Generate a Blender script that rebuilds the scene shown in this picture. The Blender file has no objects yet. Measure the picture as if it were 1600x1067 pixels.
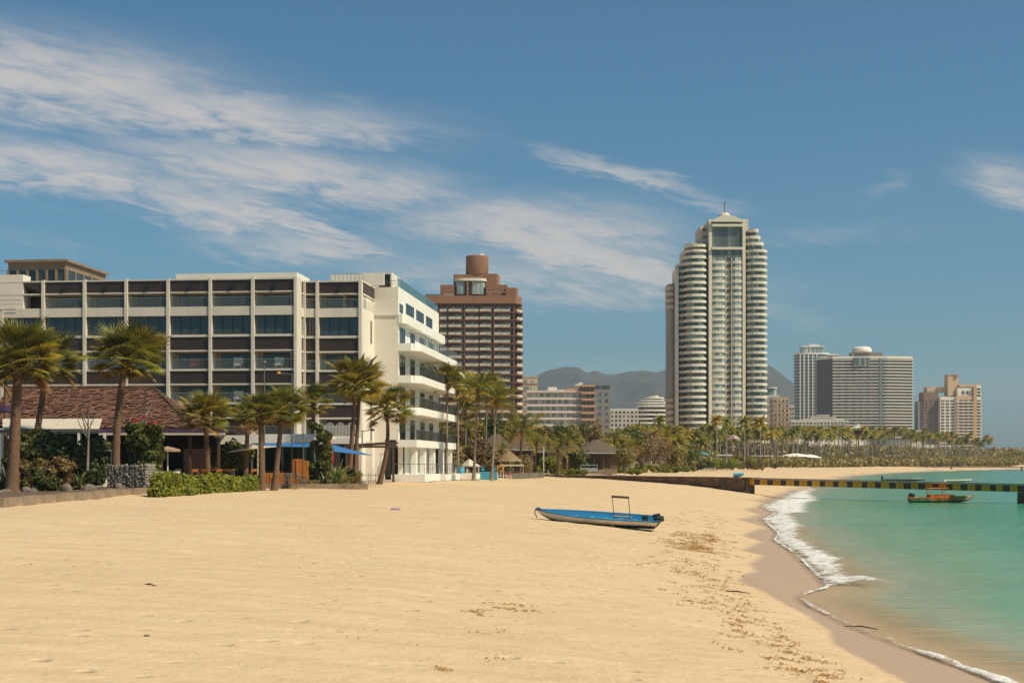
import bpy, math, random
import numpy as np
from mathutils import Matrix, Vector

random.seed(7)
rng = np.random.default_rng(7)
R = math.radians
scene = bpy.context.scene

# ------------------------------------------------------------------ camera
F = 2222.0          # focal length in pixels of the 1600 px wide photograph (50 mm lens)
HOR = 722.0         # row of the horizon
EYE = 4.2           # eye height above the sea
cam_data = bpy.data.cameras.new('camera')
cam_data.lens = 50.0
cam_data.sensor_width = 36.0
cam_data.shift_y = (HOR - 533.5) / 1600.0
cam_data.clip_start = 0.1
cam_data.clip_end = 30000.0
camera = bpy.data.objects.new('camera', cam_data)
scene.collection.objects.link(camera)
camera.location = (0, 0, EYE)
camera.rotation_euler = (R(90), 0, 0)
scene.camera = camera

# ------------------------------------------------------------------ sky
SUN_AZ = 118.0      # degrees clockwise from +Y (the view direction)
SUN_EL = 50.0
HAZE = 0.9e-4
world = bpy.data.worlds.new('World')
scene.world = world
world.use_nodes = True
wt = world.node_tree
wt.nodes.clear()


class NT:
    """small helper to write node trees"""
    def __init__(s, tree):
        s.t = tree

    def node(s, kind, **kw):
        n = s.t.nodes.new(kind)
        for k, v in kw.items():
            setattr(n, k, v)
        return n

    def link(s, a, b):
        s.t.links.new(a, b)

    def put(s, sock, v):
        if hasattr(v, 'is_linked') or isinstance(v, bpy.types.NodeSocket):
            s.t.links.new(v, sock)
        elif v is not None:
            sock.default_value = v

    def math(s, op, a, b=None, c=None, clamp=False):
        n = s.node('ShaderNodeMath', operation=op, use_clamp=clamp)
        s.put(n.inputs[0], a)
        if b is not None:
            s.put(n.inputs[1], b)
        if c is not None:
            s.put(n.inputs[2], c)
        return n.outputs[0]

    def mix(s, f, a, b, blend='MIX'):
        n = s.node('ShaderNodeMix', data_type='RGBA', blend_type=blend)
        s.put(n.inputs[0], f)
        s.put(n.inputs[6], a)
        s.put(n.inputs[7], b)
        return n.outputs[2]

    def noise(s, vec, scale, detail=4, rough=0.55, dist=0.0, dim='3D'):
        n = s.node('ShaderNodeTexNoise', noise_dimensions=dim)
        if vec is not None:
            s.link(vec, n.inputs['Vector'])
        n.inputs['Scale'].default_value = scale
        n.inputs['Detail'].default_value = detail
        n.inputs['Roughness'].default_value = rough
        n.inputs['Distortion'].default_value = dist
        return n.outputs['Fac']

    def mapr(s, v, a, b, c=0.0, d=1.0, smooth=False):
        n = s.node('ShaderNodeMapRange')
        if smooth:
            n.interpolation_type = 'SMOOTHSTEP'
        s.put(n.inputs[0], v)
        for i, q in enumerate((a, b, c, d)):
            n.inputs[i + 1].default_value = q
        return n.outputs[0]

    def comb(s, x, y, z=0.0):
        n = s.node('ShaderNodeCombineXYZ')
        s.put(n.inputs[0], x)
        s.put(n.inputs[1], y)
        s.put(n.inputs[2], z)
        return n.outputs[0]


w = NT(wt)
sky = w.node('ShaderNodeTexSky', sky_type='NISHITA')
sky.sun_disc = False
sky.sun_elevation = R(SUN_EL)
sky.sun_rotation = R(SUN_AZ)
sky.altitude = 0
sky.air_density = 1.0
sky.dust_density = 1.5
sky.ozone_density = 1.6
tc = w.node('ShaderNodeTexCoord')
sep = w.node('ShaderNodeSeparateXYZ')
w.link(tc.outputs['Generated'], sep.inputs[0])
dx, dy, dz = sep.outputs
ysafe = w.math('MAXIMUM', dy, 0.05)
U = w.math('DIVIDE', dx, ysafe)
V = w.math('DIVIDE', dz, ysafe)
# the sky's wisps: long thin banks, each at its own bearing and height
CLOUDS = [  # photo px, py, half length, half width, tilt (deg, down to the right), strength
    (40, 120, 300, 62, 8, 1.0), (330, 178, 270, 34, 5, 1.0), (90, 262, 300, 34, 8, 1.0),
    (470, 275, 270, 34, 9, 1.0), (330, 325, 160, 26, 16, 1.0), (460, 348, 140, 13, 19, 1.1), (470, 385, 130, 22, 2, .8),
    (70, 375, 150, 12, 14, .3),
    (850, 358, 190, 40, 5, 1.0), (900, 400, 220, 24, 15, 1.2), (850, 435, 290, 38, 3, .75), (720, 350, 110, 14, 18, .8),
    (985, 276, 125, 14, 17, .85), (1590, 290, 70, 34, 14, .8), (1390, 288, 50, 14, -25, .35),
    (1290, 368, 170, 16, -4, .35), (1100, 30, 70, 20, -10, .12), (640, 440, 130, 22, 0, .35), (950, 575, 110, 12, 0, .3)]
wisp = w.comb(w.math('MULTIPLY', w.math('ADD', U, w.math('MULTIPLY', V, 0.6)), 7.0),
              w.math('MULTIPLY', w.math('ADD', V, w.math('MULTIPLY', U, 0.14)), 30.0), 0.0)
n_warp = w.noise(wisp, 1.0, 5, .62, 1.2)
n_fine = w.noise(wisp, 3.4, 6, .68, 0.8)
fib = w.comb(w.math('MULTIPLY', w.math('ADD', U, w.math('MULTIPLY', V, -0.8)), 16.0),
             w.math('MULTIPLY', w.math('ADD', V, w.math('MULTIPLY', U, 0.24)), 90.0), 3.0)
n_fib = w.noise(fib, 1.0, 4, .6, 0.6)
Uw = w.math('ADD', U, w.math('MULTIPLY', w.math('SUBTRACT', n_warp, .5), .07))
Vw = w.math('ADD', V, w.math('MULTIPLY', w.math('SUBTRACT', n_fine, .5), .034))
total = None
for (px, py, hl, hw, tilt, st) in CLOUDS:
    u0, v0 = (px - 800) / F, (HOR - py) / F
    a = R(-tilt)
    du = w.math('SUBTRACT', Uw, u0)
    dv = w.math('SUBTRACT', Vw, v0)
    p = w.math('ADD', w.math('MULTIPLY', du, math.cos(a) * F / hl), w.math('MULTIPLY', dv, math.sin(a) * F / hl))
    q = w.math('ADD', w.math('MULTIPLY', du, -math.sin(a) * F / hw), w.math('MULTIPLY', dv, math.cos(a) * F / hw))
    r2 = w.math('ADD', w.math('MULTIPLY', p, p), w.math('MULTIPLY', q, q))
    g = w.math('MULTIPLY', w.math('EXPONENT', w.math('MULTIPLY', r2, -0.55)), st)
    total = g if total is None else w.math('MAXIMUM', total, g)
detail = w.math('SUBTRACT', w.math('ADD', w.math('MULTIPLY', n_fine, 1.0), w.math('MULTIPLY', n_fib, .9)), .30)
local = w.mapr(w.math('MULTIPLY', total, detail), .04, .82, 0, 1, True)
# thin cirrus everywhere else, behind the camera and overhead too
hz_ = w.math('ADD', w.math('MAXIMUM', dz, 0.0), 0.12)
plane = w.comb(w.math('MULTIPLY', w.math('DIVIDE', dx, hz_), .8), w.math('DIVIDE', dy, hz_), 0.0)
cir = w.math('MULTIPLY', w.mapr(w.noise(plane, 1.1, 6, .62, 1.0), .56, .85, 0, .55, True),
             w.mapr(dy, .3, -.1, 0, 1))
front = w.math('MULTIPLY', local, w.mapr(dy, .1, .4, 0, 1))
cloud = w.math('MULTIPLY', w.math('ADD', cir, front), w.mapr(dz, -.01, .02, 0, 1))
bg = w.node('ShaderNodeBackground')
out = w.node('ShaderNodeOutputWorld')
SKY = 0.078
skyc = w.mix(1.0, sky.outputs[0], (0.40, 0.86, 1.02, 1), 'MULTIPLY')
cc = w.mix(w.math('MULTIPLY', cloud, .85), skyc, (7.6, 7.1, 6.7, 1))
w.link(cc, bg.inputs['Color'])
bg.inputs['Strength'].default_value = SKY
w.link(bg.outputs[0], out.inputs['Surface'])
world.cycles.sampling_method = 'MANUAL'
world.cycles.sample_map_resolution = 512

# ------------------------------------------------------------------ sun
sd = bpy.data.lights.new('sun', 'SUN')
sd.energy = 5.0
sd.angle = R(0.53)
sd.color = (1.0, 0.87, 0.65)
sun = bpy.data.objects.new('sun', sd)
scene.collection.objects.link(sun)
az, el = R(SUN_AZ), R(SUN_EL)
to_sun = Vector((math.sin(az) * math.cos(el), math.cos(az) * math.cos(el), math.sin(el)))
sun.rotation_euler = to_sun.to_track_quat('Z', 'Y').to_euler()
sun.location = (0, -20, 60)

scene.view_settings.view_transform = 'Standard'
scene.view_settings.look = 'None'
scene.view_settings.exposure = 0.1
scene.view_settings.gamma = 1.0
scene.view_settings.use_curve_mapping = False
scene.render.engine = 'CYCLES'
cy = scene.cycles
cy.use_denoising = True
cy.max_bounces = 6
cy.diffuse_bounces = 3
cy.glossy_bounces = 3
cy.transmission_bounces = 4
cy.transparent_max_bounces = 12
cy.volume_bounces = 0
cy.caustics_reflective = False
cy.caustics_refractive = False

# ------------------------------------------------------------------ materials
MATS = {}


def mat(name, col, rough=0.7, var=0.12, vscale=1.5, bump=0.0, bscale=20.0, spec=0.5, metal=0.0, col2=None,
        coat=0.0, per_object=0.0, streak=0.0, trans=0.0, ior=None):
    if name in MATS:
        return MATS[name]
    m = bpy.data.materials.new(name)
    m.use_nodes = True
    n = NT(m.node_tree)
    b = m.node_tree.nodes['Principled BSDF']
    tcn = n.node('ShaderNodeTexCoord')
    ov = tcn.outputs['Object']
    c = col if len(col) == 4 else (*col, 1)
    c2 = (*col2, 1) if col2 else tuple(max(0, x * (1 - var * 2)) for x in c[:3]) + (1,)
    f = n.noise(ov, vscale, 5, .6)
    f = n.mapr(f, .32, .68, 0, 1)
    colr = n.mix(f, c, c2)
    if streak:
        mp = n.node('ShaderNodeMapping')
        mp.inputs['Scale'].default_value = (1.3, 1.3, .12)
        n.link(ov, mp.inputs[0])
        s = n.mapr(n.noise(mp.outputs[0], 2.0, 5, .7), .5, .75, 0, streak)
        colr = n.mix(s, colr, tuple(x * .45 for x in c[:3]) + (1,))
    if per_object:
        oi = n.node('ShaderNodeObjectInfo')
        hs = n.node('ShaderNodeHueSaturation')
        n.put(hs.inputs['Value'], n.mapr(oi.outputs['Random'], 0, 1, 1 - per_object, 1 + per_object))
        n.put(hs.inputs['Hue'], n.mapr(n.math('FRACT', n.math('MULTIPLY', oi.outputs['Random'], 7.3)), 0, 1, .5 - per_object * .045, .5 + per_object * .045))
        n.link(colr, hs.inputs['Color'])
        colr = hs.outputs[0]
    n.link(colr, b.inputs['Base Color'])
    b.inputs['Roughness'].default_value = rough
    b.inputs['Metallic'].default_value = metal
    b.inputs['Specular IOR Level'].default_value = spec
    b.inputs['Coat Weight'].default_value = coat
    if ior:
        b.inputs['IOR'].default_value = ior
    if bump:
        bn = n.node('ShaderNodeBump')
        bn.inputs['Strength'].default_value = min(1, bump)
        bn.inputs['Distance'].default_value = 0.03 * max(1, bump)
        n.link(n.noise(ov, bscale, 5, .6), bn.inputs['Height'])
        n.link(bn.outputs[0], b.inputs['Normal'])
    if trans:   # leaf: some light passes through
        tr = n.node('ShaderNodeBsdfTranslucent')
        n.link(colr, tr.inputs['Color'])
        mx = n.node('ShaderNodeMixShader')
        mx.inputs[0].default_value = trans
        o = m.node_tree.nodes['Material Output']
        n.link(b.outputs[0], mx.inputs[1])
        n.link(tr.outputs[0], mx.inputs[2])
        n.link(mx.outputs[0], o.inputs['Surface'])
    MATS[name] = m
    return m


def cell_glass(name, dark, light, cw, rough=.2, ior=1.6, share=.45):
    """glazing whose panes differ: some curtained, some open, bay by bay and floor by floor"""
    m = bpy.data.materials.new(name)
    m.use_nodes = True
    n = NT(m.node_tree)
    b = m.node_tree.nodes['Principled BSDF']
    tcn = n.node('ShaderNodeTexCoord')
    s = n.node('ShaderNodeSeparateXYZ')
    n.link(tcn.outputs['Object'], s.inputs[0])
    oi = n.node('ShaderNodeObjectInfo')
    cx = n.math('FLOOR', n.math('MULTIPLY', n.math('ADD', s.outputs[0], n.math('MULTIPLY', s.outputs[1], .7)), 1 / cw))
    wn = n.node('ShaderNodeTexWhiteNoise', noise_dimensions='2D')
    n.link(n.comb(cx, n.math('MULTIPLY', oi.outputs['Random'], 91.7)), wn.inputs['Vector'])
    f = n.mapr(wn.outputs['Value'], 1 - share - .2, 1.0, 0, 1)
    fr = n.math('FRACT', n.math('MULTIPLY', n.math('ADD', s.outputs[0], n.math('MULTIPLY', s.outputs[1], .7)), 1 / cw))
    edge = n.math('LESS_THAN', fr, .10)
    c = n.mix(f, (*dark, 1), (*light, 1))
    c = n.mix(edge, c, (.05, .045, .04, 1))
    n.link(c, b.inputs['Base Color'])
    b.inputs['Roughness'].default_value = rough
    b.inputs['IOR'].default_value = ior
    MATS[name] = m
    return m


def glass_mat(name, col, rough=.08, ior=1.9, alpha=1.0, var=.35, vscale=.5):
    m = mat(name, col, rough, var, vscale, ior=ior, spec=.5)
    m.node_tree.nodes['Principled BSDF'].inputs['Alpha'].default_value = alpha
    return m


# ------------------------------------------------------------------ meshes and objects
COL = scene.collection


class MB:
    def __init__(s):
        s.v, s.f, s.m, s.sm = [], [], [], False
        s.mi = 0

    def box(s, x0, x1, y0, y1, z0, z1):
        i = len(s.v)
        s.v += [(x0, y0, z0), (x1, y0, z0), (x1, y1, z0), (x0, y1, z0), (x0, y0, z1), (x1, y0, z1), (x1, y1, z1), (x0, y1, z1)]
        for q in ((0, 3, 2, 1), (4, 5, 6, 7), (0, 1, 5, 4), (1, 2, 6, 5), (2, 3, 7, 6), (3, 0, 4, 7)):
            s.f.append(tuple(i + k for k in q))
            s.m.append(s.mi)
        return s

    def face(s, pts):
        i = len(s.v)
        s.v += [tuple(p) for p in pts]
        s.f.append(tuple(range(i, i + len(pts))))
        s.m.append(s.mi)
        return s

    def prism(s, pts, z0, z1, z1b=None):
        """extrude a plan polygon (counter clockwise) from z0 to z1"""
        i, n = len(s.v), len(pts)
        s.v += [(p[0], p[1], z0) for p in pts] + [(p[0], p[1], z1) for p in pts]
        s.f.append(tuple(i + k for k in reversed(range(n))))
        s.f.append(tuple(i + n + k for k in range(n)))
        s.m += [s.mi, s.mi]
        for k in range(n):
            a, b = i + k, i + (k + 1) % n
            s.f.append((a, b, b + n, a + n))
            s.m.append(s.mi)
        return s

    def tube(s, pts, radii, n=8, cap=True):
        i0 = len(s.v)
        pts = [Vector(p) for p in pts]
        ref = Vector((0.13, 0.97, 0.2))
        for k, p in enumerate(pts):
            d = (pts[min(k + 1, len(pts) - 1)] - pts[max(k - 1, 0)]).normalized()
            a = d.cross(ref)
            if a.length < .1:
                a = d.cross(Vector((1, 0, 0)))
            a.normalize()
            b = d.cross(a).normalized()
            r = radii[k] if hasattr(radii, '__len__') else radii
            for j in range(n):
                t = 2 * math.pi * j / n
                s.v.append(tuple(p + a * (r * math.cos(t)) + b * (r * math.sin(t))))
        for k in range(len(pts) - 1):
            for j in range(n):
                a = i0 + k * n + j
                b = i0 + k * n + (j + 1) % n
                s.f.append((a, b, b + n, a + n))
                s.m.append(s.mi)
        if cap:
            s.f.append(tuple(i0 + j for j in range(n)))
            s.f.append(tuple(i0 + (len(pts) - 1) * n + j for j in reversed(range(n))))
            s.m += [s.mi, s.mi]
        return s

    def lathe(s, prof, n=20, c=(0, 0, 0)):
        i0 = len(s.v)
        for (r, z) in prof:
            for j in range(n):
                t = 2 * math.pi * j / n
                s.v.append((c[0] + r * math.cos(t), c[1] + r * math.sin(t), c[2] + z))
        for k in range(len(prof) - 1):
            for j in range(n):
                a = i0 + k * n + j
                b = i0 + k * n + (j + 1) % n
                s.f.append((a, b, b + n, a + n))
                s.m.append(s.mi)
        s.f.append(tuple(i0 + j for j in reversed(range(n))))
        s.f.append(tuple(i0 + (len(prof) - 1) * n + j for j in range(n)))
        s.m += [s.mi, s.mi]
        return s

    def mesh(s, name, mats, smooth=False):
        me = bpy.data.meshes.new(name)
        me.from_pydata(s.v, [], s.f)
        for m in (mats if isinstance(mats, (list, tuple)) else [mats]):
            me.materials.append(m)
        if any(s.m):
            me.polygons.foreach_set('material_index', s.m)
        if smooth or s.sm:
            me.polygons.foreach_set('use_smooth', [True] * len(me.polygons))
        me.update()
        return me


def np_mesh(name, verts, faces, m, smooth=False, attrs=None):
    """verts (n,3), faces (m,k)"""
    me = bpy.data.meshes.new(name)
    verts = np.ascontiguousarray(verts, dtype=np.float32)
    faces = np.ascontiguousarray(faces, dtype=np.int32)
    nf, k = faces.shape
    me.vertices.add(len(verts))
    me.vertices.foreach_set('co', verts.ravel())
    me.loops.add(nf * k)
    me.loops.foreach_set('vertex_index', faces.ravel())
    me.polygons.add(nf)
    me.polygons.foreach_set('loop_start', np.arange(0, nf * k, k, dtype=np.int32))
    me.polygons.foreach_set('loop_total', np.full(nf, k, dtype=np.int32))
    if smooth:
        me.polygons.foreach_set('use_smooth', np.ones(nf, dtype=bool))
    me.materials.append(m)
    for an, av in (attrs or {}).items():
        at = me.attributes.new(an, 'FLOAT', 'POINT')
        at.data.foreach_set('value', np.ascontiguousarray(av, dtype=np.float32))
    me.update(calc_edges=True)
    return me


def link(name, data, parent=None, loc=(0, 0, 0), rot=(0, 0, 0), scale=None):
    o = bpy.data.objects.new(name, data)
    COL.objects.link(o)
    if parent is not None:
        o.parent = parent
    o.location = loc
    o.rotation_euler = rot if hasattr(rot, '__len__') else (0, 0, rot)
    if scale is not None:
        o.scale = scale if hasattr(scale, '__len__') else (scale,) * 3
    return o


def part(name, mb, m, parent, loc=(0, 0, 0), rot=0.0, smooth=False, label=None):
    d = mb if isinstance(mb, bpy.types.Mesh) else mb.mesh(name, m, smooth)
    o = link(name, d, parent, loc, rot)
    if label:
        o['label'] = label
    return o


def thing(name, label, cat, loc=(0, 0, 0), rotz=0.0, group=None):
    o = link(name, None, None, loc, rotz)
    o['label'] = label
    o['category'] = cat
    if group:
        o['group'] = group
    return o


def solo(name, mb, m, label, cat, loc=(0, 0, 0), rot=0.0, group=None, smooth=False):
    d = mb if isinstance(mb, bpy.types.Mesh) else mb.mesh(name, m, smooth)
    o = link(name, d, None, loc, rot)
    o['label'] = label
    o['category'] = cat
    if group:
        o['group'] = group
    return o


def structure(name, data, loc=(0, 0, 0)):
    o = link(name, data, None, loc)
    o['kind'] = 'structure'
    return o


def stuff(o):
    o['kind'] = 'stuff'
    return o


def copy_tree(o, loc=None, rotz=None, scale=None, label=None, parent=None):
    c = o.copy()
    COL.objects.link(c)
    c.parent = parent
    if loc is not None:
        c.location = loc
    if rotz is not None:
        c.rotation_euler = (0, 0, rotz)
    if scale is not None:
        c.scale = scale if hasattr(scale, '__len__') else (scale,) * 3
    if label:
        c['label'] = label
    for ch in list(o.children):
        copy_tree(ch, parent=c)
    return c


# ------------------------------------------------------------------ lie of the land
def sea_pt(px, py):
    d = EYE * F / (py - HOR)
    return ((px - 800) / F * d, d)


SHORE_PX = [(1700, 1108), (1600, 1085), (1560, 1070), (1500, 1046), (1400, 1010), (1340, 986), (1290, 962), (1262, 948), (1244, 934),
            (1262, 927), (1291, 918), (1280, 905), (1262, 888), (1240, 866), (1207, 844), (1214, 834), (1190, 812),
            (1210, 802), (1188, 793), (1212, 780), (1240, 770), (1262, 762), (1290, 752), (1330, 744), (1400, 738), (1500, 735), (1600, 732.6)]
SHORE = [(14, -60), (10.5, -10), (10.0, 10)] + [sea_pt(*p) for p in SHORE_PX] + [(520, 930), (1500, 1000), (9000, 1300)]
SHORE = np.array(SHORE)


def shore_u(x, y):
    """signed distance to the water's edge, positive on land"""
    x = np.asarray(x, float)
    y = np.asarray(y, float)
    best = np.full(x.shape, 1e18)
    sgn = np.ones(x.shape)
    for a, b in zip(SHORE[:-1], SHORE[1:]):
        ex, ey = b - a
        L2 = ex * ex + ey * ey
        t = np.clip(((x - a[0]) * ex + (y - a[1]) * ey) / L2, 0, 1)
        qx, qy = x - (a[0] + t * ex), y - (a[1] + t * ey)
        d2 = qx * qx + qy * qy
        cr = ex * (y - a[1]) - ey * (x - a[0])
        m = d2 < best
        best = np.where(m, d2, best)
        sgn = np.where(m, np.where(cr > 0, 1.0, -1.0), sgn)
    return np.sqrt(best) * sgn


def vnoise(x, y, s, seed=0):
    """smooth value noise with numpy"""
    x = np.asarray(x, float) / s
    y = np.asarray(y, float) / s
    xi, yi = np.floor(x).astype(np.int64), np.floor(y).astype(np.int64)
    fx, fy = x - xi, y - yi
    fx, fy = fx * fx * (3 - 2 * fx), fy * fy * (3 - 2 * fy)

    def h(a, b):
        k = (a * 374761393 + b * 668265263 + seed * 974634777) & 0xffffffff
        k = ((k ^ (k >> 13)) * 1274126177) & 0xffffffff
        return ((k ^ (k >> 16)) & 0xffff) / 65535.0
    return (h(xi, yi) * (1 - fx) + h(xi + 1, yi) * fx) * (1 - fy) + (h(xi, yi + 1) * (1 - fx) + h(xi + 1, yi + 1) * fx) * fy


def land_z(x, y, detail=False):
    u = shore_u(x, y)
    y = np.asarray(y, float)
    up = np.maximum(u, 0)
    z = 2.35 * (1 - np.exp(-up / 14.0))
    far = np.clip((y - 230) / 300.0, 0, 1)
    z = z + np.clip((up - 30) * .035, 0, 1) * far * 2.6
    z = np.where(u < 0, u * 0.07, z)
    z = np.maximum(z, -4)
    if detail:
        k = np.clip(up / 2.5, 0, 1)
        z = z + k * (.10 * (vnoise(x, y, 6.0, 1) - .5) + .05 * (vnoise(x, y, 1.6, 2) - .5) + .028 * (vnoise(x, y, .45, 3) - .5)
                     + .05 * (vnoise(x, y * .6, 14.0, 4) - .5))
    return z


def ground_px(px, py, z_off=0.0):
    """where the sight line through a photo pixel meets the land"""
    d = np.concatenate([np.linspace(8, 300, 3000), np.linspace(300, 3000, 3000)])
    x = (px - 800) / F * d
    zr = EYE - (py - HOR) / F * d
    zt = land_z(x, d) + z_off
    k = np.argmax(zr <= zt)
    return float(x[k]), float(d[k]), float(zt[k])


def P(px, py, d):
    return ((px - 800) / F * d, d, EYE - (py - HOR) / F * d)


def PX(px, d):
    return (px - 800) / F * d


def PZ(py, d):
    return EYE - (py - HOR) / F * d


def grid_mesh(name, xs, ys, zfun, m, attrs=None, keep=None):
    X, Y = np.meshgrid(xs, ys)
    x, y = X.ravel(), Y.ravel()
    z = zfun(x, y)
    nx, ny = len(xs), len(ys)
    i = (np.arange(ny - 1)[:, None] * nx + np.arange(nx - 1)[None, :]).ravel()
    f = np.stack([i, i + 1, i + 1 + nx, i + nx], 1)
    if keep is not None:
        kv = keep(x, y, z)
        f = f[kv[f].any(axis=1)]
        used = np.zeros(len(x), bool)
        used[f.ravel()] = True
        idx = np.cumsum(used) - 1
        f = idx[f]
        x, y, z = x[used], y[used], z[used]
    at = {k: fn(x, y) for k, fn in (attrs or {}).items()}
    return np_mesh(name, np.stack([x, y, z], 1), f, m, True, at)


def poly_sd(poly, x, y):
    """signed distance to a polygon, positive inside"""
    poly = np.array(poly)
    best = np.full(x.shape, 1e18)
    inside = np.zeros(x.shape, bool)
    for a, b in zip(poly, np.roll(poly, -1, 0)):
        ex, ey = b - a
        t = np.clip(((x - a[0]) * ex + (y - a[1]) * ey) / (ex * ex + ey * ey + 1e-9), 0, 1)
        best = np.minimum(best, (x - a[0] - t * ex) ** 2 + (y - a[1] - t * ey) ** 2)
        c = ((a[1] > y) != (b[1] > y)) & (x < (b[0] - a[0]) * (y - a[1]) / (b[1] - a[1] + 1e-12) + a[0])
        inside ^= c
    return np.sqrt(best) * np.where(inside, 1, -1)


# --- sand
WET_PX = [(1190, 785), (1163, 798), (1185, 803), (1150, 811), (1196, 824), (1158, 836), (1190, 846), (1157, 859), (1192, 868), (1172, 880), (1180, 893),
          (1150, 906), (1196, 926), (1225, 943), (1262, 962), (1296, 985), (1300, 1003), (1330, 1022), (1400, 1058), (1440, 1080), (1600, 1160)]
wet_poly = [ground_px(*p)[:2] for p in WET_PX]
wet_poly = [(60, 150), (40, 165), (30, 160), (24, 146)] + wet_poly + [(9.5, -10), (40, -10)]


def wet_attr(x, y):
    sd_ = poly_sd(wet_poly, x, y) + .10 * (vnoise(x, y, .9, 9) - .5)
    soft = .05 + np.maximum(y - 20, 0) * .0035
    a = np.clip(.5 + sd_ / (2 * soft), 0, 1)
    u = shore_u(x, y)
    b = np.clip(1.2 - (u - .002 * y) / 1.2, 0, 1) * (y > 145)
    return np.maximum(a * (u < 6), b) * (1 - .55 * np.clip(-u / .8, 0, 1))


def spaced(segs):
    o = []
    for a, b, s in segs:
        o.append(np.arange(a, b, s))
    return np.concatenate(o + [[segs[-1][1]]])


def sand_material():
    m = bpy.data.materials.new('beach_sand')
    m.use_nodes = True
    n = NT(m.node_tree)
    b = m.node_tree.nodes['Principled BSDF']
    g = n.node('ShaderNodeNewGeometry').outputs['Position']
    at = n.node('ShaderNodeAttribute', attribute_name='wet')
    wet = at.outputs['Fac']
    big = n.mapr(n.noise(g, .10, 5, .6), .3, .7)
    mp = n.node('ShaderNodeMapping')
    mp.inputs['Scale'].default_value = (.35, 1.2, 1)
    mp.inputs['Rotation'].default_value = (0, 0, .15)
    n.link(g, mp.inputs[0])
    med = n.mapr(n.noise(mp.outputs[0], 1.3, 6, .7), .35, .68)
    fine = n.mapr(n.noise(g, 22, 4, .75), .3, .7)
    c = n.mix(big, (.645, .475, .292, 1), (.585, .42, .25, 1))
    c = n.mix(n.math('MULTIPLY', med, .72), c, (.46, .31, .16, 1))
    c = n.mix(n.math('MULTIPLY', fine, .35), c, (.72, .54, .34, 1))
    # scattered darker grains and crumbs
    crumbs = n.mapr(n.noise(g, 9.0, 3, .8), .66, .74)
    patch = n.mapr(n.noise(g, .5, 4, .6), .48, .66)
    c = n.mix(n.math('MULTIPLY', n.math('MULTIPLY', crumbs, patch), .8), c, (.38, .23, .10, 1))
    cw = n.mix(n.math('MULTIPLY', fine, .3), (.41, .28, .18, 1), (.46, .32, .205, 1))
    c = n.mix(wet, c, cw)
    n.link(c, b.inputs['Base Color'])
    n.link(n.mapr(wet, 0, 1, .95, .5), b.inputs['Roughness'])
    n.put(b.inputs['Specular IOR Level'], n.mapr(wet, 0, 1, .15, .35))
    h = n.math('ADD', n.math('MULTIPLY', n.noise(g, 2.3, 5, .6, .5), 1.0), n.math('MULTIPLY', n.noise(g, 11, 4, .65), .35))
    h = n.math('ADD', h, n.math('MULTIPLY', n.noise(g, 60, 3, .7), .07))
    # dimples left by feet
    vo = n.node('ShaderNodeTexVoronoi', feature='SMOOTH_F1')
    vo.inputs['Scale'].default_value = 1.25
    vo.inputs['Smoothness'].default_value = .4
    n.link(g, vo.inputs['Vector'])
    dim = n.mapr(vo.outputs['Distance'], .06, .24, -1, 0, True)
    dim = n.math('MULTIPLY', dim, n.mapr(n.noise(g, .35, 3, .6), .40, .56))
    h = n.math('ADD', h, n.math('MULTIPLY', dim, 1.05))
    bn = n.node('ShaderNodeBump')
    n.put(bn.inputs['Strength'], n.mapr(wet, 0, 1, .75, .06))
    bn.inputs['Distance'].default_value = .085
    n.link(h, bn.inputs['Height'])
    n.link(bn.outputs[0], b.inputs['Normal'])
    return m


sand_mat = sand_material()
ys_near = np.concatenate([[-14, -8, 0, 5, 8], np.geomspace(10, 205, 620)])
xs_near = spaced([(-45, -16, .5), (-16, 2, .22), (2, 24, .11), (24, 60, .4)])
structure('beach', grid_mesh('beach', xs_near, ys_near, lambda x, y: land_z(x, y, True), sand_mat, {'wet': wet_attr}))
ys_far = np.geomspace(205, 7800, 150)
xs_far = spaced([(-7500, -1500, 500), (-1500, -45, 90), (-45, 120, 3.0), (120, 400, 7), (400, 1400, 60), (1400, 8000, 600)])
structure('ground', grid_mesh('ground', xs_far, ys_far, lambda x, y: land_z(x, y, False), sand_mat, {'wet': wet_attr},
                              keep=lambda x, y, z: z > -3.5))
ys_s = np.array([-14, 20, 60, 100, 140, 180, 205])
for nm, xa, xb in (('ground', -7500, -45),):
    xs_l = np.concatenate([np.geomspace(7500, 45, 14) * -1])
    structure('ground', grid_mesh('ground_side', xs_l, ys_s, lambda x, y: land_z(x, y, False), sand_mat, {'wet': wet_attr}))

# --- sea
def sea_z(x, y):
    u = -shore_u(x, y)
    z = .012 + .0 * x
    off = np.clip(u / 6, 0, 1)
    damp = np.clip(400 / (y + 1), 0, 1)
    z = z + damp * off * (.07 * (vnoise(x + y * .2, y, 3.2, 21) - .5) + .05 * (vnoise(x - y * .1, y, 1.1, 22) - .5)
                          + .10 * (vnoise(x * .35, y, 7.0, 23) - .5))
    # the last small breaker
    z = z + .13 * np.exp(-((u - 1.6) / .8) ** 2) * (vnoise(x, y, 3, 24)) * np.clip((y - 30) / 20, 0, 1)
    f = foam_attr(x, y)
    z = z + .07 * f * (.4 + vnoise(x, y, .5, 25))
    return z


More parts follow.
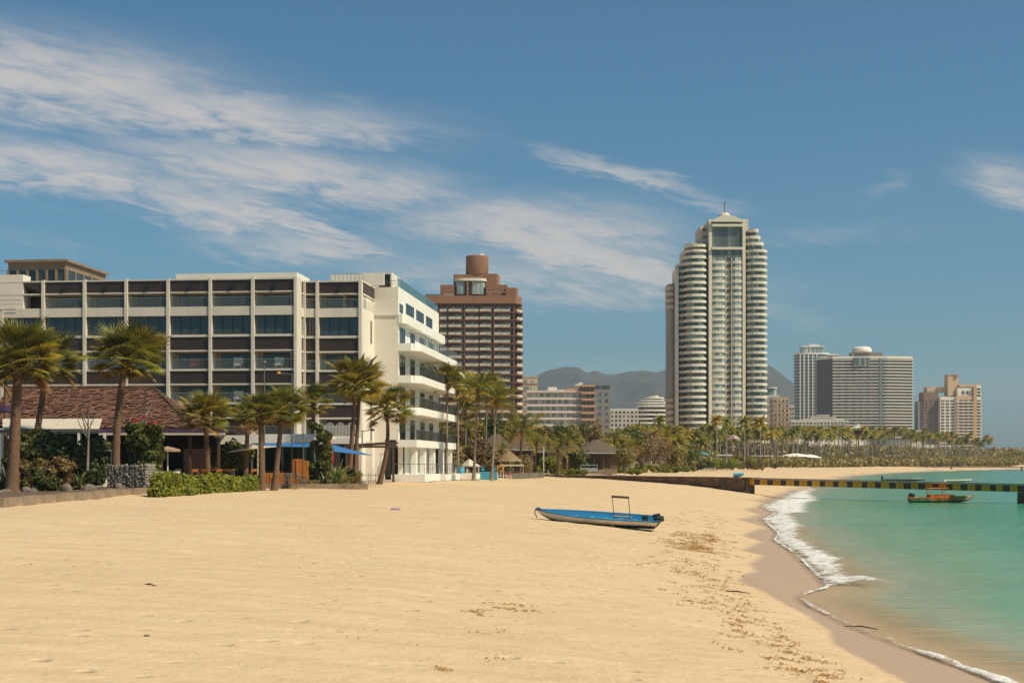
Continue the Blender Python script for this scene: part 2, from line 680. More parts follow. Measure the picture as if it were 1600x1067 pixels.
FOAM1 = [(1236, 770), (1186, 793), (1209, 802), (1188, 812), (1212, 834), (1205, 844), (1238, 866), (1262, 890), (1289, 918), (1340, 914),
         (1388, 915), (1386, 910), (1325, 903), (1322, 888), (1318, 876), (1290, 862), (1262, 850), (1250, 838), (1254, 822), (1238, 806), (1262, 800),
         (1262, 787), (1282, 780), (1268, 772), (1278, 764), (1260, 763)]
FOAM1 = [sea_pt(*p) for p in FOAM1]
FOAM2 = [sea_pt(*p) for p in [(1242, 935), (1290, 963), (1335, 984), (1350, 972), (1310, 955), (1345, 958), (1290, 940), (1262, 936), (1300, 925), (1290, 919)]]


def foam_attr(x, y):
    n1 = vnoise(x, y, .8, 31) - .5
    n2 = vnoise(x, y, .25, 32) - .5
    s = .18 + y * .004
    f1 = np.clip(.62 + (poly_sd(FOAM1, x, y) + .45 * n1 + .25 * n2) / (3.2 * s), 0, 1)
    f2 = np.clip(.45 + (poly_sd(FOAM2, x, y) + .4 * n1 + .2 * n2) / 1.0, 0, 1) * .74
    u = -shore_u(x, y)
    wd = .10 + .28 * vnoise(x, y, 1.7, 33) * (y < 34) + .05 * n2 + .0008 * y
    f3 = np.clip(1 - np.abs(u - wd * .6) / wd * .7, 0, 1) * (.86 + .4 * np.clip(vnoise(x, y, 2.6, 36) * 1.6 - .2 + (y < 31) * .4, 0, 1)) * (u > -.2)
    far = np.clip(1 - np.abs(u - .5) / (1.2 + .004 * y), 0, 1) * np.clip((y - 200) / 60, 0, 1) * .7 * (vnoise(x, y, 25, 34) > .25)
    return np.maximum.reduce([f1, f2, f3, far])


def sea_material():
    m = bpy.data.materials.new('sea_water')
    m.use_nodes = True
    n = NT(m.node_tree)
    b = m.node_tree.nodes['Principled BSDF']
    g = n.node('ShaderNodeNewGeometry').outputs['Position']
    u = n.node('ShaderNodeAttribute', attribute_name='offshore').outputs['Fac']
    fo = n.node('ShaderNodeAttribute', attribute_name='foam').outputs['Fac']
    un = n.math('ADD', u, n.math('MULTIPLY', n.math('SUBTRACT', n.noise(g, .5, 4, .6), .5), 2.0))
    un = n.math('DIVIDE', un, 60.0)
    cr = n.node('ShaderNodeValToRGB')
    cr.color_ramp.interpolation = 'EASE'
    els = cr.color_ramp.elements
    els[0].position, els[0].color = 0.0, (.62, .45, .23, 1)
    els[1].position, els[1].color = 1.0, (.042, .235, .125, 1)
    for p_, c_ in ((.022, (.56, .43, .23, 1)), (.05, (.34, .36, .22, 1)), (.10, (.19, .33, .17, 1)), (.25, (.08, .275, .12, 1)), (.5, (.05, .25, .12, 1))):
        e = els.new(p_)
        e.color = c_
    n.link(un, cr.inputs[0])
    mp = n.node('ShaderNodeMapping')
    mp.inputs['Scale'].default_value = (.045, .12, 1)
    n.link(g, mp.inputs[0])
    patch = n.mapr(n.noise(mp.outputs[0], 1.0, 4, .6), .4, .7)
    c = n.mix(n.math('MULTIPLY', patch, .55), cr.outputs[0], n.mix(1.0, cr.outputs[0], (.60, .80, .78, 1), 'MULTIPLY'))
    # foam: broken lace
    la = n.noise(g, 5.5, 5, .72, .6)
    lb = n.noise(g, 1.3, 3, .6, .8)
    lace = n.math('ADD', n.math('MULTIPLY', la, .7), n.math('MULTIPLY', lb, .5))
    fm = n.mapr(n.math('SUBTRACT', n.math('ADD', n.math('MULTIPLY', fo, .9), n.math('MULTIPLY', lace, 1.45)), 1.44), -.05, .36, 0, 1, True)
    c = n.mix(fm, c, (.78, .75, .70, 1))
    n.link(c, b.inputs['Base Color'])
    n.link(n.mapr(fm, 0, 1, .14, .8), b.inputs['Roughness'])
    b.inputs['IOR'].default_value = 1.333
    # shallow water shows the sand through it
    al = n.math('MAXIMUM', n.mapr(u, -.3, 3.2, .25, .97, True), fm)
    n.link(al, b.inputs['Alpha'])
    mp2 = n.node('ShaderNodeMapping')
    mp2.inputs['Scale'].default_value = (.55, 1.5, 1)
    mp2.inputs['Rotation'].default_value = (0, 0, -.2)
    n.link(g, mp2.inputs[0])
    h = n.math('ADD', n.noise(mp2.outputs[0], 1.0, 6, .62, .5), n.math('MULTIPLY', n.noise(mp2.outputs[0], 5.0, 4, .6, .3), .3))
    h = n.math('ADD', h, n.math('MULTIPLY', n.math('MULTIPLY', la, fm), .6))
    bn = n.node('ShaderNodeBump')
    bn.inputs['Strength'].default_value = .8
    bn.inputs['Distance'].default_value = .16
    n.link(h, bn.inputs['Height'])
    n.link(bn.outputs[0], b.inputs['Normal'])
    return m


sea_mat = sea_material()
ys_w = np.concatenate([[-14, 0, 12, 18, 22], np.geomspace(25, 260, 640), np.geomspace(263, 1400, 170)])
xs_w = spaced([(8, 26, .10), (26, 60, .4), (60, 160, 1.5), (160, 520, 6)])
structure('sea', grid_mesh('sea', xs_w, ys_w, sea_z, sea_mat,
                           {'offshore': lambda x, y: -shore_u(x, y), 'foam': foam_attr},
                           keep=lambda x, y, z: -shore_u(x, y) > -1.6))
flat = lambda x, y: x * 0 + .012
structure('sea', grid_mesh('sea_offshore', np.array([520, 700, 1200, 3000, 7900]), np.array([-14, 100, 300, 600, 1000, 1400]), flat, sea_mat,
                           {'offshore': lambda x, y: -shore_u(x, y), 'foam': lambda x, y: x * 0}))

# ================================================================== materials of buildings
WHITE = mat('white_render', (.76, .69, .585), .8, .06, .35, bump=.15, bscale=6, streak=.12)
FACADE_SHADED = mat('shaded_facade_render', (.67, .60, .50), .8, .08, .35, bump=.15, bscale=6, streak=.2)  # front render darker than WHITE: shade of grazing sun put into the colour
WHITE2 = mat('white_paint', (.80, .765, .69), .6, .05, .6)
BLACKP = mat('dark_brown_panel', (.042, .028, .023), .45, .12, .8)
RECESS = mat('beige_wall', (.52, .46, .36), .8, .08, .6)
FRAME = mat('black_frame', (.02, .02, .02), .4, .1)
METAL = mat('grey_metal', (.16, .16, .15), .45, .1, metal=.3)
ALU = mat('light_metal', (.45, .45, .42), .35, .1, metal=.5)
PANE = glass_mat('window_pane', (.050, .056, .056), .05, 1.75, var=.3, vscale=.35)
PANE_D = glass_mat('dark_window_pane', (.02, .03, .032), .06, 1.7, var=.3)
RAILG = glass_mat('balustrade_glass', (.22, .25, .24), .05, 1.5, alpha=.15, var=.05)
CURTAIN = mat('curtain', (.42, .43, .40), .9, .25, 2.5)
COPPER = mat('copper_timber', (.30, .19, .11), .55, .15, 1.2)
TEAK = mat('dark_wood', (.10, .055, .03), .6, .2, 3, bump=.2)
BLUEC = mat('blue_canvas', (.035, .17, .44), .7, .12, .8)

# ================================================================== the white hotel
TH = R(-6.0)
HO = (PX(462, 139.0), 139.0)          # the near corner of the front facade
HC, HS = math.cos(6 * math.pi / 180), math.sin(6 * math.pi / 180)


def hlx(px, yl):
    """local x on the plane local y = yl seen at photo column px"""
    t = (px - 800) / F
    return (t * HO[1] + t * yl * HC - HO[0] - yl * HS) / (HC + t * HS)


def hz(py, xl, yl):
    return EYE - (py - HOR) / F * (HO[1] - xl * HS + yl * HC)


hotel = thing('hotel', 'long white hotel with dark brown panels and glass balconies behind the palms', 'hotel', (HO[0], HO[1], 0), TH)
BW = 4.28
LVL = dict(slab=[(22.1, 22.22), (20.86, 20.98), (18.62, 19.5), (16.52, 16.76), (13.18, 13.38), (9.9, 10.08), (6.6, 6.8)],
           panel=[(20.98, 22.1), (15.24, 16.52), (11.92, 13.18), (8.62, 9.9)],
           lip=[15.1, 11.8, 8.5],
           rec=[(19.5, 20.86, 0), (13.38, 15.1, 1), (10.08, 11.8, 0), (6.8, 8.5, 1)],
           flush=[(16.76, 18.62)])
_cache = {}


def cached(key, fn):
    if key not in _cache:
        _cache[key] = fn()
    return _cache[key]


def pane_mesh(w_, h_, m, tag_):
    def f():
        mb = MB()
        mb.box(0, w_, 0, .02, 0, h_)
        return mb.mesh('pane', m)
    return cached(('pane', round(w_, 2), round(h_, 2), tag_), f)


def glazing(parent, x0, x1, y, z0, z1, n, loc, rot, m=None, sill=False):
    """one window part with n pane children"""
    W, H = x1 - x0, z1 - z0
    m = m or PANE

    def f():
        mb = MB()
        pw = W / n
        for k in range(n + 1):
            mb.box(k * pw - .035, k * pw + .035, 0, .09, 0, H)
        mb.box(.035, W - .035, .01, .08, 0, .07)
        mb.box(.035, W - .035, .01, .08, H - .07, H)
        return mb.mesh('window', FRAME)
    wm = cached(('win', round(W, 2), round(H, 2), n), f)
    o = link('window', wm, parent, loc, rot)
    pw = W / n
    for k in range(n):
        link('pane', pane_mesh(pw - .07, H - .14, m, m.name), o, (k * pw + .035, .035, .07))
    return o


def place(p0, ang, x, y, z):
    return (p0[0] + x * math.cos(ang) - y * math.sin(ang), p0[1] + x * math.sin(ang) + y * math.cos(ang), z)


def facade(parent, p0, p1, nb, first=0, ends=True, npane=4, lamps=True, dep=1.75):
    L = math.hypot(p1[0] - p0[0], p1[1] - p0[1])
    ang = math.atan2(p1[1] - p0[1], p1[0] - p0[0])
    bw = L / nb
    key = round(bw, 2)
    pd = .30

    def boxm(name, m, w_, y0, y1, h_):
        return cached((name, key, round(w_, 2), round(y0, 2), round(y1, 2), round(h_, 2), m.name), lambda: MB().box(0, w_, y0, y1, 0, h_).mesh(name, m))
    # continuous slab edges
    for (a, b) in LVL['slab']:
        mb = MB().box(0, L, -.06 if 18 < a < 19 else -.04, dep + .15, a, b)
        part('slab', mb, FACADE_SHADED, parent, (p0[0], p0[1], 0), ang)
    for k in range(nb):
        x = k * bw
        if k >= first:
            a, b = LVL['panel'][0]
            link('fascia_panel', boxm('fascia_panel', BLACKP, bw - pd, .06, .2, b - a), parent, place(p0, ang, x + pd / 2, 0, a), (0, 0, ang))
            if lamps:
                o = link('wall_lamp', cached('wl', lambda: MB().box(-.09, .09, -.22, .06, .25, .62).box(-.05, .05, -.08, .06, .62, .8).mesh('wall_lamp', FRAME)),
                         parent, place(p0, ang, x + bw / 2, 0, a), (0, 0, ang))
        for (a, b) in LVL['panel'][1:]:
            link('wall_panel', boxm('wall_panel', BLACKP, bw - pd, .06, .2, b - a), parent, place(p0, ang, x + pd / 2, 0, a), (0, 0, ang))
        for a in LVL['lip']:
            link('lintel', boxm('lintel', FACADE_SHADED, bw - pd, -.02, dep + .14, .14), parent, place(p0, ang, x + pd / 2, 0, a), (0, 0, ang))
        for (a, b, t) in LVL['rec']:
            if a > 19 and k < first:
                continue
            # back wall of the balcony, its window, balustrade
            link('back_wall', boxm('back_wall', RECESS, bw - pd, dep, dep + .1, b - a), parent, place(p0, ang, x + pd / 2, 0, a), (0, 0, ang))
            glazing(parent, .62, bw - .28, 0, 0, b - a - .12, npane, place(p0, ang, x + .62, dep - .13, a), ang)
            gl = link('balustrade', boxm('balustrade', RAILG, bw - pd - .06, .05, .07, .92), parent, place(p0, ang, x + pd / 2 + .03, 0, a), (0, 0, ang))
            link('rail', boxm('rail', ALU, bw - pd - .06, .03, .09, .04), gl, (0, 0, .92))
        for (a, b) in LVL['flush']:
            glazing(parent, pd / 2, bw - pd / 2, 0, 0, b - a, npane, place(p0, ang, x + pd / 2, .32, a), ang)
            link('back_wall', boxm('back_wall', CURTAIN, bw - pd, dep, dep + .1, b - a), parent, place(p0, ang, x + pd / 2, 0, a), (0, 0, ang))
        # ground floor: dark glass
        glazing(parent, pd / 2, bw - pd / 2, 0, 0, 4.0, 3, place(p0, ang, x + pd / 2, .4, 2.6), ang, PANE_D)
    for k in range(nb + 1):
        if not ends and k in (0,):
            continue
        h_ = 22.3 if k >= first else 19.5
        mb = MB().box(-pd / 2 + .003, pd / 2 - .003, -.16, dep - .01, 0, h_ - 2.4)
        part('post', cached(('post', h_, dep), lambda: mb.mesh('post', FACADE_SHADED)), FACADE_SHADED, parent, place(p0, ang, k * bw, 0, 2.4), ang)
    return L, ang


XL = -10 * BW
cB = hlx(475, 2.8)
cC = hlx(496, 2.8)
cD = hlx(563, 2.8)
XC = hlx(566.5, 2.8)
SB = 8.6                                # where the second volume starts
XF = hlx(622, SB)
XB = XF + 1.35
YE = SB + 27.0
facade(hotel, (XL, 0), (0, 0), 10, first=4)
facade(hotel, (0, 0), (cB, 2.8), 1, npane=2, lamps=False, dep=.45, ends=False)
facade(hotel, (cB, 2.8), (cC, 2.8), 1, npane=2, lamps=False)
facade(hotel, (cC, 2.8), (cD, 2.8), 1, npane=4, ends=False)

# core volumes behind the facade
core = MB()
core.prism([(XL, 1.9), (-1.1, 1.9), (cB - .8, 4.7), (XC - .05, 4.7), (XC - .05, SB + .1), (XC - .05, YE), (XL, YE)], 2.4, 22.0)
part('core_wall', core, WHITE, hotel)
rf = MB()
rf.prism([(XL, .2), (0, .2), (cB, 3.0), (XC - .25, 3.0), (XC - .25, YE), (XL, YE)], 22.22, 22.27)
part('roof', rf, mat('roof_gravel', (.40, .38, .34), .9), hotel)
# the blank white block at the left of the top storey
blk = MB()
xw = XL + 4 * BW
blk.box(XL - 3, xw - 2.1, -.02, 1.7, 19.5, 22.9)
blk.box(XL - 3, XL + 9.3 * BW * 0 + xw + 6.2, 2.2, 9, 22.27, 22.95)
part('wall', blk, WHITE, hotel, label='blank white top storey wall at the left end')
slp = MB()
slp.face([(xw - 2.1, -.02, 22.0), (xw - .16, -.02, 22.1), (xw - .16, -.02, 21.0), (xw - 1.9, 1.7, 20.6)])
slp.box(xw - 2.1, xw - .17, 1.72, 1.8, 19.5, 22.1)
part('fascia_panel', slp, BLACKP, hotel)
part('balustrade', MB().box(xw - 6.2, xw - 2.2, -.35, -.31, 20.3, 20.34).box(xw - 6.2, xw - 6.1, -.4, -.3, 19.5, 20.4).box(xw - 6.2, xw - 2.2, -.35, -.31, 19.9, 19.93), METAL, hotel)
# roof blocks
part('roof_parapet', MB().box(hlx(275, .9), hlx(464, .9), .9, 6.0, 22.27, hz(425.5, hlx(464, .9), .9)), WHITE, hotel)
part('roof_parapet', MB().box(hlx(516, 7), hlx(600, 7), 7.0, 7.3, 22.27, hz(429, -3, 7)), WHITE, hotel)
q0 = 14.0
part('stair_block', MB().box(hlx(560, q0), hlx(612, q0), q0, q0 + 5, 22.2, hz(425.5, hlx(612, q0), q0)), WHITE, hotel)
dd = MB().box(0, 1.1, -.05, .0, 0, 2.0)
part('door', dd, FRAME, hotel, (hlx(594, q0), q0 - .02, 22.3))

# side face of the front volume (slit windows)
side = MB()
side.box(XC - .2, XC, 3.1, SB, 2.4, 19.5)
side.box(XC - .34, XC - .02, 2.79, 3.1, 2.4, 22.0)
part('wall', side, WHITE, hotel)
part('fascia_panel', MB().box(XC - .14, XC + .02, 3.12, SB - .02, 20.98, 22.1), BLACKP, hotel)
part('slab', MB().box(XC - .16, XC + .05, 3.1, SB - .02, 22.1, 22.22).box(XC - .16, XC + .05, 3.1, SB - .02, 20.86, 20.98), WHITE, hotel)
part('balustrade', MB().box(XC - .06, XC - .04, 3.1, SB, 19.5, 20.45), RAILG, hotel)
part('back_wall', MB().box(XC - 2.0, XC - 1.9, 3.1, SB, 19.5, 20.86), RECESS, hotel)
slit = MB().box(0, .03, 0, .75, 0, 2.3).mesh('window', PANE_D)
for (z_) in (16.3, 12.4, 9.0, 6.2):
    link('window', slit, hotel, (XC, 6.6, z_))
# front wall of the second volume
part('wall', MB().box(XC - .3, XF, SB, SB + .3, 6.5, 22.25).box(XC - .3, XC + 1.1, SB, SB + .3, 2.4, 6.5)
     .box(XC + 3.0, XF, SB, SB + .3, 2.4, 6.5), WHITE, hotel)
part('ledge', MB().box(XC + .02, XF - .02, SB - .12, SB, 19.32, 19.5), WHITE, hotel)
glazing(hotel, 0, 2.0, 0, 0, 3.8, 3, (XC + 1.1, SB + .1, 2.6), 0, PANE_D)
# door wall below at the left, with piers
part('pier', MB().box(XC - .1, XC + .75, SB - 4.6, SB - 4.2, 2.4, 6.3), WHITE, hotel)

# long side wall with balconies
sw = MB()
sw.box(XF - .3, XF, SB + .3, YE, 2.4, 22.25)
part('wall', sw, WHITE2, hotel)  # paler white than the front: the sunlit side's brightness is in the colour
part('parapet', MB().box(XF - .3, XF, SB, YE, 22.25, 22.32), WHITE, hotel)
gw = MB().box(0, .03, 0, 5.2, 0, .95).mesh('balustrade', glass_mat('blue_glass', (.08, .16, .17), .05, 1.5, alpha=.6, var=.05))
for k in range(5):
    o = link('balustrade', gw, hotel, (XF - .1, SB + .25 + k * 5.3, 22.32))
for (y0, y1) in ((.5, 2.3), (4.2, 9.0), (10.6, 15.5), (17.2, 21.5)):
    o = glazing(hotel, 0, y1 - y0, 0, 0, 1.35 if y0 > 3 else .9, 4 if y0 > 3 else 1, (XF + .04, SB + y0 + .3, 19.75), R(90), PANE)
FL = [16.45, 13.15, 9.85, 6.5]
for i, zf in enumerate([19.5] + FL):
    mb = MB()
    xo = XB if i < 4 else XB - .15
    drop = .95 if i == 0 else .75
    # parapet: wall upstand on the edge and a floor slab
    zt = zf
    pl = [(XF, SB + .001), (xo, SB), (xo + .9, SB + 1.2), (xo + .9, YE), (XF, YE)]
    if i == 0:
        pl = [(XF, SB - .05), (XF + .45, SB - .05), (XF + .75, SB + .9), (XF + .75, YE), (XF, YE)]
    if i == 4:
        pl = [(XF, SB - .9), (xo + .9, SB - .9), (xo + .9, YE), (XF, YE)]
    mb.prism(pl, zt - drop, zt)
    part('balcony', mb, WHITE2, hotel)
    if i >= 1:
        px_ = pl[-2][0] - .06
        y0 = pl[1][1] + .1
        gl = MB()
        gl.box(px_, px_ + .02, y0 + 1.2 if i < 4 else y0, YE - .1, zt, zt + 1.0)
        gm = RAILG if i == 1 else glass_mat('dark_mesh', (.03, .03, .02), .5, 1.45, alpha=.62, var=.2)
        o = part('balustrade', gl, gm, hotel)
        r_ = MB().box(px_ - .02, px_ + .04, y0, YE - .1, zt + 1.0, zt + 1.05)
        r_.box(XF, px_, y0, y0 + .04, zt + 1.0, zt + 1.05)
        for k in range(14):
            yy = y0 + (YE - y0) * k / 14
            r_.box(px_ - .015, px_ + .035, yy, yy + .05, zt, zt + 1.0)
        for k in range(5):
            r_.box(XF + .1 + k * (px_ - XF) / 5, XF + .12 + k * (px_ - XF) / 5, y0 + .01, y0 + .03, zt, zt + 1.0)
        part('rail', r_, METAL, o)
for zf, top in zip(FL + [2.9], (18.55, 15.7, 12.4, 9.1, 5.7)):
    h_ = top - zf - .35
    for (y0, w_) in ((1.0, 2.9), (7.2, 2.6), (13.6, 2.6), (19.8, 2.6)):
        if zf < 3 and y0 < 2:
            continue
        glazing(hotel, 0, w_, 0, 0, h_, 2, (XF + .04, SB + y0, zf), R(90), PANE_D if y0 > 2 else PANE)
# ground floor piers and white plinth
for y0 in (.6, 6.2, 12.5, 18.9, 25.4):
    part('pier', MB().box(XF + 1.2, XF + 1.75, SB + y0, SB + y0 + 1.0, 2.9, 5.75), WHITE2, hotel)
part('plinth', MB().box(XF - .5, XF + 3.0, SB - 1.2, SB + 9, 2.2, 2.95), WHITE2, hotel)
part('plinth', MB().box(XF - .5, XF + 3.6, SB + 9.1, SB + 20, 2.2, 2.85), WHITE2, hotel)
part('plinth', MB().box(XF - .5, XF + 5.5, SB + 20.1, YE + 3, 2.2, 2.85), WHITE2, hotel)
rl = MB()
for k in range(22):
    rl.box(XF + 2.9, XF + 2.94, SB - 1.1 + k * 1.35, SB - 1.06 + k * 1.35, 2.95, 4.0)
rl.box(XF + 2.89, XF + 2.95, SB - 1.1, SB + 28, 4.0, 4.05)
rl.box(XF + 2.905, XF + 2.935, SB - 1.1, SB + 28, 3.5, 3.53)
rl.box(XF - .4, XF + 2.9, SB - 1.12, SB - 1.08, 4.0, 4.05)
part('railing', rl, METAL, hotel)
# mezzanine terrace in front of the third bay with white slatted rail
mz = MB()
x0, x1 = hlx(497, 0.2), hlx(561, .2)
part('balcony', MB().box(x0, x1, -1.6, 2.8, 6.0, 6.55), WHITE2, hotel)
wr = MB()
for k in range(30):
    xx = x0 + (x1 - x0) * k / 29.0
    wr.box(xx, xx + .04, -1.6, -1.56, 6.55, 7.7 + .35 * abs(math.sin(k * .42)))
part('railing', wr, WHITE2, hotel)

# white closed parasols and things standing on the balconies
def balcony_parasol(px, yl, z, lab, dz=1.6):
    mb = MB().lathe([(.03, 0), (.04, .5), (.30, .55), (.26, 1.1), (.10, 1.75), (.02, 1.95)], 10)
    x = hlx(px, yl)
    q = place((HO[0], HO[1]), TH, x, yl, z)
    solo('closed_parasol', mb, WHITE2, lab, 'parasol', q, group='white objects on the hotel balconies', smooth=True)


def round_chair(px, yl, z, m, lab):
    mb = MB().lathe([(.42, .30), (.5, .42), (.5, .5), (.15, .5)], 12)
    mb.box(-.45, .45, .3, .42, .45, 1.15)
    for sx in (-.3, .3):
        for sy in (-.3, .3):
            mb.box(sx - .02, sx + .02, sy - .02, sy + .02, 0, .32)
    solo('armchair', mb, m, lab, 'armchair', place((HO[0], HO[1]), TH, hlx(px, yl), yl, z), group='armchairs on the hotel balconies')


PINK = mat('pink_fabric', (.45, .10, .12), .8)
# the flush storey is a glazed loggia: its parasols stand just behind the glass line, so they go in front of the curtains
for px, lab in ((370, 'white folded parasol on the glazed hotel storey, left of a close pair'),
                (381, 'smaller white folded parasol beside another on the glazed hotel storey'),
                (524, 'single white folded parasol in the hotel bay nearest the right corner')):
    balcony_parasol(px, .9 if px < 490 else 3.6, 16.78, lab)
round_chair(304, .8, 13.4, PINK, 'pink armchair on the third hotel balcony storey under dark panels')
round_chair(372, .8, 13.4, WHITE2, 'white round armchair on the hotel balcony right of the pink one')
round_chair(436, .8, 13.4, WHITE2, 'white round armchair on the hotel balcony nearest the facade notch')
round_chair(372, .8, 10.1, WHITE2, 'white round armchair one storey lower above the restaurant palms')

# rooftop glass pavilion
pav_y = 6.0
ax0, ax1 = hlx(13, pav_y), hlx(103, pav_y)
pz0, pz1 = 22.9, hz(405.5, ax1, pav_y)
pv = link('pavilion', MB().box(ax0 - .3, ax1 + .3, pav_y - .3, pav_y + 11, pz1 - .25, pz1).mesh('pavilion', COPPER), hotel)
pv['label'] = 'copper framed glass pavilion on the roof'
link('wall', MB().box(ax0, ax1, pav_y, pav_y + 10.6, pz1 - 1.0, pz1 - .26).mesh('wall', COPPER), pv)
nb_ = 6
pm = None
for k in range(nb_ + 1):
    xx = ax0 + (ax1 - ax0) * k / nb_
    link('post', cached('pvp', lambda: MB().box(-.13, .13, -.05, .2, 0, pz1 - 1.0 - pz0).mesh('post', COPPER)), pv, (xx, pav_y, pz0))
for k in range(nb_):
    xx = ax0 + (ax1 - ax0) * k / nb_
    ww = (ax1 - ax0) / nb_
    link('window', cached(('pvw', k % 2), lambda: MB().box(.13, ww - .13, .06, .09, 0, pz1 - 1.0 - pz0).mesh('window', PANE if k % 2 else PANE_D)), pv, (xx, pav_y, pz0))
for k in range(5):
    yy = pav_y + .2 + k * 2.1
    link('post', cached('pvp2', lambda: MB().box(-.12, .06, 0, .22, 0, pz1 - 1.0 - pz0).mesh('post', COPPER)), pv, (ax1, yy, pz0))
    link('window', cached('pvw2', lambda: MB().box(-.04, -.01, .22, 2.1, 0, pz1 - 1.0 - pz0).mesh('window', PANE)), pv, (ax1, yy, pz0))
rr = MB()
for k in range(9):
    rr.box(ax0 - 3 + k, ax0 - 2.96 + k, 4.0, 4.04, 22.95, 23.85)
rr.box(ax0 - 3, ax0 + 5.6, 3.99, 4.05, 23.85, 23.89)
part('railing', rr, METAL, hotel)
# roof rails, pergola table and antenna at the right end
rt = MB()
xa, xb = hlx(517, 3.4), XC - .1
for k in range(9):
    xx = xa + (xb - xa) * k / 8
    rt.box(xx, xx + .04, 3.4, 3.44, 22.2, 22.95)
rt.box(xa, xb, 3.39, 3.45, 22.95, 22.99)
rt.box(xb, XF - .2, SB + .1, SB + .16, 22.9, 22.95)
rt.box(xb, XF - .2, SB + .11, SB + .14, 22.6, 22.63)
part('railing', rt, METAL, hotel)


def roof_stool(px, yl, lab):
    mb = MB()
    mb.box(-.35, .35, -.35, .35, .72, .8)
    for sx in (-.3, .3):
        for sy in (-.3, .3):
            mb.box(sx - .04, sx + .04, sy - .04, sy + .04, 0, .72)
    solo('roof_table', mb, TEAK, lab, 'table', place((HO[0], HO[1]), TH, hlx(px, yl), yl, 22.27))


roof_stool(598, SB + 2, 'dark wooden table on the hotel roof behind the thin rail')
roof_stool(605, SB + 2.6, 'second wooden table on the hotel roof close to the white side wall')

# ================================================================== far buildings
CREAM = mat('cream_concrete', (.62, .52, .39), .85, .08, .05)
CREAM_L = mat('pale_cream_concrete', (.73, .66, .53), .85, .06, .05)
TGLASS = cell_glass('tower_glass', (.07, .095, .09), (.34, .38, .34), 1.9)
TGLASS_L = cell_glass('pale_tower_glass', (.16, .22, .22), (.52, .54, .48), 1.6, share=.6)
TDARK = cell_glass('dark_tower_glass', (.04, .045, .04), (.22, .22, .19), 1.2, share=.25)
BROWN = mat('red_brown_concrete', (.27, .13, .070), .85, .12, .15)
BROWN_D = mat('dark_brown_concrete', (.15, .072, .045), .85, .15, .15)
BEIGE = mat('beige_rail', (.58, .50, .38), .8, .2, .6)
ORANGE_C = mat('orange_brown_concrete', (.46, .27, .165), .85, .1, .1)
PEACH = mat('peach_concrete', (.60, .42, .27), .85, .08, .08)
GREY_C = mat('grey_concrete', (.30, .29, .27), .85, .08, .08)
PINKW = mat('pink_white_concrete', (.62, .52, .46), .85, .08, .08)
FARW = mat('far_white_concrete', (.74, .69, .60), .85, .05, .06)


def frame_at(pxc, d, z=3.0):
    return (PX(pxc, d), d, z)


class Far:
    """local frame of a far building: x to the right from its own centre column, z up from its base"""
    def __init__(s, name, label, cat, pxc, d, base=3.0, rot=0.0, group=None):
        s.pxc, s.d, s.base = pxc, d, base
        s.s = F / d
        s.o = thing(name, label, cat, (PX(pxc, d), d, base), rot, group)

    def x(s, px):
        return (px - s.pxc) / s.s

    def z(s, py):
        return PZ(py, s.d) - s.base

    def part(s, name, mb, m, smooth=False, loc=(0, 0, 0), parent=None):
        return part(name, mb, m, parent or s.o, loc, 0, smooth)

    def windows(s, xs, w_, zs, h_, y, m, name='window', depth=.25, side=None):
        """one part per window, mesh data shared; side=+1/-1 puts them on a side wall at x=y"""
        def mk():
            mb = MB()
            if side is None:
                mb.box(-w_ / 2, w_ / 2, -depth, 0, 0, h_)
            elif side > 0:
                mb.box(0, depth, -w_ / 2, w_ / 2, 0, h_)
            else:
                mb.box(-depth, 0, -w_ / 2, w_ / 2, 0, h_)
            return mb.mesh(name, m)
        me = mk()
        for zz in zs:
            for xx in xs:
                link(name, me, s.o, (xx, y, zz) if side is None else (y, xx, zz))


def arc_plan(x0, x1, y0, bulge, n=10, p=2.6):
    """plan outline: straight back at y0, front bulging towards the viewer (-y)"""
    pts = []
    cx, rx = (x0 + x1) / 2, (x1 - x0) / 2
    for k in range(n + 1):
        t = math.pi * k / n
        c, s_ = math.cos(t), math.sin(t)
        pts.append((cx - rx * (abs(c) ** (2 / p)) * (1 if c > 0 else -1), y0 - bulge * (abs(s_) ** (2 / p))))
    return pts + [(x1, y0 + 6), (x0, y0 + 6)]


# ------------------------------------------------------------------ tall cream tower
T = Far('residential_tower', 'tallest cream tower with stacked curved balconies and a domed top with antenna', 'tower', 1135, 700)
ROW0, DROW = 405.0, 9.9
rows = [ROW0 + DROW * k for k in range(31)]
body = MB()
body.box(T.x(1108), T.x(1163.5), 0, 26, 0, T.z(343))
body.box(T.x(1072), T.x(1108), 6, 28, 0, T.z(386))
body.box(T.x(1096), T.x(1108), 4, 24, T.z(386), T.z(351))
body.box(T.x(1163.5), T.x(1197), 6, 28, 0, T.z(392))
body.box(T.x(1163.5), T.x(1184), 6, 24, T.z(392), T.z(362))
body.box(T.x(1159), T.x(1171), 3, 20, T.z(362), T.z(341))
T.part('wall', body, CREAM)
T.part('pier', MB().box(T.x(1107), T.x(1112), -1.3, .0, 0, T.z(343)), CREAM_L)
T.part('pier', MB().box(T.x(1159.6), T.x(1164.3), -1.3, .0, 0, T.z(343)), CREAM_L)
T.part('pier', MB().box(T.x(1133), T.x(1134.0), -.9, 0, 0, T.z(402)), CREAM_L)
T.part('pier', MB().box(T.x(1142.6), T.x(1143.6), -.8, 0, 0, T.z(402)), CREAM_L)
T.part('rear_stair_wall', MB().box(T.x(1057.3), T.x(1061), 2, 20, 0, T.z(418)), CREAM_L)
rear = MB()
rear.prism(arc_plan(T.x(1047), T.x(1058), 14, 5), 0, T.z(440))
T.part('rear_wing', rear, GREY_C)
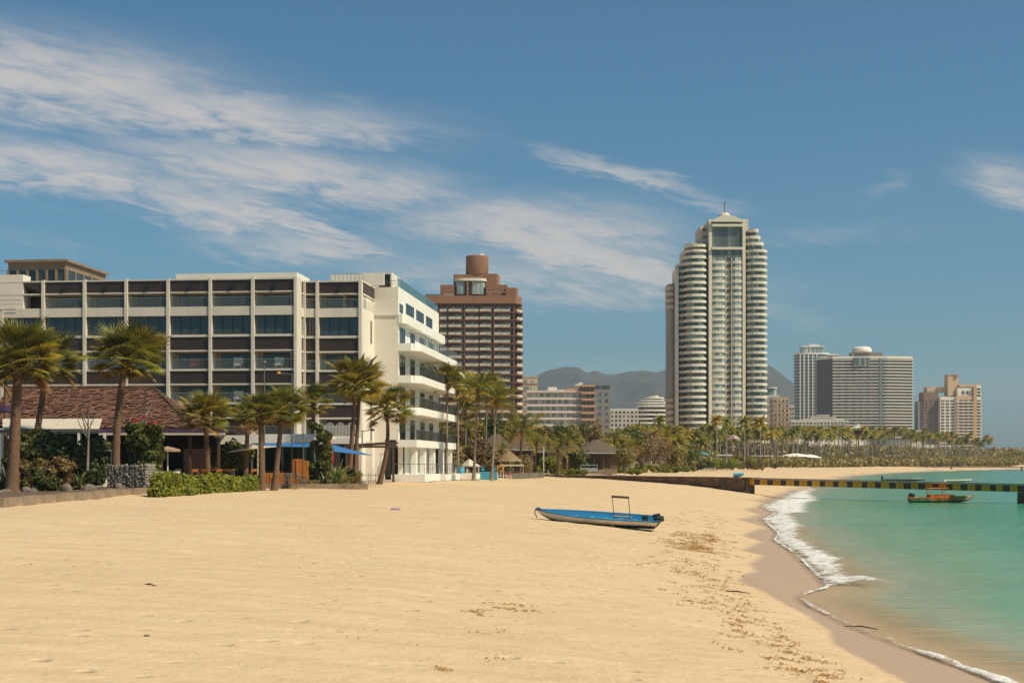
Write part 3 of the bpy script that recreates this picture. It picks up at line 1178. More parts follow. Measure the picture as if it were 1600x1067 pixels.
rb = MB().prism(arc_plan(T.x(1045.5), T.x(1058.3), 13.5, 5.5), 0, 1.6).mesh('balcony', CREAM)
for k in range(4):
    link('balcony', rb, T.o, (0, 0, T.z(446 + k * 9.9 + 3)))
for k in range(21, 29):
    link('balcony', rb, T.o, (0, 0, T.z(418 + k * 9.9)))
# crown
cr_ = MB()
n = 12
for k in range(n):
    a, b = k / n, (k + 1) / n
    xa_, xb_ = T.x(1112 + 47 * a), T.x(1112 + 47 * b)
    za, zb = [T.z(346 - 8.0 * math.sin(math.pi * q) ** .8) for q in (a, b)]
    i = len(cr_.v)
    cr_.v += [(xa_, -2.8, T.z(348)), (xb_, -2.8, T.z(348)), (xb_, -2.8, zb), (xa_, -2.8, za), (xa_, 4, T.z(348)), (xb_, 4, T.z(348)), (xb_, 4, zb), (xa_, 4, za)]
    for q_ in ((0, 1, 2, 3), (3, 2, 6, 7), (0, 4, 5, 1), (4, 7, 6, 5)):
        cr_.f.append(tuple(i + z_ for z_ in q_))
        cr_.m.append(0)
T.part('crown', cr_, CREAM_L)
dm = MB().lathe([(3.3, 0), (3.2, 1.0), (2.6, 2.2), (1.5, 3.1), (.05, 3.5)], 18, (T.x(1133), 1.5, T.z(342)))
T.part('dome', dm, CREAM, True)
an = MB().tube([(T.x(1133), 1.5, T.z(333)), (T.x(1133), 1.5, T.z(315))], [.35, .12], 6)
an.box(T.x(1132.2), T.x(1134.6), 1.3, 1.7, T.z(318.4), T.z(317.6))
an.tube([(T.x(1134.2), 1.5, T.z(318)), (T.x(1134.2), 1.5, T.z(314))], .1, 5)
T.part('antenna', an, METAL)
# big curtain wall
cw = T.part('curtain_wall', MB().box(T.x(1112), T.x(1159.6), -.5, 0, T.z(387), T.z(355)), TGLASS)
mul = MB()
for k in range(1, 14):
    xx = T.x(1112 + 47.6 * k / 14)
    mul.box(xx - .09, xx + .09, -.62, -.5, T.z(387), T.z(355))
for k in range(1, 12):
    zz = T.z(355 + 32 * k / 12)
    mul.box(T.x(1112), T.x(1159.6), -.60, -.5, zz - .09, zz + .09)
T.part('mullion', mul, METAL, parent=cw)
T.part('curtain_wall', MB().box(T.x(1112), T.x(1159.6), -.5, 0, T.z(399), T.z(391)), TGLASS)
T.part('louvre', MB().box(T.x(1113), T.x(1159), -.3, 0, T.z(351), T.z(348.6)), TDARK)
T.part('band', MB().box(T.x(1112), T.x(1159.6), -2.4, 0, T.z(390.8), T.z(387.3)), CREAM_L)
T.part('band', MB().box(T.x(1112), T.x(1159.6), -2.4, 0, T.z(355), T.z(351.4)), CREAM_L)
# bays of the middle
H_ = DROW / T.s
bandL = MB().prism(arc_plan(T.x(1112), T.x(1133), 0, 1.5, 8), 0, H_ * .47).mesh('band', CREAM_L)
bandR = MB().prism(arc_plan(T.x(1143.6), T.x(1159.6), 0, 1.4, 8), 0, H_ * .47).mesh('band', CREAM_L)
winL = MB().prism(arc_plan(T.x(1112.5), T.x(1132.5), 0, 1.25, 8), 0, H_ * .53).mesh('window', TGLASS_L)
winR = MB().prism(arc_plan(T.x(1144.2), T.x(1159), 0, 1.15, 8), 0, H_ * .53).mesh('window', TGLASS_L)
winM = MB().box(T.x(1135.3), T.x(1141.3), -.35, 0, 0, H_ * .5).mesh('window', TDARK)
for k, py in enumerate(rows[:30]):
    for me in (winL, winR, winM):
        link('window', me, T.o, (0, 0, T.z(py + 3)))
    link('band', bandL, T.o, (0, 0, T.z(py + 7.6)))
    link('band', bandR, T.o, (0, 0, T.z(py + 7.6)))
# left and right balcony stacks
inL = [T.x(1072), T.x(1106.8)]
inR = [T.x(1164.6), T.x(1196)]


def stack(x0, x1, py, bulge, grow=0.0):
    return MB().prism(arc_plan(x0, x1, 6, bulge, 12), 0, 1.25)


balL = stack(T.x(1067.5), T.x(1107), 0, 9.0).mesh('balcony', CREAM_L)
balL2 = MB().prism(arc_plan(T.x(1059.5), T.x(1075), 9, 6.0, 9), 0, 1.25).mesh('balcony', CREAM_L)
balR = stack(T.x(1164.5), T.x(1201), 0, 8.5).mesh('balcony', CREAM_L)
glL = MB().prism(arc_plan(T.x(1072), T.x(1106), 6, 7.6, 12), 0, H_ - 1.3).mesh('window', TGLASS)
glL2 = MB().prism(arc_plan(T.x(1062), T.x(1074), 9.5, 5.4, 9), 0, H_ - 1.3).mesh('window', TDARK)
glR = MB().prism(arc_plan(T.x(1165), T.x(1197), 6, 7.2, 12), 0, H_ - 1.3).mesh('window', TGLASS)
for k in range(31):
    py = 391 + DROW * k
    zz = T.z(py + 3.6)
    wd = 1.0 if k > 0 else .93
    o = link('balcony', balL, T.o, (T.x(1107) * (1 - wd), 0, zz), scale=(wd, 1, 1))
    link('window', glL, T.o, (T.x(1107) * (1 - wd), 0, zz - H_ + 1.26), scale=(wd, 1, 1))
    if k >= 2:
        link('balcony', balL2, T.o, (0, 0, zz))
        link('window', glL2, T.o, (0, 0, zz - H_ + 1.26))
    link('balcony', balR, T.o, (0, 0, zz))
    link('window', glR, T.o, (0, 0, zz - H_ + 1.26))
for py, xr in ((359, 1187), (369.5, 1190.5), (379.5, 1196)):
    zz = T.z(py + 3.6)
    T.part('balcony', MB().prism(arc_plan(T.x(1171 if py < 362 else 1164.5), T.x(xr), 6, 7, 10), zz, zz + 1.4), CREAM_L)
    T.part('window', MB().prism(arc_plan(T.x(1172 if py < 362 else 1165), T.x(xr - 3), 6, 5, 10), zz - H_ + 1.3, zz), TGLASS)
T.part('balcony', MB().prism(arc_plan(T.x(1073), T.x(1107), 6, 8, 10), T.z(386), T.z(382)), CREAM_L)
T.part('parapet', MB().prism(arc_plan(T.x(1074), T.x(1096), 8, 6, 10), T.z(382), T.z(378.5)), CREAM)
T.windows([T.x(1102.7)], 2.1, [T.z(360), T.z(371), T.z(382)], 1.5, 4, TDARK)
T.windows([T.x(1167)], 1.7, [T.z(365)], 1.4, 2.9, TDARK)

# ------------------------------------------------------------------ brown terraced tower
B = Far('apartment_tower', 'dark red-brown apartment tower with stepped roof and a cylinder on top', 'tower', 735, 560)
x0, x1 = B.x(664), B.x(806)
B.part('wall', MB().prism([(x0 + 1.5, 2.2), (x1 - 1, 2.2), (B.x(816), 6), (B.x(816), 28), (x0 + 1.5, 28)], 0, B.z(470)), BROWN_D)
B.part('parapet', MB().prism([(x0, 0), (x1, 0), (B.x(815), 4.5), (B.x(815), 28), (x0, 28)], B.z(474), B.z(462)), BROWN)
B.part('roof_rail', MB().box(x0, B.x(687), .2, .35, B.z(462), B.z(459.6)), METAL)
B.part('terrace_wall', MB().box(B.x(687), B.x(709), 4, 22, B.z(462), B.z(443)), BROWN)
B.part('terrace_wall', MB().box(B.x(707.5), B.x(760), 7, 22, B.z(462), B.z(425)).prism([(B.x(760), 7), (B.x(776), 7), (B.x(780), 11), (B.x(780), 22), (B.x(760), 22)], B.z(462), B.z(424)), BROWN)
B.part('terrace_wall', MB().box(B.x(759), B.x(793), 4, 20, B.z(462), B.z(443)), BROWN)
B.part('terrace_wall', MB().prism([(B.x(790), 3), (B.x(806), 3), (B.x(810), 7), (B.x(810), 22), (B.x(790), 22)], B.z(462), B.z(448)), BROWN)
B.part('canopy', MB().prism(arc_plan(B.x(709.5), B.x(759.5), 6, 3.0), B.z(437), B.z(433)), CREAM_L)
for a, b in ((711, 728), (733, 757)):
    B.part('window', MB().prism(arc_plan(B.x(a), B.x(b), 6, 2.2), B.z(458), B.z(438)), TGLASS_L)
B.part('pier', MB().box(B.x(728.5), B.x(732), 3.2, 6, B.z(470), B.z(437)), BROWN)
B.part('cylinder', MB().lathe([(4.4, 0), (4.55, .4), (4.55, 7.2), (4.4, 7.7)], 24, (B.x(744.5), 11, B.z(425))), BROWN, True)
B.part('dome', MB().lathe([(1.1, 0), (.9, .5), (.4, .9), (.02, 1.0)], 12, (B.x(752), 10.5, B.z(394.6))), FARW, True)
B.part('roof_box', MB().box(B.x(693), B.x(709), 1.2, 2.0, B.z(462), B.z(458.5)), GREY_C)
B.part('roof_crane', MB().box(B.x(765.5), B.x(790), 1.5, 1.8, B.z(456), B.z(455)).box(B.x(765), B.x(766), 1.4, 1.9, B.z(462), B.z(454.5)), GREY_C)
HB = 12.15 / B.s
bays = [(690, 701), (704, 724), (728, 749), (753, 770), (775, 800)]
slabm = MB().prism([(x0 + .6, .7), (x1 + .6, .7), (B.x(817), 5.2), (B.x(817.5), 28), (x0 + .6, 28)], 0, .55).mesh('slab', BROWN_D)
railm, winm = [], []
for a, b in bays + [(666, 686)]:
    mb = MB()
    W = B.x(b) - B.x(a)
    mb.box(0, W, -.05, .12, 0, 1.0)
    railm.append(mb.mesh('railing', BEIGE))
    mb = MB()
    mb.box(0, W * .93, 0, .2, 0, 1.75)
    winm.append(mb.mesh('window', TGLASS_L))
siderail = MB()
siderail.prism([(B.x(808.2), 1.35), (B.x(816.5), 5.0), (B.x(816.5), 5.3), (B.x(808.2), 1.7)], 0, 1.0)
siderail.box(B.x(816.5), B.x(817.1), 5.3, 27, 0, 1.0)
siderail_m = siderail.mesh('railing', BEIGE)
for k in range(19):
    py = 483.5 + 12.15 * k
    zz = B.z(py + 3)
    link('slab', slabm, B.o, (0, 0, zz - .55))
    for j, (a, b) in enumerate(bays + [(666, 686)]):
        off = .3 if (j % 2) else .75
        link('railing', railm[j], B.o, (B.x(a) - (.8 if j != 2 else .2), off - .1, zz))
        link('window', winm[j], B.o, (B.x(a), 2.1, zz + .25))
    link('railing', siderail_m, B.o, (0, 0, zz))
for a in (689, 702.5, 726, 751, 772.5, 803):
    B.part('column', MB().box(B.x(a) - .35, B.x(a) + .35, .85, 2.2, 0, B.z(474)), BROWN_D)
B.windows([9, 14, 19, 24], 2.2, [B.z(483.5 + 12.15 * k + 2.6) for k in range(16)], 1.7, B.x(816), TGLASS_L, side=1)

# ------------------------------------------------------------------ middle distance blocks
def banded(name, label, px0, px1, ytop, d, rows_, step, wall, glass, y0=0, depth=16, base=3.0, rail=None, bays_=6, cat='building', fin=True, rail_h=.9):
    o = Far(name, label, cat, (px0 + px1) / 2, d, base)
    a, b = o.x(px0), o.x(px1)
    h_ = step / o.s
    o.part('wall', MB().box(a, b, 1.2, depth, 0, o.z(ytop)), wall)
    sl = MB().box(a - .3, b + .3, 0, 1.6, 0, h_ * .36).mesh('balcony', rail or wall)
    W = (b - a) / bays_
    wn = MB().box(.25, W - .25, -.15, 0, 0, h_ * .56).mesh('window', glass)
    for k in range(rows_):
        z_ = o.z(ytop + step * (k + 1))
        if z_ < 0:
            break
        link('balcony', sl, o.o, (0, 0, z_ - h_ * .1))
        for j in range(bays_):
            link('window', wn, o.o, (a + j * W, 1.2, z_ + h_ * .3))
    o.part('parapet', MB().box(a - .35, b + .35, -.1, depth, o.z(ytop), o.z(ytop) + .9), wall)
    return o


def gridded(name, label, px0, px1, ytop, d, nr, step, nc, wall, glass, depth=14, base=3.0, ww=.62, wh=.5, side=True, cat='building', group=None):
    o = Far(name, label, cat, (px0 + px1) / 2, d, base, group=group)
    a, b = o.x(px0), o.x(px1)
    h_ = step / o.s
    o.part('wall', MB().box(a, b, 0, depth, 0, o.z(ytop)), wall)
    o.part('parapet', MB().box(a - .2, b + .2, -.2, depth + .2, o.z(ytop), o.z(ytop) + .6), wall)
    W = (b - a) / nc
    zs = [o.z(ytop + step * (k + .88)) for k in range(nr)]
    zs = [z for z in zs if z > 0]
    o.windows([a + (j + .5) * W for j in range(nc)], W * ww, zs, h_ * wh, 0, glass)
    sl = MB().box(a - .12, b + .12, -.35, 0, 0, .25).mesh('ledge', wall)
    for z in zs:
        link('ledge', sl, o.o, (0, 0, z - .3))
    if side:
        o.windows([depth * .3, depth * .7], depth * .2, zs, h_ * wh, b if (px0 + px1) / 2 < 800 else a, glass, side=1 if (px0 + px1) / 2 < 800 else -1)
    return o


g1 = gridded('apartment_block', 'narrow beige block with teal windows tight beside the brown tower', 817, 840, 589.5, 780, 7, 10.5, 2, PEACH, TGLASS_L)
L1 = banded('apartment_block', 'long low block with white bands and teal glass strips right of the brown tower', 824, 909, 613, 690, 6, 10.4, PINKW, TGLASS_L, bays_=9)
L1.part('roof_box', MB().box(L1.x(856.5), L1.x(871), 4, 9, L1.z(613), L1.z(604)), FARW)
L1.part('roof_box', MB().box(L1.x(873), L1.x(884), 5, 9, L1.z(613), L1.z(608)), FARW)
O1 = banded('apartment_block', 'orange-brown block with rounded corner joined to the banded block', 909.5, 929.5, 604, 688, 7, 10.4, ORANGE_C, TDARK, bays_=3, depth=18)
O1.part('wall', MB().box(O1.x(886), O1.x(909), 8, 16, 0, O1.z(605)), ORANGE_C)
W1 = gridded('apartment_block', 'tall cream white block with glass roof lounge behind the orange-brown block', 920, 953, 610, 730, 7, 10.2, 3, CREAM_L, TGLASS_L, ww=.42)
W1.part('roof_box', MB().box(W1.x(926), W1.x(953), 0.5, 12, W1.z(609.6), W1.z(602)), TGLASS)
W1.part('roof_box', MB().box(W1.x(899), W1.x(953.5), 0.3, 12.3, W1.z(602), W1.z(599.5)), FARW)
W1.part('roof_box', MB().box(W1.x(905), W1.x(927), 3, 9, W1.z(599.5), W1.z(597)), FARW)
W1.part('roof_box', MB().box(W1.x(948), W1.x(953), 2, 7, W1.z(599.5), W1.z(597.5)), FARW)
gridded('hotel_block', 'low white hotel with a grid of square windows left of the stepped grey one', 953.5, 997, 640, 1000, 5, 6.7, 7, FARW, TDARK, ww=.66, wh=.55)
# stepped round white block
S1 = Far('hotel_block', 'grey-white stepped round hotel in front of the mountain left of the tall tower', 'building', 1021, 1010)
for k in range(10):
    zt = S1.z(633 + 6.6 * k)
    if zt < 2:
        break
    S1.part('window', MB().prism(arc_plan(S1.x(998), S1.x(1046), 4, 5), zt - 2.9, zt - 1.2), TDARK)
    S1.part('balcony', MB().prism(arc_plan(S1.x(997), S1.x(1046), 4, 6.5), zt - 1.2, zt), FARW)
for (a, b, y_a, y_b) in ((998, 1046, 633, 629.5), (1002, 1044, 629.5, 625.5), (1008, 1038, 625.5, 621.5), (1014, 1030, 621.5, 619.5)):
    S1.part('wall', MB().prism(arc_plan(S1.x(a), S1.x(b), 5, 4), S1.z(y_a), S1.z(y_b) - .4), GREY_C)
    S1.part('roof', MB().prism(arc_plan(S1.x(a - .5), S1.x(b + .5), 5, 4.6), S1.z(y_b) - .4, S1.z(y_b) + .5), FARW)
S1.part('spire', MB().box(S1.x(1025.6), S1.x(1026.6), 4, 4.6, S1.z(619.5), S1.z(616)), FARW)

# right of the tall tower
R1 = gridded('apartment_tower', 'glass and white tower half hidden behind the balconies of the tall tower', 1196, 1218, 619, 900, 9, 7.2, 4, FARW, TGLASS_L, ww=.8, wh=.6)
R1.part('roof_box', MB().prism(arc_plan(R1.x(1198), R1.x(1215), 5, 4), R1.z(619), R1.z(606.5)), TGLASS_L)
R1.part('roof', MB().prism(arc_plan(R1.x(1197), R1.x(1216), 5, 5), R1.z(606.5), R1.z(605)), FARW)
gridded('apartment_block', 'peach block with small square windows just right of the tall tower', 1209, 1233, 622, 880, 10, 7.3, 4, PEACH, TDARK, ww=.5, wh=.5)
gridded('apartment_block', 'thin pinkish white block at the foot of the mountain', 1233.5, 1241, 634, 1000, 6, 7.3, 2, PINKW, TDARK, ww=.6)
gridded('apartment_block', 'low pinkish brown block left of the white terraced resort', 1222, 1238, 660, 900, 3, 6, 3, mat('dull_pink', (.36, .26, .22), .8), TDARK)
# slim glass tower
G = Far('glass_tower', 'slim pale blue-green glass tower with white mullions and roof lantern', 'tower', 1277, 1500)
gp = arc_plan(G.x(1243.5), G.x(1296), 6, 9, 14, 2.3)
TEALG = cell_glass('teal_tower_glass', (.05, .12, .125), (.20, .30, .29), 2.2)
G.part('wall', MB().prism(gp, 0, G.z(553)), TEALG)
G.part('wall', MB().box(G.x(1270), G.x(1311), 6, 26, 0, G.z(553)), TEALG)
G.part('roof', MB().prism(arc_plan(G.x(1243), G.x(1297), 6, 9.5, 14, 2.3), G.z(554), G.z(551)), FARW)
G.part('roof', MB().box(G.x(1290), G.x(1311.5), 5, 26, G.z(555), G.z(552.3)), FARW)
G.part('lantern', MB().box(G.x(1254), G.x(1288), 2, 16, G.z(551), G.z(542)), TGLASS_L)
G.part('roof', MB().box(G.x(1253.5), G.x(1289), 1.5, 16.5, G.z(542), G.z(540)), FARW)
G.part('roof_box', MB().box(G.x(1266), G.x(1281), 4, 12, G.z(540), G.z(537.6)), FARW)
HG = 4.85 / G.s
gs = MB().prism(arc_plan(G.x(1243), G.x(1296.5), 6, 9.4, 14, 2.3), 0, .55).mesh('slab', FARW)
for k in range(27):
    zz = G.z(558 + 4.85 * k)
    if zz > 0:
        link('slab', gs, G.o, (0, 0, zz))
for px in (1250, 1255.5, 1262, 1268.5, 1275):
    xx = G.x(px)
    t = (xx - (G.x(1243) + G.x(1296)) / 2) / ((G.x(1296) - G.x(1243)) / 2)
    yy = 6 - 9.6 * (max(0, 1 - abs(t) ** 2.3)) ** (1 / 2.3)
    G.part('mullion', MB().box(xx - .5, xx + .5, yy - .3, yy + .8, 0, G.z(553)), FARW)

# broad block with shaded flank
K = Far('apartment_tower', 'broad grey banded tower block with a shaded flank and white dome on its roof', 'tower', 1355, 1440)
kp = [(K.x(1302), 3), (K.x(1384), 0), (K.x(1386), 0), (K.x(1428), 6), (K.x(1428), 24), (K.x(1284), 24)]
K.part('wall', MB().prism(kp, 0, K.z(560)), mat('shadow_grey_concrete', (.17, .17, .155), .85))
K.part('flank', MB().prism([(K.x(1284) - .3, 24), (K.x(1302) - .3, 2.8), (K.x(1302), 3), (K.x(1284), 24.2)], 0, K.z(560) - .1), mat('shaded_flank', (.07, .07, .068), .8))  # side turned from the sun: its shade is painted as a darker colour
K.part('roof', MB().prism([(p[0] * 1.01, p[1] - .4) for p in kp], K.z(560), K.z(556.5)), FARW)
dmp = [(15.5 / K.s * a, b) for a, b in ((1, 0), (1.0, 2.0), (.93, 4.0), (.8, 5.6), (.6, 6.2), (.02, 6.3))]
K.part('dome', MB().lathe(dmp, 24, (K.x(1351), 12, K.z(550))), FARW, True)
K.part('roof_box', MB().box(K.x(1333), K.x(1381), 6, 18, K.z(556.5), K.z(550)), mat('roof_brown', (.22, .17, .14), .8))
ks = MB().prism([(K.x(1302) - .3, 2), (K.x(1384), -1.1), (K.x(1386), -1.1), (K.x(1429.5), 5), (K.x(1429.5), 22), (K.x(1427), 22), (K.x(1427), 6), (K.x(1386), .4), (K.x(1384), .4), (K.x(1302), 3.2)], 0, .75).mesh('balcony', FARW)
KSLOPE = -3.0 / (K.x(1384) - K.x(1302))
for k in range(26):
    zz = K.z(562.5 + 4.85 * k)
    if zz > 0:
        link('balcony', ks, K.o, (0, 0, zz))
kang = math.atan2(-3, K.x(1384) - K.x(1302))
kwins = MB().box(-1.7, 1.7, -.25, 0, 0, 1.75).mesh('window', TDARK)
kcols = [1312, 1323, 1334, 1345, 1356, 1367, 1378]
for k in range(26):
    zz = K.z(562.5 + 4.85 * k) - 1.95
    if zz < 0:
        continue
    for px in kcols:
        link('window', kwins, K.o, (K.x(px), 3 + KSLOPE * (K.x(px) - K.x(1302)), zz), kang)
    for px in (1396, 1408, 1419):
        link('window', kwins, K.o, (K.x(px), .3 + 6 * (px - 1386) / 42.0, zz), math.atan2(6, K.x(1428) - K.x(1386)))
K.part('window', MB().box(K.x(1334), K.x(1359), -.9, 3, K.z(571), K.z(559)), TGLASS)
for px in (1375.5, 1383):
    K.part('glass_strip', MB().box(K.x(px - 2), K.x(px + 2), -1.0, 2, 0, K.z(560)), TGLASS)

# low white terraced resort
Z = gridded('resort', 'low white terraced resort in front of the twin towers', 1237, 1325, 658, 860, 5, 5.2, 16, FARW, TDARK, ww=.66, wh=.5, cat='resort')
for (a, b, ya, yb) in ((1258, 1318, 658, 654.5), (1268, 1306, 654.5, 651), (1279, 1296, 651, 647.8)):
    Z.part('upper_storey', MB().box(Z.x(a), Z.x(b), 2, 10, Z.z(ya), Z.z(yb) - .4), WHITE)
    Z.part('roof', MB().box(Z.x(a - 1), Z.x(b + 1), 1, 11, Z.z(yb) - .4, Z.z(yb)), FARW)
Z2 = gridded('resort', 'small white resort wing with stepped gable beside the terraced resort', 1332, 1357, 669, 870, 3, 5, 5, FARW, TDARK, cat='resort')
Z2.part('gable', MB().box(Z2.x(1337), Z2.x(1348), 1, 8, Z2.z(669), Z2.z(665)).box(Z2.x(1340), Z2.x(1344), 1, 8, Z2.z(665), Z2.z(662)), FARW)

# right-hand brown and white tower
Q = Far('apartment_tower', 'brown and white apartment tower at the far right of the skyline', 'tower', 1487, 1440)
Q.part('wall', MB().box(Q.x(1446), Q.x(1469), 6, 24, 0, Q.z(612)), mat('shade_brown', (.22, .15, .11), .85))
Q.part('wall', MB().box(Q.x(1438.5), Q.x(1447), 8, 22, 0, Q.z(626)), GREY_C)
Q.part('wall', MB().box(Q.x(1469), Q.x(1493.5), 0, 22, 0, Q.z(620)), FARW)
Q.part('wall', MB().box(Q.x(1493.5), Q.x(1520), -1.5, 22, 0, Q.z(618)), PEACH)
Q.part('wall', MB().box(Q.x(1496), Q.x(1519), 0, 20, Q.z(618), Q.z(606)), FARW)
Q.part('pier', MB().box(Q.x(1520), Q.x(1525), -2.5, 22, 0, Q.z(604)), mat('ochre_concrete', (.55, .36, .17), .85))
Q.part('wall', MB().box(Q.x(1525), Q.x(1533), 0, 20, 0, Q.z(602)), FARW)
Q.part('roof', MB().box(Q.x(1452), Q.x(1483), 8, 20, Q.z(612), Q.z(604)), PEACH)
Q.part('roof', MB().box(Q.x(1499), Q.x(1533), 1, 20, Q.z(604.5), Q.z(600.5)), PEACH)
Q.part('stair_tower', MB().box(Q.x(1482), Q.x(1490), 2, 14, Q.z(618), Q.z(586)).box(Q.x(1490), Q.x(1499.5), 4, 14, Q.z(618), Q.z(587)), PEACH)
Q.part('roof_cap', MB().box(Q.x(1481.5), Q.x(1500), 1.6, 14.4, Q.z(586), Q.z(585)), ORANGE_C)
qz = [Q.z(624 + 4.85 * k + 3.4) for k in range(17)]
qz = [z for z in qz if z > 0]
Q.windows([Q.x(p) for p in (1473, 1480.5, 1488)], 3.4, qz, 1.6, 0, TDARK)
Q.windows([Q.x(p) for p in (1501, 1508.5, 1516)], 3.2, qz, 1.6, -1.5, TDARK)
Q.windows([Q.x(1529)], 3.8, qz + [Q.z(619), Q.z(614), Q.z(609)], 1.6, 0, TDARK)
Q.windows([Q.x(1450), Q.x(1457), Q.x(1464)], 1.8, qz, 1.4, 6, TDARK)
Q.windows([Q.x(1442.5)], 2.2, qz, 1.4, 8, TDARK)
Q.windows([Q.x(1505), Q.x(1512)], 3.0, [Q.z(616)], 3.4, 0, TGLASS)
qb = MB().box(Q.x(1493.5), Q.x(1520), -2.6, -1.5, 0, .8).mesh('balcony', FARW)
qb2 = MB().box(Q.x(1525.2), Q.x(1533.6), -1.3, 0, 0, .8).mesh('balcony', FARW)
for z in qz:
    link('balcony', qb, Q.o, (0, 0, z - .8))
    link('balcony', qb2, Q.o, (0, 0, z - .8))

# small far buildings between the trees
gridded('low_house', 'low cream house between the banded tower block and the brown tower', 1424, 1440, 673, 1200, 2, 6, 3, CREAM_L, TDARK, cat='house')
gridded('low_house', 'white flat beach house under the far right tower', 1443, 1464, 696, 1010, 1, 9, 3, FARW, TGLASS, cat='house')
gridded('low_house', 'long white beach house among the trees left of the flat one', 1413, 1440, 698, 990, 1, 9, 4, FARW, TDARK, cat='house')
gridded('low_house', 'pale beach house showing through the palms at the right', 1496, 1515, 706, 960, 1, 8, 3, CREAM_L, TDARK, cat='house')

# ------------------------------------------------------------------ mountains
def ridge(name, pts, d, m, thick=900, seed=5, col=None):
    xs = np.linspace(-1400, 3200, 900)
    pxs = xs
    prof = np.interp(pxs, [p[0] for p in pts], [p[1] for p in pts])
    prof = prof + 1.6 * (vnoise(pxs, pxs * 0, 11, 3) - .5) + 2.0 * (vnoise(pxs, pxs * 0, 29, 4) - .5)
    X = (pxs - 800) / F * d
    top = EYE + (HOR - prof) / F * d
    ny = 34
    V_ = []
    for j in range(ny):
        t = j / (ny - 1)
        # climbs from the foot to the crest, then drops behind
        s_ = np.sin(min(t / .62, 1) * math.pi / 2) ** 1.15 if t < .62 else 1 - (t - .62) / .38 * .9
        y = d - thick * .62 + t * thick
        gl = vnoise(X + y * .3, y * .8 + X * .1, 210, seed) - .5
        gl2 = vnoise(X, y, 75, seed + 1) - .5
        gl3 = vnoise(X, y, 28, seed + 2) - .5
        rel = 4 * t * (1 - t) if t < .62 else .8
        z = top * s_ + rel * (85 * gl + 70 * gl2 + 34 * gl3) * max(.03, min(1, 1 - (t - .28) / .24)) * np.clip(top / 250, 0, 1)
        V_.append(np.stack([X, np.full_like(X, y), z], 1))
    Vv = np.concatenate(V_)
    nx = len(xs)
    i = (np.arange(ny - 1)[:, None] * nx + np.arange(nx - 1)[None, :]).ravel()
    f = np.stack([i, i + 1, i + 1 + nx, i + nx], 1)
    structure(name, np_mesh(name, Vv, f, m, True))


HILL = mat('forested_slope', (.016, .026, .022), .95, .35, .012, bump=1.0, bscale=.02, col2=(.048, .050, .036))
ridge('hills', [(-1400, 690), (-600, 640), (200, 640), (600, 625), (780, 600), (820, 592), (838, 588), (860, 579), (885, 574), (900, 575), (915, 583), (930, 579), (938, 584), (950, 587), (975, 582),
                (1000, 579), (1025, 582), (1045, 577), (1080, 560), (1120, 550), (1160, 556), (1190, 570), (1203, 578), (1215, 588), (1230, 602), (1243, 612), (1260, 632), (1290, 668), (1330, 695), (1400, 707), (1600, 712), (2200, 712), (3200, 715)],
      5000, HILL, 1500)

# ================================================================== plants
GREEN = [mat('palm_green', (.135, .155, .018), .42, .2, 3, spec=.5, per_object=.30, col2=(.22, .195, .026), trans=.35),
         mat('palm_yellow_green', (.44, .31, .032), .42, .2, 3, per_object=.25, col2=(.24, .19, .028), trans=.4),
         mat('palm_dry', (.42, .24, .07), .6, .2, 3, per_object=.2, col2=(.17, .09, .03), trans=.2)]
BARK = mat('palm_bark', (.19, .10, .055), .9, .28, 5, bump=.5, bscale=14, col2=(.105, .058, .030))
BARK_G = mat('grey_palm_bark', (.27, .215, .15), .9, .2, 4, bump=.4, bscale=12)
BOOT = mat('palm_boots', (.13, .062, .030), .9, .3, 8, bump=.6, bscale=18)
TWIG = mat('grey_bark', (.20, .17, .14), .9, .2, 4)
LEAF_D = mat('dark_leaf', (.085, .105, .016), .55, .3, 2.5, per_object=.2, col2=(.12, .125, .024), trans=.3)
LEAF_B = mat('bright_leaf', (.32, .33, .022), .65, .2, 1.6, per_object=.1, col2=(.13, .16, .018), trans=.35)
LEAF_M = mat('olive_leaf', (.20, .17, .038), .5, .3, 1.2, per_object=.3, col2=(.26, .18, .05), trans=.3)
LEAF_R = mat('reddish_leaf', (.19, .125, .030), .5, .3, 2.0, per_object=.2, col2=(.15, .065, .028), trans=.25)
LEAF_DRY = mat('dry_leaf', (.30, .19, .08), .7, .3, 1.5, per_object=.25, trans=.2)
FLOWER = mat('red_flower', (.45, .02, .04), .5, .1, 5, trans=.3)


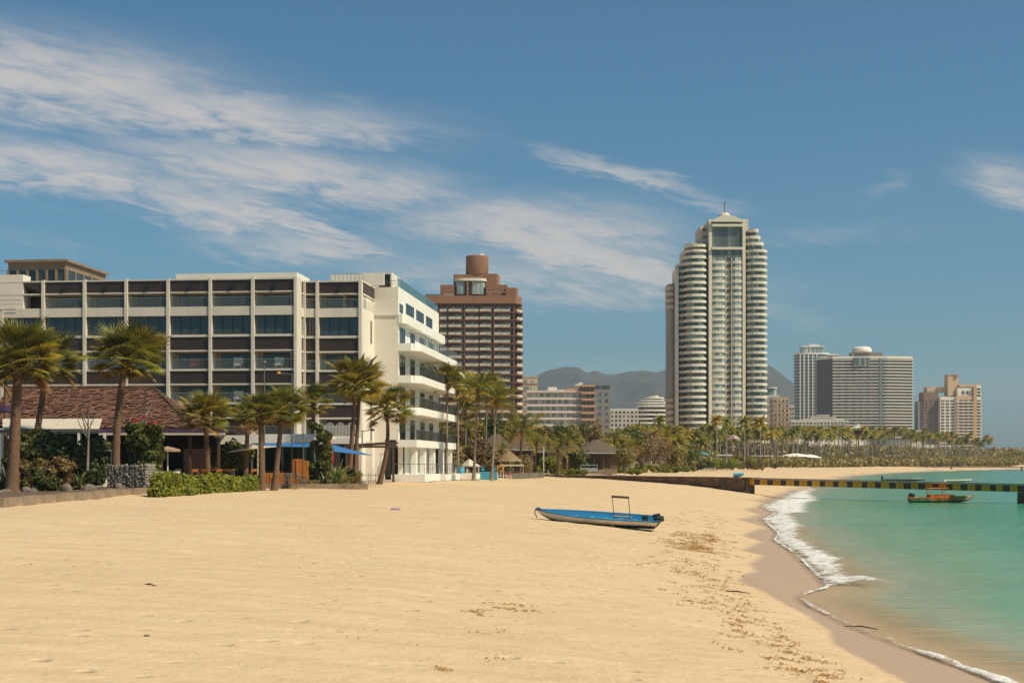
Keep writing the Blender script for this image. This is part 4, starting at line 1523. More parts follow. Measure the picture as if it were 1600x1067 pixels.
def fan_frond_mesh(seed, m, R_=1.0, pet=1.0, n=22):
    """a fan leaf growing along +X: petiole, then pleated blade whose tips hang"""
    r = random.Random(seed)
    V_, Fc = [], []
    droop0 = r.uniform(.05, .20)

    def add(pts, quads):
        i = len(V_)
        V_.extend(pts)
        Fc.extend(tuple(i + q for q in qq) for qq in quads)
    # petiole, arching
    prev = None
    hub = None
    for k in range(5):
        t = k / 4
        x, z = pet * t, .10 * math.sin(t * 1.6) - droop0 * t * t
        w_ = .035 * (1 - .5 * t)
        c = [(x, -w_, z), (x, 0, z + .03), (x, w_, z)]
        if prev:
            add(prev + c, [(0, 1, 4, 3), (1, 2, 5, 4)])
        prev = c
        hub = (x, 0, z)
    span = R(r.uniform(112, 128))
    for j in range(n):
        a = -span + 2 * span * (j + .5) / n + r.uniform(-.03, .03)
        L = R_ * (1 - .30 * (abs(a) / span) ** 2) * r.uniform(.88, 1.08)
        hw = span / n
        dead = r.random() < .06
        fold = .045
        side = math.sin(a)
        rise = .14 * math.cos(a * .8)
        prev = None
        for t, wf in ((.10, 1), (.38, 1), (.62, .62), (.84, .34), (1.0, .04)):
            rr = L * t
            hang = (rr ** 2.3) * (.24 + .12 * abs(side)) * (1.35 if dead else 1)
            cx = hub[0] + rr * math.cos(a) * (1 - .12 * t)
            cy_ = rr * math.sin(a)
            cz = hub[2] + rise * rr - hang + abs(side) * rr * .16
            w_ = (rr * hw if t < .45 else L * .38 * hw) * wf * .98
            nx, ny = -math.sin(a), math.cos(a)
            c = [(cx - nx * w_, cy_ - ny * w_, cz - fold * wf), (cx, cy_, cz), (cx + nx * w_, cy_ + ny * w_, cz - fold * wf)]
            if prev:
                add(prev + c, [(0, 1, 4, 3), (1, 2, 5, 4)])
            prev = c
    return np_mesh('frond', V_, Fc, m, True)


def feather_frond_mesh(seed, m, L=3.2, n=20, lw=.75, sag=1.0, flat=.0):
    r = random.Random(seed)
    V_, Fc = [], []

    def add(pts, quads):
        i = len(V_)
        V_.extend(pts)
        Fc.extend(tuple(i + q for q in qq) for qq in quads)

    def spine(t):
        return (L * (t - .18 * t * t * sag), L * .04 * math.sin(3 * t), L * (.16 * t - .42 * sag * t ** 2.2))
    prev = None
    for k in range(9):
        t = k / 8
        x, y, z = spine(t)
        w_ = .04 * (1 - .85 * t)
        c = [(x, y - w_, z), (x, y, z + .03), (x, y + w_, z)]
        if prev:
            add(prev + c, [(0, 1, 4, 3), (1, 2, 5, 4)])
        prev = c
    for j in range(n):
        t = .12 + .88 * (j + .5) / n
        x, y, z = spine(t)
        l = lw * math.sin(math.pi * min(.97, t * .92 + .08)) ** .6 * r.uniform(.85, 1.1)
        for sd_ in (-1, 1):
            if r.random() < .05:
                continue
            fw = .5 + .5 * t
            p0 = (x, y, z)
            dr = r.uniform(.5, 1.0)
            p1 = (x + l * .42 * fw, y + sd_ * l * .55, z - l * .10 * dr + flat)
            p2 = (x + l * .70 * fw, y + sd_ * l * .80, z - l * .55 * dr + flat)
            w1, w2 = .045, .012
            add([(p0[0] - .02, p0[1], p0[2]), (p0[0] + .02, p0[1], p0[2]), (p1[0] + w1, p1[1], p1[2] + .01), (p1[0] - w1, p1[1], p1[2])], [(0, 1, 2, 3)])
            add([(p1[0] - w1, p1[1], p1[2]), (p1[0] + w1, p1[1], p1[2] + .01), (p2[0] + w2, p2[1], p2[2]), (p2[0] - w2, p2[1], p2[2])], [(0, 1, 2, 3)])
    return np_mesh('frond', V_, Fc, m, True)


FAN = [[fan_frond_mesh(100 + 10 * g + i, GREEN[g]) for i in range(4)] for g in range(3)]
FEATHER = [[feather_frond_mesh(300 + 10 * g + i, GREEN[g], sag=(.8, 1.15, 1.5, 1.0)[i]) for i in range(4)] for g in range(3)]


def rot_frond(az_, pitch, roll):
    return (Matrix.Rotation(az_, 3, 'Z') @ Matrix.Rotation(-pitch, 3, 'Y') @ Matrix.Rotation(roll, 3, 'X')).to_euler()


def trunk_mesh(h, r0, r1, lean, curve, seed, boots=False):
    r = random.Random(seed)
    mb = MB()
    pts, rad = [], []
    N = 30
    for k in range(N + 1):
        t = k / N
        x = lean[0] * t + curve[0] * math.sin(math.pi * t)
        y = lean[1] * t + curve[1] * math.sin(math.pi * t)
        pts.append((x, y, h * t))
        flare = 1 + .55 * math.exp(-t * 14)
        rad.append((r0 + (r1 - r0) * t) * flare * (1 + .03 * r.uniform(-1, 1) + .07 * (k % 2)))
    mb.tube(pts, rad, 10)
    return mb.mesh('trunk', BARK, True)


def fan_palm(px, py, cpx, cpy, crown_px, seed, label, d=None, nf=40, thick=.24, curve=0.0, wind=.25, kind='fan', cat='palm tree', group='fan palms along the beach edge',
             yellow=.32, bark=None, name='fan_palm', R_px=None):
    r = random.Random(seed)
    if d is None:
        x, y, z = ground_px(px, py)
        z = max(z, 0)
    else:
        x, y = PX(px, d), d
        z = 2.3
    if kind == 'fan':
        cpy += .06 * crown_px
    s_ = F / y
    h = PZ(cpy, y) - z
    top = (PX(cpx, y) - x, r.uniform(-.4, .4), h)
    o = thing(name, label, cat, (x, y, z - .15), 0, group)
    tm = trunk_mesh(h + .15, thick, thick * .62, (top[0], top[1]), (curve, 0), seed)
    tm.materials.clear()
    tm.materials.append(bark or BARK)
    link('trunk', tm, o)
    # boots under the crown
    bt = MB()
    for k in range(46 if thick > .15 else 20):
        a = r.uniform(0, 6.28)
        hh = -r.uniform(0.0, 1.15)
        rr = thick * .62 + .10 * (1 + hh * .6)
        p0 = Vector((top[0] + math.cos(a) * thick * .4, top[1] + math.sin(a) * thick * .4, h + hh - .1))
        p1 = p0 + Vector((math.cos(a) * rr * 1.1, math.sin(a) * rr * 1.1, .28 + r.uniform(0, .15)))
        bt.tube([p0, p1], [.07, .03], 4)
    stuff(link('boots', bt.mesh('boots', BOOT), o, (0, 0, 0)))
    scale = crown_px / s_
    base = 2.0 if kind == 'fan' else 3.15
    lib = FAN if kind == 'fan' else FEATHER
    for k in range(nf):
        t = (k + .5) / nf
        pitch = R(84 - 124 * t ** .95) + r.uniform(-.13, .13)
        az_ = k * 2.399963 + r.uniform(-.3, .3)
        # the wind combs the leaves towards +x
        az_ = az_ - wind * math.sin(az_) * (1 if t < .8 else .6)
        g = 0
        if t > .86:
            g = 2 if r.random() < .60 else 1
        elif r.random() < yellow * (.5 + t):
            g = 1
        sc = scale / base * r.uniform(.82, 1.18) * (.82 + .22 * math.sin(math.pi * min(1, t * 1.15)))
        if kind == 'fan':
            f_loc = (top[0] + .1 * math.cos(az_), top[1] + .1 * math.sin(az_), h - .35 * t)
        else:
            f_loc = (top[0], top[1], h - .2 * t)
        link('frond', lib[g][r.randrange(4)], o, f_loc, rot_frond(az_, pitch, r.uniform(-.5, .5)), sc)
    return o


palms = [
    (18, 776, 30, 552, 78, 'thickest fan palm at the far left edge, its trunk rising from dark rocks', dict(thick=.36, nf=52, wind=.35)),
    (44, 728, 76, 560, 64, 'leaning fan palm behind the thick one at the left edge, windblown crown to the right', dict(thick=.27, nf=44, wind=.45)),
    (181, 768, 197, 550, 72, 'tall fan palm with dark trunk standing before the shingled restaurant roof', dict(thick=.30, nf=54, wind=.3, curve=-.25)),
    (325, 752, 323, 642, 50, 'broad low fan palm behind the bright green hedge', dict(thick=.24, nf=46)),
    (383, 750, 388, 645, 38, 'slender fan palm at the right end of the bright hedge', dict(thick=.22, nf=32)),
    (409, 767, 408, 636, 42, 'straight grey-trunked fan palm, left of the two rising from the sand', dict(thick=.24, nf=36)),
    (428, 767, 441, 632, 46, 'right-leaning fan palm beside the straight one on the sand', dict(thick=.22, nf=46, wind=.35)),
    (487, 732, 490, 622, 38, 'slim fan palm behind the leafy plants by the blue awning', dict(thick=.18, nf=34)),
    (545, 748, 556, 592, 54, 'tall fan palm before the hotel corner, yellowing leaves, left trunk of a pair', dict(thick=.22, nf=46, yellow=.6, wind=.15)),
    (592, 757, 605, 632, 48, 'curved slim palm alone on the sand before the white hotel wall', dict(thick=.22, nf=40, curve=.38, wind=.1)),
    (554, 752, 562, 600, 40, 'fan palm close behind the tall one at the hotel corner, right trunk of the pair', dict(thick=.20, nf=28, yellow=.6)),
    (-18, 760, -14, 575, 50, 'fan palm cut by the left edge of the view beside the purple roof', dict(thick=.25, nf=30)),
    (9, 715, 6, 560, 42, 'thin palm half hidden behind the thickest trunk at the left edge', dict(thick=.2, nf=28)),
]
for i, (a, b, c, e, rad, lab, kw) in enumerate(palms):
    if kw.get('thick') and i in (1, 4, 7, 12):
        # standing on the terrace behind: distance from its height on the ground plane
        dd_ = {1: 100, 4: 110, 7: 125, 12: 108}[i]
        fan_palm(a, b, c, e, rad, 40 + i, lab, d=dd_, **kw)
    else:
        dd_ = {0: 83, 2: 97, 3: 105, 8: 121, 10: 123, 11: 92}.get(i)
        fan_palm(a, b, c, e, rad, 40 + i, lab, d=dd_, **kw)

tall = [(697, 742, 699, 590, 34, 165, 'tall thin palm touching the edge of the white balconies'),
        (716, 743, 715, 607, 34, 172, 'tall thin palm second right of the white balconies'),
        (740, 744, 747, 606, 44, 160, 'tallest thin palm with full crown rising before the brown tower'),
        (728, 742, 727, 640, 26, 200, 'short thin palm between the two tall ones before the brown tower'),
        (768, 748, 776, 622, 40, 158, 'tall thin palm leaning right over the turquoise kiosk'),
        (757, 742, 762, 600, 30, 215, 'thin palm with small crown just behind the crowded tall ones')]
for i, (a, b, c, e, rad, d_, lab) in enumerate(tall):
    fan_palm(a, b, c, e, rad, 80 + i, lab, d=d_, nf=34, thick=.16, kind='feather' if i in (2, 4) else 'fan', yellow=.45, wind=.35,
             group='tall thin palms right of the hotel', bark=BARK_G, name='thin_palm')
cocos = [(812, 738, 815, 672, 48, 190, 'coconut palm with wide drooping crown before the thatched roofs'),
         (835, 736, 838, 692, 24, 215, 'small coconut palm right of the wide drooping one'),
         (873, 745, 872, 702, 32, 208, 'bushy young coconut palm with yellow leaves at the wall end'),
         (885, 742, 886, 690, 30, 225, 'green coconut palm leaning over the wall before the thatched hut'),
         (796, 738, 796, 690, 22, 230, 'low palm left of the wide drooping coconut palm'),
         (907, 735, 906, 712, 22, 240, 'round dark palm left of the large thatched hut')]
for i, (a, b, c, e, rad, d_, lab) in enumerate(cocos):
    fan_palm(a, b, c, e, rad, 120 + i, lab, d=d_, nf=22, thick=.17, kind='feather', yellow=.35, wind=.2, group='coconut palms by the thatched huts', name='coconut_palm')


# ------------------------------------------------------------------ leaf masses
def leaf_cloud(blobs, n, size, m, seed=0, name='foliage', elong=1.6, shell=.55):
    """n small leaves spread through ellipsoids (cx, cy, cz, rx, ry, rz)"""
    g = np.random.default_rng(seed)
    bl = np.array(blobs, float)
    w_ = (bl[:, 3] * bl[:, 5]) ** 1.0
    w_ /= w_.sum()
    bi = g.choice(len(bl), n, p=w_)
    b = bl[bi]
    dvec = g.normal(size=(n, 3))
    dvec /= np.linalg.norm(dvec, axis=1, keepdims=True)
    rad = shell + (1 - shell) * g.random(n) ** .6
    rad *= 1 + .14 * np.sin(dvec[:, 0] * 7 + b[:, 0] * 3) * np.cos(dvec[:, 2] * 6 + b[:, 1])
    c = b[:, :3] + dvec * b[:, 3:6] * rad[:, None]
    nrm = dvec + g.normal(size=(n, 3)) * .65 + np.array([0, 0, .35])
    nrm /= np.linalg.norm(nrm, axis=1, keepdims=True)
    t1 = np.cross(nrm, g.normal(size=(n, 3)))
    t1 /= np.linalg.norm(t1, axis=1, keepdims=True) + 1e-9
    t2 = np.cross(nrm, t1)
    s_ = size * (.6 + .8 * g.random(n))[:, None]
    bend = nrm * s_ * .22
    v = np.stack([c - t1 * s_ * elong * .5, c - t2 * s_ * .5 + bend * 0, c + t1 * s_ * elong * .5, c + t2 * s_ * .5], 1)
    v[:, 0] -= bend
    v[:, 2] -= bend
    f = np.arange(n * 4).reshape(n, 4)
    return np_mesh(name, v.reshape(-1, 3), f, m)


def bush(name, label, cat, loc, blobs, n, size, m, seed=0, group=None, core=True, elong=1.6, extra=None):
    o = thing(name, label, cat, loc, 0, group)
    stuff(link('foliage', leaf_cloud(blobs, n, size, m, seed, elong=elong), o))
    mb = MB()
    rr = random.Random(seed)
    for (cx, cy, cz, rx, ry, rz) in blobs[:8]:
        mb.tube([(cx * .5, cy * .5, 0), (cx * .8, cy * .8, cz * .5), (cx, cy, cz)], [.07, .05, .02], 5)
    link('stem', mb.mesh('stem', TWIG), o)
    return o


def rblobs(seed, n, w_, dp, h, r_, z0=.3):
    r = random.Random(seed)
    return [(r.uniform(-w_, w_), r.uniform(-dp, dp), z0 + r.uniform(0, 1) ** .8 * h, r_ * r.uniform(.7, 1.3), r_ * r.uniform(.7, 1.3), r_ * r.uniform(.6, 1.1)) for _ in range(n)]


# bright clipped hedge at the sand's edge
hx0, hy0, _ = ground_px(232, 778)
hx1, hy1, _ = ground_px(388, 768)
hb_ = []
for k in range(46):
    t = k / 45
    r = random.Random(900 + k)
    hb_.append((t * (hx1 - hx0), t * (hy1 - hy0) + r.uniform(-.1, 1.5), .62 + .28 * math.sin(t * 9) * .3, .55, .6, .62 + .12 * r.random()))
    hb_.append((t * (hx1 - hx0), t * (hy1 - hy0) + r.uniform(.2, 2.0), 1.34 + .12 * math.sin(t * 14) - .35 * t, .5, .6, .5))
bush('hedge', 'bright yellow-green leafy hedge at the edge of the sand', 'hedge', (hx0, hy0 + .6, 1.75), hb_, 30000, .13, LEAF_B, 5)

# shrubs of the planter, each at its photograph place
def shrub(px, py, wpx, hpx, d, m, n, size, seed, name, label, cat='shrub', group='shrubs in the raised planter', z=2.3, nb=14):
    s_ = F / d
    w_, h_ = wpx / s_ / 2, max(.6, PZ(py - hpx, d) - z)
    r_ = min(w_, h_) * .38
    n = int(n * max(1.0, h_ / (hpx / s_)))
    bl = rblobs(seed, nb, max(.05, w_ - r_), r_ * 1.2, max(.1, h_ - 1.4 * r_), r_, r_ * .6)
    return bush(name, label, cat, (PX(px, d), d, z), bl, n, size, m, seed, group)


shrub(95, 720, 150, 46, 100, LEAF_D, 9000, .20, 11, 'shrub', 'tall dark glossy shrub in front of the white awning', z=2.8, nb=22)
shrub(35, 720, 60, 42, 98, LEAF_D, 4000, .20, 12, 'shrub', 'dark shrub between the two left palm trunks', z=2.8)
shrub(50, 762, 48, 46, 84, LEAF_M, 5200, .12, 13, 'shrub', 'rounded green shrub right of the thickest palm trunk')
shrub(72, 768, 42, 34, 83, LEAF_D, 4200, .11, 14, 'shrub', 'low dark green shrub above the planter kerb')
shrub(90, 756, 60, 42, 87, LEAF_R, 6000, .12, 15, 'shrub', 'reddish green shrub in the middle of the planter', nb=18)
shrub(62, 748, 90, 30, 90, LEAF_R, 5000, .12, 16, 'shrub', 'reddish clipped shrub behind the rounded green one', nb=18)
shrub(12, 772, 40, 26, 84, LEAF_D, 2600, .13, 17, 'shrub', 'small dark shrub by the rocks at the left edge')
shrub(225, 738, 66, 84, 100, LEAF_D, 15000, .21, 18, 'flowering_shrub', 'large dark flowering shrub left of the bright hedge', group=None, z=2.4, nb=30)
fl = leaf_cloud([(-.3, -1.0, 4.7, .5, .4, .25), (.9, -1.1, 4.5, .5, .3, .2), (.3, -1, 5.0, .3, .3, .2)], 46, .15, FLOWER, 7, 'flower')
shr = [o for o in bpy.data.objects if o.name.startswith('flowering_shrub')][0]
fo_ = stuff(link('blossom', fl, shr))
shrub(352, 740, 90, 52, 112, LEAF_D, 9000, .17, 19, 'shrub', 'dark hedge mass behind the bright hedge under the cream sail', group=None, z=2.5, nb=22)
shrub(500, 755, 40, 100, 112, LEAF_D, 7500, .16, 20, 'climbing_shrub', 'narrow dark creeper column left of the hotel corner', group=None, z=2.1, nb=22)
shrub(530, 760, 70, 28, 116, LEAF_M, 4500, .14, 21, 'shrub', 'low olive ground shrub at the foot of the corner palms', group=None, z=2.0)
shrub(478, 762, 50, 12, 110, LEAF_M, 1600, .12, 22, 'shrub', 'flat green shrub at the sand edge below the orange boards', group=None, z=2.1)


# rosette plants with long blades (yucca / agave)
def blade_mesh(seed, m, L=1.0, w_=.06, sag=.5):
    V_, Fc = [], []
    prev = None
    for t, wf in ((0, .8), (.3, 1), (.6, .8), (.85, .45), (1, .05)):
        c = [(L * t, -w_ * wf, L * (.1 * t - sag * t * t)), (L * t, 0, L * (.1 * t - sag * t * t) - .02), (L * t, w_ * wf, L * (.1 * t - sag * t * t))]
        i = len(V_)
        if prev:
            V_ += prev + c
            Fc += [(i, i + 1, i + 4, i + 3), (i + 1, i + 2, i + 5, i + 4)]
        prev = c
    return np_mesh('leaf', V_, Fc, m, True)


YUC = mat('variegated_leaf', (.22, .24, .07), .4, .2, 4, per_object=.25, col2=(.12, .16, .05), trans=.2)
YUC_D = mat('yucca_green', (.06, .085, .03), .4, .2, 4, per_object=.25, trans=.2)
BL = {('v', i): blade_mesh(i, YUC, 1.0, .055, (.15, .35, .6)[i]) for i in range(3)}
BL.update({('d', i): blade_mesh(i, YUC_D, 1.0, .05, (.15, .4, .75)[i]) for i in range(3)})


def rosette(px, py, rpx, d, kind, seed, label, z=None, n=34, stem=0.0, group='spiky rosette plants by the terrace'):
    r = random.Random(seed)
    s_ = F / d
    if z is None:
        z = PZ(py, d)
    o = thing('rosette_plant', label, 'plant', (PX(px, d), d, z), 0, group)
    link('stem', MB().tube([(0, 0, -.4), (0, 0, stem)], [.12, .09], 7).mesh('stem', BARK), o)
    for k in range(n):
        t = (k + .5) / n
        link('leaf', BL[(kind, r.randrange(3))], o, (0, 0, stem - .15 * t), rot_frond(k * 2.4 + r.uniform(-.2, .2), R(80 - 85 * t), r.uniform(-.3, .3)), rpx / s_ * r.uniform(.8, 1.1))
    return o


for q in [(8, 755, 34, 88, 'd', 'large spiky plant at the left edge beside the thickest palm', 40),
          (124, 756, 26, 87, 'v', 'pale spiky rosette plant in the middle of the planter', 34),
          (152, 745, 26, 92, 'd', 'dark spiky plant on a short trunk left of the gabion block', 34),
          (240, 757, 20, 95, 'v', 'pale spiky plant behind the left end of the bright hedge', 24),
          (476, 750, 28, 112, 'v', 'bluish pale spiky plant left of the dark creeper', 36),
          (527, 752, 34, 113, 'v', 'large pale drooping spiky plant right of the dark creeper', 46),
          (508, 758, 26, 111, 'd', 'green spiky plant between the two pale ones', 34)]:
    rosette(q[0], q[1], q[2], q[3], q[4], int(q[0]) + 5, q[5], n=q[6])

# bare saplings
def sapling(px, py, top, d, seed, label):
    r = random.Random(seed)
    z = PZ(py, d)
    h = (py - top) / (F / d)
    mb = MB()
    mb.tube([(0, 0, 0), (.05, 0, h * .45), (.02, 0, h)], [.09, .07, .02], 6)
    for k in range(7):
        a, l, z0 = r.uniform(-1, 1), r.uniform(.7, 1.5), h * r.uniform(.4, .7)
        mb.tube([(.03, 0, z0), (.03 + math.sin(a) * l * .5, 0, z0 + l * .7), (.03 + math.sin(a) * l * .75, .1, z0 + l * 1.4)], [.05, .03, .01], 5)
    solo('bare_sapling', mb, TWIG, label, 'tree', (PX(px, d), d, z), smooth=True)


sapling(137, 735, 632, 93, 3, 'bare forked sapling in front of the white awning')
sapling(226, 720, 612, 103, 4, 'thin white upright stake behind the flowering shrub')

# ------------------------------------------------------------------ distant green belt
def far_palm_mesh(seed, m, mt, h=10.0):
    r = random.Random(seed)
    V_, Fc = [], []
    for k in range(21):
        t = (k + .5) / 21
        a = k * 2.4 + r.uniform(-.3, .3)
        p = R(70 - 115 * t)
        L = 2.7 * r.uniform(.8, 1.15)
        prev = None
        for q in (0, .35, .7, 1.0):
            hx = L * q * math.cos(p) + .3 * q * q
            z = h + L * q * math.sin(p) - L * .34 * q * q
            wv = (.10, .48, .36, .03)[(0, .35, .7, 1.0).index(q)]
            cx, cy_ = hx * math.cos(a), hx * math.sin(a)
            nx, ny = -math.sin(a) * wv, math.cos(a) * wv
            c = [(cx - nx, cy_ - ny, z - wv * .7), (cx, cy_, z), (cx + nx, cy_ + ny, z - wv * .7)]
            if prev:
                i = len(V_)
                V_ += prev + c
                Fc += [(i, i + 1, i + 4, i + 3), (i + 1, i + 2, i + 5, i + 4)]
            prev = c
    return np_mesh('crown', V_, Fc, m)


FT = [mat('far_trunk', (.30, .25, .19), .9, .1)]
far_meshes = []
for i in range(6):
    cm = far_palm_mesh(500 + i, (GREEN[0], GREEN[1])[i % 3 == 2], None)
    tr = MB().tube([(0, 0, 0), (.1 * (i - 2), 0, 5), (.0, 0, 10)], [.2, .15, .12], 6).mesh('trunk', FT[0])
    far_meshes.append((cm, tr))


def far_palm(px, d, top_py, seed, label, group='palms along the far beach'):
    r = random.Random(seed)
    z0 = 3.0
    h = PZ(top_py, d) - z0
    cm, tr = far_meshes[seed % 6]
    o = thing('far_palm', label, 'palm tree', (PX(px, d), d, z0), r.uniform(0, 6.28), group)
    cs = r.uniform(.85, 1.15)
    link('trunk', tr, o, (0, 0, 0), (0, 0, 0), (1, 1, h / 10))
    link('crown', cm, o, (0, 0, h - 10 * cs), (0, 0, 0), cs)


def near_what(px):
    for a, b in ((1000, 'left of the tall cream tower'), (1110, 'at the left foot of the tall cream tower'), (1205, 'in front of the tall cream tower'),
                 (1245, 'before the peach block'), (1330, 'before the white terraced resort'), (1430, 'before the broad grey tower block'),
                 (1535, 'below the far right brown and white tower'), (1700, 'at the low right end of the shore')):
        if px < a:
            return b
    return ''


rp = random.Random(77)
count = 0
for i in range(270):
    t = i / 269
    px = 985 + 560 * t + rp.uniform(-4, 4)
    d = 330 + 560 * t ** 1.1 + rp.uniform(0, 60)
    top = 673 + rp.uniform(-6, 9) + 14 * max(0, (px - 1380) / 200)
    if px < 1080:
        top += 2
    far_palm(px, d, top + 1, i, 'thin palm in the dense row ' + near_what(px), 'dense palm row ' + near_what(px))
for i, (px, d, top, lab) in enumerate([(1120, 360, 654, 'tall dark palm rising above the row before the cream tower, left of a close pair'),
                                       (1135, 365, 657, 'tall palm above the row before the cream tower, right of a close pair'),
                                       (1163, 380, 658, 'tall palm above the row beside the right pier of the cream tower'),
                                       (1187, 385, 658, 'tall palm above the row at the right balconies of the cream tower'),
                                       (1031, 340, 655, 'tall palm above the row before the stepped round hotel'),
                                       (1552, 980, 702, 'small lone palm on the low right shore'),
                                       (1582, 1010, 702, 'last lone palm near the right edge of the shore'),
                                       (1425, 700, 682, 'dark palm standing above the trees at the right end of the grey block'),
                                       (1097, 345, 690, 'dark low palm at the beach edge by the teal sunshade'),
                                       (948, 300, 690, 'palm right behind the large thatched hut'),
                                       (976, 310, 683, 'palm with drooping crown right of the large thatched hut'),
                                       (1005, 320, 690, 'palm above the bare brown trees right of the huts'),
                                       (1060, 330, 690, 'palm at the end of the bare brown trees')]):
    far_palm(px, d, top, 200 + i, lab, 'palms standing clear of the row')


def tree(px, d, base_py, wpx, top_py, m, n, size, seed, label, z=None, group='trees behind the wall', nb=16, name='tree'):
    s_ = F / d
    z0 = 2.4 if z is None else z
    h_ = PZ(top_py, d) - z0
    w_ = wpx / s_ / 2
    r_ = min(w_ * .5, h_ * .30)
    bl = [(b_[0], b_[1], b_[2], b_[3], b_[4], b_[5]) for b_ in rblobs(seed, nb, max(.2, w_ - r_), w_ * .5, h_ * .60, r_, h_ * .34)]
    o = thing(name, label, 'tree', (PX(px, d), d, z0), 0, group)
    stuff(link('crown', leaf_cloud(bl, n, size, m, seed, 'crown', shell=.35), o))
    mb = MB()
    mb.tube([(0, 0, 0), (.1, 0, h_ * .3), (0, 0, h_ * .55)], [.28, .2, .12], 7)
    for b_ in bl[:8]:
        mb.tube([(0, 0, h_ * .3), (b_[0] * .6, b_[1] * .6, h_ * .45), (b_[0], b_[1], b_[2])], [.13, .08, .03], 5)
    link('trunk', mb.mesh('trunk', TWIG), o)
    return o


rt_ = random.Random(5)
belt = [
    (672, 190, 60, 662, 'M'), (700, 200, 70, 668, 'dry'), (735, 215, 70, 664, 'M'), (765, 225, 60, 658, 'D'), (795, 235, 60, 660, 'M'), (822, 245, 50, 664, 'D'),
    (845, 260, 52, 668, 'M'), (870, 270, 50, 664, 'D'), (893, 280, 50, 668, 'M'), (912, 290, 46, 665, 'D'), (935, 300, 50, 662, 'dry'), (960, 310, 50, 672, 'M'),
    (985, 320, 50, 670, 'D'), (1010, 325, 50, 676, 'dry'), (1030, 330, 50, 690, 'dry'), (1055, 335, 44, 694, 'M'), (1080, 340, 40, 700, 'D'), (690, 175, 50, 690, 'dry'), (720, 185, 46, 700, 'M'),
    (758, 195, 50, 690, 'dry'), (785, 200, 40, 705, 'M')]
where = ['behind the balconies', 'right of the hotel', 'before the brown tower', 'at the brown tower\'s right foot', 'left of the thatched roofs', 'above the first thatched roof',
         'before the banded block', 'between the thatched roofs', 'left of the large hut', 'above the large hut', 'right above the large hut', 'right of the large hut',
         'before the low white hotel', 'before the stepped round hotel', 'left of the cream tower', 'at the cream tower\'s left foot', 'before the cream tower\'s left balconies',
         'low beside the hotel plinth', 'behind the turquoise barrel', 'behind the turquoise kiosk', 'behind the orange board']
for i, (px, d, wpx, top, k) in enumerate(belt):
    m = {'M': LEAF_M, 'D': LEAF_D, 'dry': LEAF_DRY}[k]
    kn = {'M': 'olive green', 'D': 'dark green', 'dry': 'dry brownish'}[k]
    tree(px, d, 740, wpx, top, m, 4200 if k != 'dry' else 2600, .30 if d > 210 else .24, 600 + i, '%s tree %s' % (kn, where[i]))

# beach scrub in front of the far palms
for i, (px, d, wpx, hpx, m, lab) in enumerate([
    (985, 290, 60, 12, LEAF_B, 'bright green beach scrub above the wall, left patch'),
    (1022, 300, 50, 12, LEAF_M, 'dull green beach scrub above the wall'),
    (1060, 312, 50, 16, LEAF_M, 'green scrub behind the white picket stakes'),
    (1098, 325, 40, 18, LEAF_D, 'dark scrub round the low palm by the teal sunshade'),
    (1125, 345, 50, 20, LEAF_B, 'bright tall scrub where the far beach begins'),
    (1160, 380, 60, 18, LEAF_M, 'olive scrub behind the blue boat on the far beach'),
    (1205, 420, 60, 14, LEAF_M, 'olive scrub left of the white canopies'),
    (930, 262, 50, 14, LEAF_M, 'clipped scrub in front of the large hut'),
    (850, 235, 50, 18, LEAF_B, 'green hedge behind the picket fence'),
    (890, 240, 50, 16, LEAF_M, 'mixed scrub behind the left end of the stone wall')]):
    s_ = F / d
    bl = rblobs(700 + i, 18, wpx / s_ / 2, 2.5, hpx / s_ * .6, max(.5, hpx / s_ * .35), .2)
    bush('scrub', lab, 'shrub', (PX(px, d), d, 2.4), bl, 2600, .26, m, 700 + i, 'scrub along the far beach')
# long thicket beneath the far palms: reads as one mass
bl = []
for i in range(420):
    t = i / 419
    px = 1100 + 530 * t
    d = 400 + 560 * t + rp.uniform(-5, 50)
    bl.append((PX(px, d), d, 3.0 + rp.uniform(0, 1.0) + 1.5 * t, 6, 5, 1.2 + 1.2 * rp.random() + 1.6 * t))
stuff(link('undergrowth', leaf_cloud(bl, 60000, .9, LEAF_M, 9, 'undergrowth'), None))
bl = []
for i in range(260):
    t = i / 259
    px = 1085 + 560 * t
    d = 470 + 620 * t + rp.uniform(0, 60)
    bl.append((PX(px, d), d, 6.5 + rp.uniform(-1, 2.5) + 2.5 * t, 7, 6, 3.2 + 1.5 * rp.random()))
stuff(link('distant_wood', leaf_cloud(bl, 42000, 1.1, LEAF_M, 10, 'distant_wood'), None))
bl = []
for i in range(120):
    t = i / 119
    px = 1330 + 420 * t
    d = 1010 + 300 * t + rp.uniform(0, 80)
    bl.append((PX(px, d), d, 7 + rp.uniform(-2, 3) - 3 * max(0, t - .5), 10, 8, 4.5 * (1 - .55 * t)))
stuff(link('distant_wood', leaf_cloud(bl, 26000, 1.4, LEAF_M, 11, 'distant_wood'), None))

